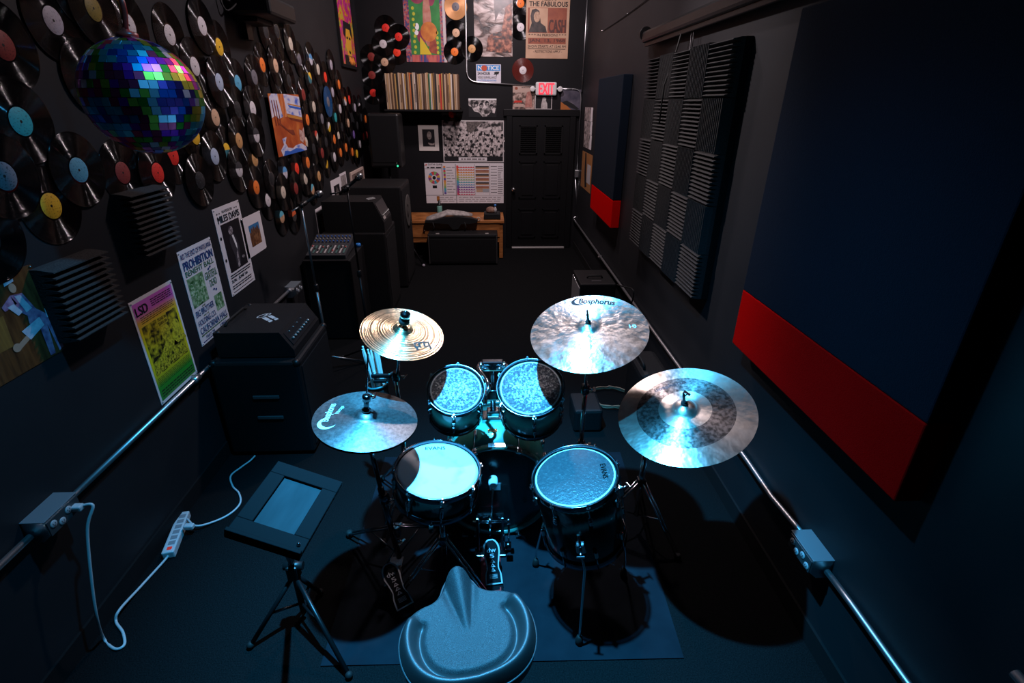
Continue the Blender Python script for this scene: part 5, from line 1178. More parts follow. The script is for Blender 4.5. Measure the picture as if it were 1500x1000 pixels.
# bass pedal
toe, heel = floor_at(718, 789, .17), floor_at(724, 856, .030)
bp_ = thing('bass_pedal', 'bass drum pedal with a branded footboard and white beater in front of the bass drum', 'drum pedal', (heel.x, heel.y, 0))
footboard(bp_, toe, heel, .085, 0)
yb = toe.y+.06
fr = MB()
for s in (-1, 1): fr.box((toe.x+s*.062, yb, .132), (.016, .03, .25), bev=.004)
fr.box((toe.x, yb, .0145), (.16, .06, .016), bev=.004); fr.obj('side_frame', dark_chrome, bp_)
MB().cyl((toe.x-.085, yb, .225), (toe.x+.085, yb, .225), .008, n=10).lathe([(.028, -.008), (.028, .008)], frame((toe.x, yb, .225), (1, 0, 0)), 18).obj('axle_cam', chrome, bp_)
MB().tube([(toe.x, yb-.02, .21), (toe.x, toe.y+.005, .185)], .005, 6).obj('drive_chain', dark_chrome, bp_)
bt = V((toe.x+.018, 2.0, .42)); MB().cyl((toe.x+.006, yb, .23), bt, .0045, n=8).obj('beater_shaft', chrome, bp_)
MB().lathe([(.016, -.026), (.022, -.022), (.024, .0), (.022, .022), (.016, .026)], frame(bt, (0, 1, .1)), 18).obj('beater', mat('pale_felt_beater', (.62, .66, .68), .8), bp_)
MB().cyl((toe.x+.085, yb, .225), (toe.x+.10, yb, .225), .018, n=14).tube([(toe.x+.095, yb, .22), (toe.x+.095, yb+.005, .06)], .006, 6).obj('spring', chrome, bp_)
MB().box((toe.x, (toe.y+heel.y)/2, .0105), (.095, .30, .008), bev=.002).box((toe.x+.047, (toe.y+heel.y)/2, .015), (.006, .28, .014)).obj('base_plate', mat('red_enamel', (0, 0, 0)), bp_)
MB().lathe([(.02, 0), (.02, .03)], frame((toe.x+.075, toe.y+.02, .1), (1, 0, 0)), 14).box((toe.x-.13, yb+.03, .10), (.03, .03, .03), bev=.005).obj('spring_knob', dark_chrome, bp_)
# snare stand
sb = V((-.235, 1.80, 0)); ss = thing('snare_stand', 'chrome basket stand under the snare drum', 'drum stand', sb)
sn = SNARE[1].normalized(); bott = SNARE[0]-sn*.14
MB().cyl(sb+V((0, 0, .09)), V((sb.x, sb.y, .40)), .0125, n=12).cyl((sb.x, sb.y, .39), bott-sn*.07, .010, n=12).obj('pole', chrome, ss)
MB().box(bott-sn*.07, (.05, .05, .04), bev=.01).obj('basket_hub', dark_chrome, ss)
for k in range(3):
    a = .5+2*PI*k/3; u = V((math.cos(a), math.sin(a), 0)); u = (u-sn*u.dot(sn)).normalized()
    ar = MB().tube([bott-sn*.065, bott+u*.14-sn*.028, bott+u*.196-sn*.02, bott+u*.199+sn*.018, bott+u*.186+sn*.022], .0055, 8).obj('basket_arm', chrome, ss)
    MB().tube([bott+u*.15-sn*.027, bott+u*.196-sn*.02, bott+u*.199+sn*.018], .009, 8).obj('rubber_grip', black_rubber, ar)
MB().box(sb+V((0, 0, .25)), (.042, .042, .05), bev=.01).obj('leg_hub', dark_chrome, ss); tripod(ss, (sb.x, sb.y), .26, .24, 1.55)
wing_nut(ss, V((sb.x+.012, sb.y-.01, .40)), (1, -.5, 0))
# stick holder clamped to the grooved cymbal's stand
hc = on(1, 2.45, 556, 576)
shd = thing('stick_holder', 'black stick holder cup clamped to the stand left of the smaller rack tom', 'stick holder', hc)
axd = V((-.12, .02, 1)).normalized()
MB().lathe([(0, -.02), (.05, -.02), (.052, .0), (.056, .06), (.053, .06), (.049, .0), (0, -.012)], frame(hc, axd), 22, cap0=False, cap1=False).obj('cup', black_plastic, shd)
MB().torus(.056, .006, frame(hc+axd*.06, axd), 28, 8).obj('cup_rim', mat('teal_rim_plastic', (.02, .12, .13), .4), shd)
cl = MB().tube([hc+V((.05, .0, .08)), hc+V((.07, .05, .10)), V((-.48, 2.30, hc.z+.10))], .010, 8); cl.box(hc+V((.03, -.035, .13)), (.11, .02, .022), Matrix.Identity(4), bev=.006).box(hc+V((.02, -.04, .10)), (.07, .022, .02), bev=.006)
cl.obj('clamp', black_metal, shd); wing_nut(shd, hc+V((.075, -.03, .135)), (.6, -.6, .6))
wood = noise_mat('pale_stick_wood', [(.3, (.62, .60, .56)), (.7, (.80, .78, .74))], 12, 3, (8, 8, .6), rough=.5)
spots = [(-.032, .01, -.20, .30), (-.018, -.018, -.14, .335), (0, .018, -.02, .30), (.006, -.02, -.10, .315), (.020, .012, .03, .31), (.030, -.008, .05, .33), (.012, -.034, -.05, .18), (.036, .014, .08, .32)]
words = ['leftmost', 'second from left', 'third from left', 'fourth from left', 'fifth from left', 'sixth from left', 'short front', 'rightmost']
for i, (dx, dy, lean, ln) in enumerate(spots):
    b0 = hc+V((dx*.8, dy*.8, -.008)); dd = (axd+V((lean*.30+.03, dy*1.2, 0))).normalized(); ln *= .92
    mb = MB().lathe([(0, 0), (.005, .002), (.0072, .02), (.0072, ln*.8), (.0045, ln*.95), (.0032, ln*.965), (.0052, ln*.98), (.004, ln*.995), (0, ln)], frame(b0, dd), 12)
    o = mb.obj('drumstick', wood, M=frame(b0, dd)); tag(o, f'pale wooden drumstick in the stick holder, {words[i]} of the bunch', 'drumstick', 'drumsticks in the holder')
# throne
TC = V((-.085, 1.15, .50)); yaw = math.radians(13)
Mth = Matrix.Translation(TC) @ Matrix.Rotation(yaw, 4, 'Z')
th = thing('drum_throne', 'black saddle shaped drum throne with a raised front horn, facing the kit', 'stool', Mth)
half = [(0, .262), (.030, .256), (.055, .225), (.075, .185), (.110, .158), (.155, .146), (.195, .122), (.222, .075), (.232, .02), (.225, -.045), (.198, -.105), (.150, -.150), (.085, -.176), (0, -.186)]
ring = [(p.x, p.y) for p in smooth_curve([V((a, b, 0)) for a, b in half], 5)]
ring = ring+[(-a, b) for a, b in ring[-2:0:-1]]
def seat_h(u, v, s):
    an_ = math.degrees(math.atan2(v, abs(u)+1e-9)); rimf = max(0., min(1., (34-an_)/9)); rimf = rimf*rimf*(3-2*rimf)
    h = .0
    g = math.exp(-((s-.715)/.060)**2)*.024*rimf
    bulge = math.exp(-((s-.87)/.095)**2)*.026*rimf
    edge = -.034*max(0, (s-.90)/.10)**2
    t_ = max(0., min(1., (v-.01)/.22)); wd = .010+.046*t_; q = min(1., abs(u)/wd)
    horn = .052*t_**1.1*(1-q*q)**1.5
    gro = -.012*t_*math.exp(-((abs(u)-wd*1.15)/.016)**2)
    dish = -.010*(1-s*s)
    return h-g+bulge+edge+horn*(1-max(0, (s-.90)/.10)**2)+gro+dish
def seat_part(s0, s1, n):
    mb = MB(); rows = []
    for i in range(n+1):
        s = s0+(s1-s0)*i/n
        if s < 1e-6: rows.append([mb.bm.verts.new((0, 0, seat_h(0, 0, 0)))])
        else: rows.append([mb.bm.verts.new((u*s, v*s, seat_h(u*s, v*s, s))) for u, v in ring])
    for a, b2 in zip(rows, rows[1:]):
        m_ = len(b2)
        for k in range(m_):
            q = [a[k % len(a)], a[(k+1) % m_ % len(a)], b2[(k+1) % m_], b2[k]]; u_ = []
            for v in q:
                if v not in u_: u_.append(v)
            if len(u_) > 2: f = mb.bm.faces.new(u_); f.smooth = True
    return mb, rows
vinyl = noise_mat('black_vinyl_leather', [(.3, (.016, .017, .019)), (.7, (.022, .023, .025))], 420, 2, rough=.5, bump=.22, spec=1.)
fabric = noise_mat('grey_grained_top', [(.38, (.007, .008, .010)), (.50, (.020, .023, .026)), (.62, (.060, .066, .070))], 620, 1, rough=.55, bump=.35, spec=.4)
def front(f): c_ = f.calc_center_median(); return math.degrees(math.atan2(c_.y, abs(c_.x))) > 30
mb, _ = seat_part(0, .665, 30); m2, r2 = seat_part(.665, 1.0, 26)
bmesh.ops.delete(m2.bm, geom=[f for f in m2.bm.faces if not front(f)], context='FACES'); mb._merge(m2.bm); mb.obj('seat_top', fabric, th, world=False, weld=True)
mb, rows = seat_part(.665, 1.0, 26)
drop = [f for f in mb.bm.faces if front(f)]; bmesh.ops.delete(mb.bm, geom=drop, context='FACES_ONLY')
low = [mb.bm.verts.new((u*.985, v*.985, -.085)) for u, v in ring]; low2 = [mb.bm.verts.new((u*.90, v*.90, -.105)) for u, v in ring]
prev = rows[-1]
for nx in (low, low2):
    for k in range(len(ring)):
        f = mb.bm.faces.new([prev[k], prev[(k+1) % len(ring)], nx[(k+1) % len(ring)], nx[k]]); f.smooth = True
    prev = nx
mb.bm.faces.new(low2[::-1]); rim = mb.obj('seat_rim', vinyl, th, world=False)
MB().tube([(u*1.003, v*1.003, -.034) for u, v in ring], .0035, 6, True).obj('piping', mat('piping_vinyl', (.05, .055, .06), .3), rim, world=False)
tb = V((TC.x, TC.y, 0))
MB().cyl(tb+V((0, 0, .08)), tb+V((0, 0, .40)), .016, n=14).obj('post', chrome, th); MB().box(tb+V((0, 0, .20)), (.05, .05, .06), bev=.01).obj('leg_hub', dark_chrome, th)
MB().cyl(tb+V((0, 0, .30)), tb+V((0, 0, .40)), .022, n=14).obj('seat_clamp', dark_chrome, th)
tripod(th, (tb.x, tb.y), .22, .25, -.9)
# drum mat
mat_m = noise_mat('blue_grey_drum_mat', [(.3, (.006, .0085, .012)), (.7, (.009, .0125, .017))], 8, 3, rough=.85, spec=.06)
c4 = [(-.72, 1.378), (.80, 1.352), (.86, 2.75), (-.70, 2.75)]
o = MB().prism(c4, .006).obj('drum_mat', mat_m); tag(o, 'thin blue grey mat under the drum kit with a straight front edge', 'mat')
# music stand left of the throne
MS = [CAM+ray(a, b)/F*t for a, b, t in ((404, 672, 1.626), (493, 710, 1.616), (446, 820, 1.389), (343, 775, 1.400))]
mc = sum(MS, V())/4; e1 = (MS[1]-MS[0]+MS[2]-MS[3])/2; e2 = (MS[0]-MS[3]+MS[1]-MS[2])/2
d1, d2 = (e1.normalized()+e2.normalized()).normalized(), (e1.normalized()-e2.normalized()).normalized()
mx_, my_ = (d1+d2).normalized(), (d1-d2).normalized(); mz_ = mx_.cross(my_)
Mm = axes(mc, mx_, my_, mz_); mw, mh = e1.length, e2.length
ms = thing('music_stand', 'black music stand with a flat desk and a pale inner panel, left of the throne', 'music stand', Mm)
f = MB(); bw_ = .046
for c_, d_ in (((0, mh/2-bw_/2, 0), (mw, bw_, .018)), ((0, -mh/2+bw_/2, 0), (mw, bw_, .018)), ((-mw/2+bw_/2, 0, 0), (bw_, mh-2*bw_, .018)), ((mw/2-bw_/2, 0, 0), (bw_, mh-2*bw_, .018))): f.box(c_, d_, bev=.002)
f.obj('desk_frame', mat('stand_black', (.0035, .0037, .0045), .7, spec=.06), ms, world=False)
MB().box((0, 0, -.004), (mw-2*bw_+.004, mh-2*bw_+.004, .008)).obj('desk_panel', noise_mat('pale_grey_panel', [(.3, (.022, .032, .036)), (.7, (.030, .042, .047))], 30, 2, (1, .2, 1), rough=.9, spec=.05), ms, world=False)
MB().box((0, -mh/2-.006, .006), (mw, .012, .035), bev=.002).obj('ledge', mat('stand_black', (0, 0, 0)), ms, world=False)
MB().sphere((mw/2-.02, -mh/2+.02, .012), .006, u=8, v=6).obj('corner_screw', chrome, ms, world=False)
mb_ = floor_at(447, 905); mtop = Mm @ V((.03, -mh*.32, -.012))
MB().cyl((mb_.x, mb_.y, .05), (mb_.x, mb_.y, .36), .013, n=12).tube([(mb_.x, mb_.y, .35), mtop-V((0, 0, .06)), mtop], .012, 10).obj('pole', black_metal, ms)
MB().cyl((mb_.x-.035, mb_.y, .33), (mb_.x+.045, mb_.y, .33), .018, n=14).box((mb_.x, mb_.y, .30), (.05, .05, .08), bev=.01).obj('collar', black_plastic, ms)
for fx in (floor_at(368, 948), floor_at(512, 992), floor_at(470, 870)):
    fx = V((fx.x, fx.y, .012)); lg = MB().tube([(mb_.x, mb_.y, .28), fx], .010, 8).tube([(mb_.x, mb_.y, .10), V((mb_.x, mb_.y, .28)).lerp(fx, .55)], .006, 6).obj('leg', black_metal, ms)
    MB().sphere(fx+V((0, 0, .004)), .016, u=10, v=8).obj('rubber_foot', black_rubber, lg)
# ================================================================ wall conduits and outlets beside the kit
zl, zr = .652, .425
def duplex_box(name, lab, wall, y, z, w=.17, h=.075, dep=.062, grp='outlet boxes on the side walls', sc_=1.):
    M = axes(V((XL if wall == 'left' else XR, y, z)), *WF[wall]); t = thing(name, lab, 'outlet', M, grp)
    MB().box((0, 0, dep/2), (w, h, dep), bev=.006).obj('box', steel, t, world=False)
    MB().box((0, 0, dep+.002), (w*1.02, h*1.04, .004), bev=.0015).obj('cover_plate', steel, t, world=False)
    for s in (-.27, .27):
        for q in (-.24, .24):
            rc = MB().lathe([(0, .0065), (.0155, .0065), (.017, .004), (.017, 0)], Matrix.Translation((s*w, q*h*1.0, dep)), 20, cap0=False, cap1=False).obj('socket', mat('socket_plastic', (.36, .38, .40), .4), t, world=False)
            sl = MB()
            for a in (-.006, .006): sl.box((s*w+a, q*h+.003, dep+.0066), (.002, .007, .0012))
            sl.box((s*w, q*h-.007, dep+.0066), (.004, .004, .0012)); sl.obj('slot', black_ink, rc, world=False)
    return t, M
# the boxes on the left wall point down into the room, as photographed: sockets face the floor
def tilt_box(lab, wall, c, tilt):
    x, y, z = [V(a) for a in WF[wall]]
    R = Matrix.Rotation(tilt, 3, x); M = axes(c, x, R @ y, R @ z)
    t = thing('outlet_box', lab, 'outlet', M, 'outlet boxes on the side walls'); return t, M
def surface_box(lab, wall, y, z, w=.16, up=.095, dep=.085):
    """metal surface box whose socket face tilts downwards"""
    M = axes(V((XL if wall == 'left' else XR, y, z)), *WF[wall]); t = thing('outlet_box', lab, 'outlet', M, 'outlet boxes on the side walls')
    MB().prism([(-up/2, 0), (up/2, 0), (up/2, dep), (-up/2+.03, dep), (-up/2, dep*.62)], w, axes((-w/2, 0, 0), (0, 1, 0), (0, 0, 1), (1, 0, 0))).obj('box', steel, t, world=False)
    MB().box((0, up/2+.001, dep*.5), (w*1.04, .004, dep*1.06), bev=.0015).obj('cover_plate', mat('grey_painted_steel', (.16, .19, .21), .5, .3), t, world=False)
    MB().box((0, .008, dep+.002), (w*.96, up*.66, .004), bev=.0015).obj('face_plate', mat('dark_steel_plate', (.07, .075, .08), .4, .5), t, world=False)
    for s in (-.33, -.11, .13, .35):
        q = .016 if s in (-.33, .13) else -.004
        Ms = Matrix.Translation((s*w, q, dep+.004))
        rc = MB().lathe([(0, .003), (.0135, .003), (.015, .0015), (.015, 0)], Ms, 18, cap0=False, cap1=False).obj('socket', mat('socket_plastic', (.36, .38, .40), .4), t, world=False)
        sl = MB()
        for a in (-.005, .005): sl.box((a, .002, .0032), (.002, .007, .001), Ms)
        sl.box((0, -.006, .0032), (.004, .004, .001), Ms); sl.obj('slot', black_ink, rc, world=False)
    return t, M
lb, LBM = surface_box('grey outlet box at the left edge with a white plug in it', 'left', 1.575, .66)
lb2, _ = surface_box('grey outlet box at the far end of the left wall conduit', 'left', 4.28, .64)
rb, RBM = surface_box('grey four-socket outlet box on right wall below the red foot of the near panel', 'right', 1.50, .425)
def wall_conduit(lab, wall, y0, y1, z, joints=(), r=.0125, bend=None):
    x = (XL+.024) if wall == 'left' else (XR-.024)
    pts = [(x, y0, z), (x, y1, z)] if not bend else [(x, a, z+b) for a, b in bend]
    o = MB().tube(pts, r, 12).obj('conduit', steel); tag(o, lab, 'conduit')
    for yj in joints:
        MB().cyl((x, yj-.03, z), (x, yj+.03, z), r*1.5, n=12).box((x+(.008 if wall == 'left' else -.008)*-1, yj, z), (.03, .012, .05), bev=.002).obj('coupling', steel, o)
    return o
wall_conduit('grey conduit along left wall between the two outlet boxes', 'left', 1.66, 4.20, zl, (3.36, 2.68))
wall_conduit('short grey conduit leaving the frame left of the near outlet box', 'left', -.4, 1.485, zl)
wall_conduit('grey conduit along right wall from the corner to the four-socket outlet box', 'right', 1.585, YB-.03, zr, (6.0,), bend=[(1.585, .015), (1.66, .01), (1.85, -.008), (2.1, .002), (2.6, 0), (3.6, 0), (YB-.03, .03)])
wall_conduit('grey conduit along right wall nearest the camera, below the outlet box', 'right', -.4, 1.41, zr, bend=[(1.41, 0), (1.25, .004), (1.0, 0), (.5, 0), (-.4, 0)])
# box and pipe in the back right corner
cb = bk(845, 254); MB_ = MB().box((cb.x, YB-.03, cb.z), (.07, .06, .11), bev=.008)
t = MB_.obj('junction_box', steel); tag(t, 'small grey junction box on the conduit right of the door', 'junction box')
pts = [V((cb.x-.02, YB-.02, cb.z-.05)), bk(845.5, 316)]+smooth_curve([bk(845.5, 316), V((XR-.03, YB-.03, .47)), V((XR-.024, YB-.12, .456))], 4)
conduit('conduit', 'grey conduit from the junction box down to the right wall', pts, .011)
# stub of pipe at the lower right edge
p = on(0, XR-.02, 1486, 985)
conduit('conduit', 'short end of blue lit pipe at the lower right edge of the frame', [p, p+V((0, -.35, -.02))], .014)
# ---- white cords and the power strip
cord_m = mat('white_cord', (.45, .48, .50), .4)
strip_c = floor_at(259, 787, .02)
a, b2 = floor_at(272, 757, .0), floor_at(248, 818, .0)
d = (a-b2).normalized(); Mp = axes((a+b2)/2, d, V((0, 0, 1)).cross(d), (0, 0, 1)); ln = (a-b2).length
ps = thing('power_strip', 'white power strip lying on the floor by left wall', 'power strip', Mp)
MB().box((0, 0, .021), (ln, .058, .042), bev=.006).obj('case', mat('white_strip_plastic', (.50, .52, .54), .4), ps, world=False)
for k in range(6):
    s = MB().box((-ln*.28+k*ln*.13, -.004, .0425), (ln*.085, .032, .002), bev=.0008).obj('socket', mat('strip_socket', (.22, .23, .25), .5), ps, world=False)
MB().box((-ln*.41, -.004, .044), (.018, .022, .006), bev=.002).obj('switch', mat('red_switch', (.6, .03, .02), .4, emit=(1, .05, .03), estr=.25), ps, world=False)
def fa(x, y, z=.007):
    q = floor_at(x, y, z)
    return q if q.x > XL+.05 else on(0, XL+.05, x, y)
pts = [LBM @ V((.045, .004, .10)), LBM @ V((.06, .0, .15)), on(0, XL+.13, 128, 775), on(0, XL+.12, 134, 850), on(0, XL+.10, 142, 905), fa(152, 935), floor_at(168, 950, .007), floor_at(182, 944, .007), fa(180, 926), fa(170, 910), fa(175, 893), fa(205, 860), fa(238, 824, .012), b2+V((0, 0, .02))]
o = MB().tube(smooth_curve(pts, 7), .006, 8).obj('extension_cord', cord_m); tag(o, 'white cord looping from the left outlet box down to the power strip', 'cord')
MB().box(LBM @ V((.045, .004, .098)), (.05, .03, .024), bev=.006).obj('plug', cord_m, o)
amp_p = floor_at(374, 667, .03)
pts = [a+V((0, 0, .035))+d*-.05+V((.03, 0, 0)), floor_at(288, 770, .03), floor_at(318, 762, .007), floor_at(340, 750, .007), floor_at(352, 736, .007), floor_at(350, 722, .007), floor_at(341, 712, .007), floor_at(338, 697, .007), floor_at(352, 685, .007), floor_at(366, 675, .012), amp_p]
o = MB().tube(smooth_curve(pts, 7), .0055, 8).obj('mains_cable', cord_m); tag(o, 'white cord curving over the floor from the power strip to the guitar amplifier', 'cord')
MB().box(floor_at(277, 771, .05), (.05, .03, .026), bev=.006).obj('plug', cord_m, o)
# ---- guitar amplifier and cabinet left of the kit
def knobs(t, p0, p1, n, r=.009, nrm=(1, 0, 0), m=None, skip=()):
    for k in range(n):
        if k in skip: continue
        p = V(p0).lerp(V(p1), k/(n-1)); MB().lathe([(r, 0), (r*.85, .012), (r*.5, .014), (0, .014)], frame(p, nrm), 12).obj('knob', m or mat('pale_knob', (.5, .5, .48), .3, .6), t)
ax0, ax1, ay0, ay1 = -1.70, -1.165, 2.80, 3.40
cab = thing('speaker_cabinet', 'tall black guitar speaker cabinet by left wall below the amplifier head', 'amplifier', ((ax0+ax1)/2, (ay0+ay1)/2, 0))
MB().box(((ax0+ax1)/2, (ay0+ay1)/2, .355), (ax1-ax0, ay1-ay0, .67), bev=.018).obj('case', black_tolex, cab)
MB().box((ax1+.002, (ay0+ay1)/2, .355), (.008, ay1-ay0-.07, .58), bev=.003).obj('grille', grille_cloth, cab)
cm = mat('corner_metal', (.6, .6, .6), .25, .9)
for xx in (ax0+.02, ax1-.02):
    for yy_ in (ay0+.02, ay1-.02): MB().sphere((xx, yy_, .675), .026, u=10, v=8).obj('corner_cap', black_plastic, cab)
MB().sphere((ax1-.012, ay0+.012, .682), .012, u=10, v=8).sphere((ax0+.015, ay0+.012, .682), .013, u=10, v=8).obj('corner_rivet', cm, cab)
for zz in (.30, .45): MB().box((-1.40, ay0-.004, zz), (.16, .012, .022), bev=.004).obj('side_handle', mat('dark_handle', (.05, .06, .065), .35), cab)
for xx in (ax0+.06, ax1-.06):
    for yy_ in (ay0+.06, ay1-.06): MB().cyl((xx, yy_, 0), (xx, yy_, .025), .02, n=12).obj('foot', black_rubber, cab)
hx0, hx1, hy0, hy1, hz0, hz1 = -1.66, -1.20, 2.86, 3.36, .692, .86
head = thing('amplifier_head', 'black guitar amplifier head with white lettering on top, nearest one by left wall', 'amplifier', ((hx0+hx1)/2, (hy0+hy1)/2, hz0), 'amplifier heads')
MB().prism([(hx0, hz0+.006), (hx1, hz0+.006), (hx1, hz0+.05), (hx1-.07, hz1), (hx0, hz1)], hy1-hy0, axes((0, hy0, 0), (1, 0, 0), (0, 0, 1), (0, -1, 0)) @ Matrix.Scale(-1, 4, (0, 0, 1))).obj('case', black_tolex, head)
nrm_p = V((.11, 0, .07)).normalized()
pc = V((hx1-.035, (hy0+hy1)/2, (hz0+.05+hz1)/2))
MB().box((0, 0, .002), (.09, hy1-hy0-.06, .006), axes(pc, V((.07, 0, -.11)).normalized(), (0, 1, 0), nrm_p)).obj('control_panel', mat('dark_panel', (.02, .021, .023), .35, .4), head)
knobs(head, pc+V((.008, -.18, -.012))+nrm_p*.005, pc+V((.008, .10, -.012))+nrm_p*.005, 8, .009, nrm_p)
for k in range(4): MB().cyl(pc+V((-.016, -.16+k*.07, .025))+nrm_p*.004, pc+V((-.016, -.16+k*.07, .025))+nrm_p*.012, .005, n=8).obj('switch', cm, head)
Ml = axes((-1.43, 3.11, hz1+.0006), (.62, .78, 0), (-.78, .62, 0), (0, 0, 1))
mb = MB()
o_ = ell(0, .045, .05, .022, 28); i_ = ell(0, .045, .042, .016, 28)
va = [mb.bm.verts.new(Ml @ V((p[0], p[1], 0))) for p in o_]; vb = [mb.bm.verts.new(Ml @ V((p[0], p[1], 0))) for p in i_]
for k in range(28): mb.bm.faces.new([va[k], va[(k+1) % 28], vb[(k+1) % 28], vb[k]])
mb.prism([(-.03, .04), (-.01, .038), (.02, .054), (.035, .05), (.01, .036)], 0, Ml)
for k in (-1, 1): mb.prism([(k*.02-.014, .012), (k*.02+.012, .012), (k*.02+.008, -.05), (k*.02-.018, -.052)], 0, Ml)
for k in (-1, 1): mb.prism([(k*.02-.016, -.058), (k*.02+.008, -.058), (k*.02+.004, -.085), (k*.02-.022, -.09)], 0, Ml)
mb.obj('lettering', mat('white_stencil', (.55, .60, .62), .5), head)
for yy_ in (hy0+.02, hy1-.02): MB().sphere((hx0+.02, yy_, hz1-.01), .018, u=10, v=8).obj('corner_cap', black_plastic, head)
MB().tube([(-1.43, hy0+.12, hz1), (-1.43, hy0+.14, hz1+.018), (-1.43, hy0+.0, hz1+.02), (-1.43, hy0+.0, hz1)][:0] or [(hx0+.03, hy0+.1, hz1+.002), (hx0+.03, hy0+.14, hz1+.02), (hx0+.03, hy1-.14, hz1+.02), (hx0+.03, hy1-.1, hz1+.002)], .008, 8).obj('handle', black_rubber, head)
for xx in (hx0+.05, hx1-.05):
    for yy_ in (hy0+.05, hy1-.05): MB().cyl((xx, yy_, hz0), (xx, yy_, hz0+.008), .014, n=10).obj('foot', black_rubber, head)
# ---- road case with the mixing desk
kx0, kx1, ky0, ky1 = -1.71, -1.28, 4.62, 5.19; kz = .80
rc = thing('road_case', 'black road case by left wall carrying the mixing desk', 'case', ((kx0+kx1)/2, (ky0+ky1)/2, 0))
MB().box(((kx0+kx1)/2, (ky0+ky1)/2, kz/2+.005), (kx1-kx0, ky1-ky0, kz-.01), bev=.008).obj('case', black_tolex, rc)
for xx in (kx0, kx1): MB().box((xx+(.006 if xx < -1.5 else -.006), ky0+.004, kz/2), (.022, .022, kz-.02), bev=.003).obj('edge_strip', black_metal, rc)
MB().box(((kx0+kx1)/2, ky0+.004, kz-.012), (kx1-kx0-.02, .020, .020), bev=.003).obj('edge_strip', black_metal, rc)
for xx in (kx0+.08, kx1-.08):
    for yy_ in (ky0+.08, ky1-.08): MB().cyl((xx, yy_, 0), (xx, yy_, .03), .03, n=12).obj('foot', black_rubber, rc)
mx = thing('mixing_desk', 'small black mixing desk with rows of faders on the road case', 'mixer', (-1.505, 4.86, kz+.004))
mcx, mcy = -1.505, 4.86
Mx = Matrix.Translation((mcx, mcy, kz+.022)) @ Matrix.Rotation(.10, 4, 'X')
MB().prism([(-.20, 0), (.20, 0), (.20, .10), (.05, .065), (-.20, .035)], .36, Mx @ axes((-.18, 0, 0), (0, 1, 0), (0, 0, 1), (1, 0, 0))).obj('chassis', mat('mixer_grey', (.035, .036, .04), .45), mx)
slope = math.atan2(.03, .25)
for k in range(10):
    xx = -.156+k*.0345; Mk = Mx @ Matrix.Translation((xx, -.09, .054)) @ Matrix.Rotation(slope, 4, 'X')
    MB().box((0, 0, 0), (.014, .15, .002), Mk).obj('fader_track', mat('fader_pale', (.42, .38, .38), .5) if k % 2 == 0 else mat('fader_green', (.06, .14, .13), .5), mx)
    MB().box((0, rnd.uniform(-.05, .05), .006), (.011, .022, .012), Mk, bev=.003).obj('fader_cap', black_plastic if k % 3 else mat('fader_red', (.4, .05, .05), .4), mx)
    for q in range(3): MB().cyl(Mx @ V((xx, .06+q*.04, .07+q*.009)), Mx @ V((xx, .055+q*.04, .088+q*.009)), .007, n=8).obj('knob', mat('pale_knob', (0, 0, 0)) if q % 2 else mat('blue_knob', (.03, .10, .35), .4), mx)
def box_on(name, lab, cat, px, py, z, d, m, group=None, ax=None):
    p = on(2, z, px, py); o = MB().box((p.x, p.y, z+d[2]/2), d, bev=min(d)*.25).obj(name, m); return tag(o, lab, cat, group)
o = MB().lathe([(.02, 0), (.024, .01), (.024, .06), (.012, .075), (.012, .09), (0, .092)], Matrix.Translation((-1.66, 5.11, kz)), 14).obj('spray_bottle', mat('white_bottle', (.5, .48, .5), .4)); tag(o, 'small white bottle with a red cap behind the mixing desk', 'bottle')
MB().cyl((-1.66, 5.11, kz+.085), (-1.66, 5.11, kz+.11), .014, n=12).obj('cap', mat('red_cap', (.5, .03, .03), .4), o)
o = MB().box((-1.66, 5.02, kz+.03), (.06, .06, .06), bev=.02).obj('cloth_bundle', noise_mat('blue_pink_cloth', [(.4, (.04, .12, .35)), (.6, (.3, .14, .2))], 30, 2)); tag(o, 'small blue and pink bundle behind the mixing desk', 'cloth')
o = MB().lathe([(0, 0), (.026, 0), (.026, .03), (.02, .036), (0, .036)], Matrix.Translation((-1.31, 5.10, kz)), 14).obj('bottle_cap', mat('bright_blue_plastic', (.03, .2, .6), .35)); tag(o, 'bright blue cap on the road case right of the mixing desk', 'cap')
o = MB().box((-1.36, 5.15, kz+.008), (.07, .05, .016), bev=.004).obj('memo_card', white_paper); tag(o, 'small pale card on the road case behind the blue cap', 'card')
# ---- second amplifier: cabinet and head behind the road case
bx0, bx1, by0, by1 = -1.70, -1.06, 5.22, 5.82
cab2 = thing('speaker_cabinet', 'tall black speaker cabinet by left wall behind the road case', 'amplifier', ((bx0+bx1)/2, (by0+by1)/2, 0))
MB().box(((bx0+bx1)/2, (by0+by1)/2, .46), (bx1-bx0, by1-by0, .90), bev=.015).obj('case', black_tolex, cab2)
MB().box((bx1+.002, (by0+by1)/2, .46), (.008, by1-by0-.07, .80), bev=.003).obj('grille', grille_cloth, cab2)
for xx in (bx0+.06, bx1-.06):
    for yy_ in (by0+.06, by1-.06): MB().cyl((xx, yy_, 0), (xx, yy_, .015), .02, n=12).obj('foot', black_rubber, cab2)
gx0, gx1, gy0, gy1, gz0, gz1 = -1.66, -1.06, 5.24, 5.66, .912, 1.215
h2 = thing('amplifier_head', 'black amplifier head with a silver badge on top, behind the mixing desk', 'amplifier', ((gx0+gx1)/2, (gy0+gy1)/2, gz0), 'amplifier heads')
MB().prism([(gx0, gz0), (gx1, gz0), (gx1, gz0+.10), (gx1-.09, gz1), (gx0, gz1)], gy1-gy0, axes((0, gy1, 0), (1, 0, 0), (0, 0, 1), (0, -1, 0))).obj('case', black_tolex, h2)
n2 = V((.20, 0, .09)).normalized(); pc2 = V((gx1-.045, (gy0+gy1)/2, (gz0+.10+gz1)/2))
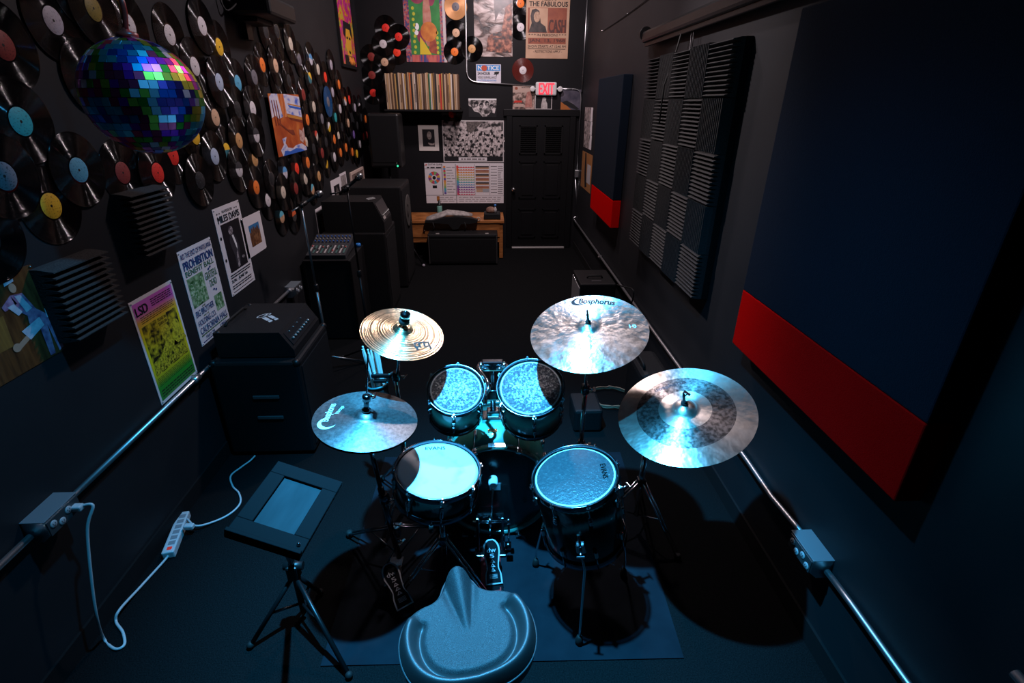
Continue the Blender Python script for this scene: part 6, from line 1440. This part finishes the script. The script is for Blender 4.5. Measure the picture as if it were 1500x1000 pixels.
MB().box((0, 0, .002), (.17, gy1-gy0-.05, .006), axes(pc2, V((.09, 0, -.20)).normalized(), (0, 1, 0), n2)).obj('control_panel', mat('dark_panel', (0, 0, 0)), h2)
knobs(h2, pc2+V((.02, -.15, -.045))+n2*.005, pc2+V((.02, .15, -.045))+n2*.005, 6, .011, n2)
MB().box((0, 0, .005), (.03, .10, .008), axes(pc2+V((.03, -.12, -.07)), V((.09, 0, -.20)).normalized(), (0, 1, 0), n2)).obj('input_plate', mat('pale_plate', (.4, .36, .34), .4, .4), h2)
Mb2 = axes((-1.22, 5.42, gz1+.0006), (.5, .86, 0), (-.86, .5, 0), (0, 0, 1)); mb = MB()
for k in range(3): mb.prism([(-.06+k*.02, -.03+k*.03), (.06+k*.02, -.03+k*.03), (.07+k*.02, -.012+k*.03), (-.03+k*.02, -.010+k*.03)], 0, Mb2)
mb.obj('badge', mat('silver_badge', (.4, .42, .42), .4, .3), h2)
# ---- far left: big cabinet, PA speaker on a tripod
fx0, fx1, fy0_, fy1_ = -1.70, -1.02, 6.15, 6.85
fc = thing('speaker_cabinet', 'tall black speaker cabinet with a dim round cone, far along left wall', 'amplifier', ((fx0+fx1)/2, (fy0_+fy1_)/2, 0))
MB().box(((fx0+fx1)/2, (fy0_+fy1_)/2, .62), (fx1-fx0, fy1_-fy0_, 1.22), bev=.015).obj('case', black_tolex, fc)
MB().box((fx1+.003, (fy0_+fy1_)/2, .62), (.008, fy1_-fy0_-.06, 1.12), bev=.003).obj('grille', grille_cloth, fc)
MB().lathe([(.20, .004), (.20, .010), (.17, .008), (.06, .0015), (.05, .006), (0, .008)], frame((fx1+.004, 6.55, .88), (1, 0, 0)), 28, cap0=False, cap1=False).obj('speaker_cone', mat('dim_cone', (.05, .045, .04), .7), fc)
for xx in (fx0+.06, fx1-.06):
    for yy_ in (fy0_+.06, fy1_-.06): MB().cyl((xx, yy_, 0), (xx, yy_, .015), .02, n=12).obj('foot', black_rubber, fc)
psx, psy = -1.38, 7.55
pst = thing('speaker_stand', 'black tripod stand holding the loudspeaker in the back left corner', 'speaker stand', (psx, psy, 0))
MB().cyl((psx, psy, .10), (psx, psy, 1.30), .018, n=14).obj('pole', black_metal, pst); MB().box((psx, psy, .62), (.07, .07, .08), bev=.012).obj('collar', black_plastic, pst)
for k, fxy in enumerate(((-.93, 7.05), (-1.62, 7.25), (-1.35, 7.98))):
    lg = MB().tube([(psx, psy, .62), (fxy[0], fxy[1], .02)], .013, 8).tube([(psx, psy, .18), (psx+(fxy[0]-psx)*.5, psy+(fxy[1]-psy)*.5, .32)], .008, 6).obj('leg', black_metal, pst)
    MB().sphere((fxy[0], fxy[1], .022), .022, u=10, v=8).obj('foot_cap', mat('grey_foot_cap', (.34, .31, .36), .5) if k == 0 else black_rubber, lg)
pa = thing('loudspeaker', 'tall black loudspeaker on a tripod in the back left corner', 'speaker', (psx, psy, 1.30))
MB().box((psx, psy, 1.64), (.42, .36, .68), bev=.03).obj('cabinet', black_plastic, pa); MB().box((psx, psy-.182, 1.66), (.36, .012, .58), bev=.005).obj('grille', grille_cloth, pa)
MB().sphere((psx+.15, psy-.187, 1.325), .012, u=10, v=8).obj('indicator_lamp', mat('green_led', (.02, .4, .2), .4, emit=(.05, .9, .45), estr=1.2), pa)
MB().sphere((psx+.14, psy-.185, 1.36), .010, u=10, v=8).obj('badge', pin_metal, pa)
# ---- microphones on stands
grn = mat('cool_grey_steel', (.30, .34, .36), .3, .9)  # cool grey steel for the nearer microphone stand
def mic_stand(lab, base, joint, headp, tailp, m=black_metal, grp='microphone stands'):
    """straight pole, boom through the joint, dynamic microphone at the end (its own thing)"""
    t = thing('microphone_stand', lab, 'microphone stand', (base[0], base[1], 0), grp)
    B = V((base[0], base[1], 0)); j, hp_, tp = V(joint), V(headp), V(tailp)
    MB().cyl(B+V((0, 0, .10)), B.lerp(j, .55), .011, n=12).cyl(B.lerp(j, .54), j, .008, n=12).obj('pole', m, t)
    MB().lathe([(.016, -.03), (.019, -.02), (.019, .02), (.014, .03)], Matrix.Translation(B.lerp(j, .55)), 14).obj('clutch', black_plastic, t)
    d = (hp_-j).normalized(); be = hp_-d*.20
    MB().tube([tp, be], .006, 8).obj('boom_arm', m, t)
    MB().cyl(j-V((.02, 0, 0)), j+V((.02, 0, 0)), .018, n=14).obj('boom_clamp', black_plastic, t)
    MB().lathe([(.016, -.02), (.019, .0), (.017, .04)], frame(be+d*.02, d), 14).obj('clip', black_plastic, t)
    tripod(t, base, .16, .30, .7, 3, m, .008, False, 0)
    return t, be, d
def mic(lab, be, d, hp_):
    M = frame(be, d); t = thing('microphone', lab, 'microphone', M, 'vocal microphones'); ln = .165
    MB().lathe([(0, 0), (.010, .0), (.011, .01), (.013, ln*.62), (.021, ln*.68)], M, 18).obj('handle', mat('mic_handle', (.04, .05, .055), .4, .3), t)
    MB().lathe([(.021, ln*.68), (.0255, ln*.74), (.0255, ln*.80), (.025, ln*.85), (.021, ln*.95), (.012, ln*1.0), (0, ln*1.015)], M, 20).obj('mesh_grille', noise_mat('mic_mesh', [(.4, (.12, .13, .14)), (.6, (.45, .47, .48))], 420, 1, rough=.35, metal=.9), t)
    MB().torus(.0262, .003, M @ Matrix.Translation((0, 0, ln*.77)), 24, 6).obj('ring', chrome, t)
j1 = on(1, 3.9, 441, 301); h1 = on(1, 4.0, 472, 281); t1 = on(1, 3.82, 428, 309)
bz = on(1, 3.95, 462, 430); b1 = (j1.x+.02, j1.y+.02)
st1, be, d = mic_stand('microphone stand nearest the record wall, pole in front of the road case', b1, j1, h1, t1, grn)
mic('microphone with a silver mesh ball, nearer one, pointing right', h1-d*.165, d, h1)
j2 = on(1, 4.1, 508, 275); h2_ = on(1, 4.15, 530, 255); t2 = on(1, 4.0, 484, 284)
st2, be, d = mic_stand('black microphone stand in front of the far amplifier head', (j2.x+.03, j2.y), j2, h2_, t2, black_metal)
mic('microphone with a dull mesh ball, further one, beside the pale framed picture', h2_-d*.165, d, h2_)
# dark gear standing behind the hi-hat
# ---- bench with its clutter at the back
wy = 7.42; wz = .575
wm = noise_mat('orange_pine', [(.3, (.22, .075, .018)), (.55, (.36, .13, .035)), (.7, (.44, .17, .05))], 5, 4, (1.2, 1, 9), rough=.45)
x0, x1 = on(1, wy, 594, 330).x, on(1, wy, 737, 330).x
be_ = thing('pine_bench', 'orange pine low cupboard against the back wall under the guitar chart', 'cupboard', ((x0+x1)/2, wy+.2, 0))
MB().box(((x0+x1)/2, wy+.30, wz-.02), (x1-x0+.03, .62, .04), bev=.006).obj('top_board', wm, be_)
MB().box(((x0+x1)/2, wy+.30, (wz+.20)/2+.02), (x1-x0-.04, .54, wz-.26), bev=.004).obj('carcass', wm, be_)
for k in range(2):
    xa, xb = x0+.04+k*(x1-x0-.06)/2, x0+.02+(k+1)*(x1-x0-.06)/2
    dr = MB().box(((xa+xb)/2, wy+.022, .43), (xb-xa-.02, .02, .20), bev=.004).obj('drawer', wm, be_)
    MB().lathe([(.008, 0), (.014, .02), (.016, .03), (0, .034)], frame(((xa+xb)/2-.1, wy+.012, .43), (0, -1, 0)), 12).obj('knob', mat('dark_knob', (.05, .02, .01), .4), dr)
for xx in (x0+.03, x1-.03):
    for yy_ in (wy+.05, wy+.55): MB().box((xx, yy_, .28), (.055, .055, .54), bev=.004).obj('leg', wm, be_)
def atw(x, y, yy_): return on(1, yy_, x, y)
p = atw(644.5, 318, wy+.25)
o = MB().lathe([(.034, 0), (.038, .006), (.038, .155), (.034, .165)], Matrix.Translation((p.x, wy+.25, wz+.001)), 22).obj('tumbler', mat('mint_enamel', (.16, .36, .30), .4)); tag(o, 'mint green tumbler on the pine cupboard', 'tumbler')
MB().lathe([(.034, .165), (.036, .170), (.034, .19), (.02, .20), (.016, .24), (0, .243)], Matrix.Translation((p.x, wy+.25, wz+.001)), 18).obj('lid', black_plastic, o)
# long grey cushion-like gig bag
pa_, pb_ = atw(626, 326, wy+.0), atw(693, 314, wy+.1)
bag = thing('gig_bag', 'black and grey padded bag slumped over the front of the pine cupboard', 'bag', ((pa_.x+pb_.x)/2, wy+.05, wz))
mb = MB(); sec = [(-.34, -.015, .05), (-.24, .01, .062), (-.10, .05, .066), (-.04, .075, .062), (.06, .07, .058), (.20, .062, .05), (.32, .05, .03)]
cx_ = (pa_.x+pb_.x)/2
for (px_, z_, r_), (qx, qz, qr) in zip(sec, sec[1:]): pass
rings = []
for px_, z_, r_ in sec:
    rings.append([mb.bm.verts.new((cx_+px_, wy+.06+r_*1.9*math.cos(a), wz+.012+z_+max(-.0, r_*.95*math.sin(a))-.004)) for a in [2*PI*i/16 for i in range(16)]])
for a, b2 in zip(rings, rings[1:]):
    for i in range(16): f = mb.bm.faces.new([a[i], a[(i+1) % 16], b2[(i+1) % 16], b2[i]]); f.smooth = True
mb.bm.faces.new(rings[0][::-1]); mb.bm.faces.new(rings[-1]); mb.obj('grey_top', noise_mat('grey_padded_cloth', [(.35, (.22, .20, .19)), (.65, (.40, .36, .34))], 18, 3, rough=.8), bag)
mb = MB()
prof = [(-.35, .035), (-.22, .05), (-.06, .10), (.12, .115), (.30, .09), (.40, .05), (.38, .0), (.30, -.015), (.16, -.02), (.12, -.085), (.04, -.10), (-.02, -.02), (-.20, -.005), (-.34, .0)]
mb.prism([(cx_+a, wz+.012+(b2*.72 if b2 > 0 else b2)-.022) for a, b2 in prof], .10, axes((0, wy-.01, 0), (1, 0, 0), (0, 0, 1), (0, -1, 0))); mb.obj('black_body', black_tolex, bag)
for sx_ in (-.24, .21): MB().tube([(cx_+sx_, wy-.115, wz+.0), (cx_+sx_+.02, wy-.125, wz-.06), (cx_+sx_, wy-.12, wz-.12)], .007, 6).obj('strap', black_rubber, bag)
p = atw(718, 322, wy+.15)
o = MB().box((atw(722, 320, wy+.15).x-.01, wy+.15, wz+.045), (.24, .22, .086), bev=.012).obj('gear_case', black_tolex); tag(o, 'flat black case on the right end of the pine cupboard', 'case')
q = atw(720, 312, wy+.15)
o = MB().lathe([(.06, 0), (.075, .02), (.06, .06), (.03, .075), (0, .08)], Matrix.Translation((q.x-.01, wy+.15, wz+.089)), 16).obj('paper_bag', noise_mat('brown_crumpled_paper', [(.3, (.12, .05, .03)), (.7, (.30, .17, .12))], 20, 3, rough=.7, bump=.8)); tag(o, 'small crumpled brown bag on top of the flat black case', 'bag')
o = MB().lathe([(.022, 0), (.024, .05), (.012, .07), (.012, .09)], Matrix.Translation((q.x+.055, wy+.12, wz+.089)), 14).obj('water_bottle', mat('clear_bottle', (.45, .42, .42), .2)); tag(o, 'small bottle with a blue cap on the flat black case', 'bottle')
MB().cyl((q.x+.055, wy+.12, wz+.178), (q.x+.055, wy+.12, wz+.205), .015, n=12).obj('cap', mat('bright_blue_plastic', (0, 0, 0)), o)
o = MB().torus(.022, .007, axes((atw(701, 322, wy).x, wy-.012, wz-.006+.03), (1, 0, 0), (0, 0, 1), (0, -1, 0)), 20, 8).obj('tape_roll', mat('pale_tape', (.42, .32, .24), .5)); tag(o, 'small pale roll of tape on the front edge of the pine cupboard', 'tape roll')
# keyboard style black amp in front of the bench
gy = 7.12; kx0_, kx1_ = atw(627, 360, gy).x, atw(729, 360, gy).x
ka = thing('combo_amplifier', 'wide black combo amplifier on the floor in front of the pine cupboard', 'amplifier', ((kx0_+kx1_)/2, gy+.12, 0))
kzt = atw(680, 343, gy).z
MB().box(((kx0_+kx1_)/2, gy+.13, kzt/2+.01), (kx1_-kx0_, .26, kzt-.02), bev=.012).obj('case', black_tolex, ka)
MB().box(((kx0_+kx1_)/2, gy-.003, kzt/2-.01), (kx1_-kx0_-.06, .008, kzt-.12), bev=.003).obj('grille', grille_cloth, ka)
MB().box(((kx0_+kx1_)/2, gy+.0, kzt-.03), (kx1_-kx0_-.05, .012, .022), bev=.003).obj('control_strip', mat('dark_panel', (0, 0, 0)), ka)
for xx in (kx0_+.012, kx1_-.012): MB().box((xx, gy-.004, kzt/2), (.012, .012, kzt-.05), bev=.003).obj('edge_trim', mat('grey_trim_metal', (.18, .17, .17), .35, .8), ka)
for xx in (kx0_+.14, kx1_-.15): MB().box((xx, gy+.02, kzt+.004), (.05, .03, .016), bev=.004).obj('corner_clip', mat('pale_plate', (0, 0, 0)), ka)
for xx in (kx0_+.06, kx1_-.06): MB().cyl((xx, gy+.13, 0), (xx, gy+.13, .014), .02, n=10).obj('foot', black_rubber, ka)
# ---- right side: floor amp, black bag, cable
ry0, ry1 = 4.95, 5.45; rz = .44
rx0, rx1 = .93, 1.30
ra = thing('combo_amplifier', 'small black combo amplifier on the floor by right wall with a pale side edge', 'amplifier', ((rx0+rx1)/2, (ry0+ry1)/2, 0))
MB().box(((rx0+rx1)/2, (ry0+ry1)/2, rz/2+.008), (rx1-rx0, ry1-ry0, rz-.016), bev=.012).obj('case', black_tolex, ra)
MB().box((rx0-.003, (ry0+ry1)/2, rz/2), (.010, ry1-ry0-.04, rz-.10), bev=.003).obj('grille', mat('grey_grille', (.20, .19, .19), .8), ra)
MB().tube([((rx0+rx1)/2-.08, ry0+.2, rz), ((rx0+rx1)/2-.07, ry0+.2, rz+.025), ((rx0+rx1)/2+.07, ry0+.2, rz+.025), ((rx0+rx1)/2+.08, ry0+.2, rz)], .010, 8).obj('handle', black_rubber, ra)
MB().box(((rx0+rx1)/2, ry0+.10, rz+.002), (.10, .02, .006), bev=.002).obj('logo_plate', mat('dim_plate', (.16, .16, .17), .35, .7), ra)
for k in range(3): MB().cyl((rx0+.01, ry1-.06-k*.07, rz-.05), (rx0-.012, ry1-.06-k*.07, rz-.05), .011, n=10).obj('knob', cm, ra)
for xx in (rx0+.05, rx1-.05):
    for yy_ in (ry0+.05, ry1-.05): MB().cyl((xx, yy_, 0), (xx, yy_, .012), .018, n=10).obj('foot', black_rubber, ra)
c1 = [on(0, XR-.06, 904, 417), on(0, XR-.08, 915, 420), on(0, XR-.10, 926, 423), on(0, XR-.09, 928, 433), on(0, XR-.06, 925, 445), on(0, XR-.08, 922, 462), V((XR-.12, 4.2, .02))]
o = MB().tube(smooth_curve(c1, 6), .006, 6).obj('instrument_cable', black_rubber); tag(o, 'black cable hooked over the right wall conduit beyond the ride cymbal', 'cable')
p = floor_at(952, 482, .0)
bgm = thing('equipment_bag', 'black soft bag leaning on right wall behind the wide hammered cymbal', 'bag', (1.12, 3.30, 0))
MB().box((1.17, 3.30, .20), (.22, .42, .40), bev=.05, seg=3).obj('body', black_tolex, bgm); MB().tube(smooth_curve([(1.10, 3.18, .395), (1.09, 3.2, .44), (1.09, 3.38, .44), (1.10, 3.42, .395)], 4), .010, 8).obj('handle', black_rubber, bgm)
# coiled cable and sticks of hardware behind the kit on the right
cc_ = mat('tan_cable', (.34, .20, .12), .5)
q = floor_at(893, 585, .0)
pts = [V((q.x+.16*math.cos(a)*(1+.12*math.sin(3*a)), q.y+.15*math.sin(a), .012+.006*(i % 5))) for i, a in enumerate([2*PI*k/18 for k in range(55)])]
o = MB().tube(smooth_curve(pts, 2), .005, 6).obj('coiled_cable', cc_); tag(o, 'loosely coiled tan cable on the floor between the right hand cymbal stands', 'cable')
# small black case under the wide cymbal
q = floor_at(856, 618, .0)
o = MB().box((q.x, q.y, .09), (.20, .26, .18), bev=.02).obj('hardware_case', black_tolex); tag(o, 'small black case on the floor under the wide hammered cymbal', 'case')
# ---- mirror ball
bc = CAM + ray(211, 143)/F*1.93; br = .198
ball = thing('mirror_ball', 'big mirror ball with painted coloured reflections hanging by left wall near the camera', 'mirror ball', bc)
reflection_tint = [(.02, .10, .45), (.02, .32, .55), (.10, .50, .60), (.35, .02, .30), (.50, .03, .08), (.05, .25, .03), (.50, .42, .05), (.55, .5, .6), (.03, .02, .14), (.25, .08, .4)]
tms = [mat('mirror_tile_'+n, tuple(min(1, q*1.6) for q in c), .34, 1.) for n, c in zip(['navy', 'azure', 'aqua', 'magenta', 'ruby', 'green', 'gold', 'silver', 'indigo', 'violet'], reflection_tint)]
mb = MB(); nb = 22
MB().sphere(bc, br*.985, u=32, v=20).obj('core', black_plastic, ball)
for i in range(nb):
    t0, t1_ = PI*i/nb, PI*(i+1)/nb; tm = (t0+t1_)/2; nseg = max(4, int(2*PI*math.sin(tm)*br/.0285)); off = rnd.random()
    for k in range(nseg):
        p0, p1 = 2*PI*(k+off)/nseg, 2*PI*(k+1+off)/nseg; g_ = .05
        pm = (p0+p1)/2; nrm_ = V((math.sin(tm)*math.cos(pm), math.sin(tm)*math.sin(pm), math.cos(tm)))
        hw = br*math.sin(tm)*(p1-p0)/2*.94; hh = br*(t1_-t0)/2*.94
        e1 = V((-math.sin(pm), math.cos(pm), 0)); e2 = nrm_.cross(e1)
        jn = (nrm_+e1*rnd.uniform(-.05, .05)+e2*rnd.uniform(-.05, .05)).normalized(); e1 = (e1-jn*e1.dot(jn)).normalized(); e2 = jn.cross(e1)
        c_ = bc+nrm_*br
        vs = [mb.bm.verts.new(c_+e1*a*hw+e2*b_*hh) for a, b_ in ((-1, -1), (1, -1), (1, 1), (-1, 1))]
        vl = [mb.bm.verts.new(v.co-nrm_*.006) for v in vs]
        # reflections of coloured lights, painted into the tiles, drift round the ball
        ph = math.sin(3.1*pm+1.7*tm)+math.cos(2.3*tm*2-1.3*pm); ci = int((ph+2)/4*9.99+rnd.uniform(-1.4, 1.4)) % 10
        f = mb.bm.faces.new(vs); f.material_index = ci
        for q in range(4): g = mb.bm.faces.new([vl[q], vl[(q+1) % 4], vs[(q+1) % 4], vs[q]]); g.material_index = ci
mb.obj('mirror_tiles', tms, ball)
MB().lathe([(.035, -.004), (.035, .012), (.012, .02), (.010, .03), (0, .03)], Matrix.Translation(bc+V((0, 0, br))), 18).obj('cap', mat('red_ribbon', (.45, .03, .02), .35), ball)
MB().tube(smooth_curve([bc+V((0, 0, br+.02)), bc+V((.02, -.01, br+.10)), bc+V((-.015, .01, br+.18)), bc+V((0, 0, br+.26))], 5), .010, 6).obj('ribbon', mat('red_ribbon', (0, 0, 0)), ball)
MB().tube([bc+V((0, 0, br+.02)), V((bc.x, bc.y, ZC))], .0035, 6).obj('hanging_wire', mat('gold_wire', (.5, .32, .08), .3, 1.), ball)
# ---- projector on its bracket above the records
pp = on(0, XL+.17, 388, 14)
pj = thing('projector', 'black projector on a bracket high on left wall above the records', 'projector', pp)
MB().box(pp, (.26, .52, .12), bev=.02).obj('body', black_plastic, pj)
MB().lathe([(.05, 0), (.055, .02), (.055, .05), (.045, .052), (.040, .03), (0, .028)], frame(pp+V((.06, .25, .0)), (.0, 1, 0)), 22, cap0=False, cap1=False).obj('lens', mat('lens_ring', (.06, .05, .07), .25, .6), pj)
MB().box(pp+V((-.09, 0, -.075)), (.16, .30, .03), bev=.005).box(pp+V((-.15, 0, -.12)), (.036, .10, .14), bev=.004).obj('bracket', black_metal, pj)
MB().box(pp+V((.02, .235, -.072)), (.04, .03, .028), bev=.004).obj('front_foot', mat('tan_foot', (.22, .15, .11), .5), pj)
MB().tube(smooth_curve([pp+V((-.08, -.26, 0)), pp+V((-.13, -.34, -.05)), pp+V((-.155, -.36, .10)), pp+V((-.16, -.34, .3))], 5), .006, 6).obj('cable', black_rubber, pj)
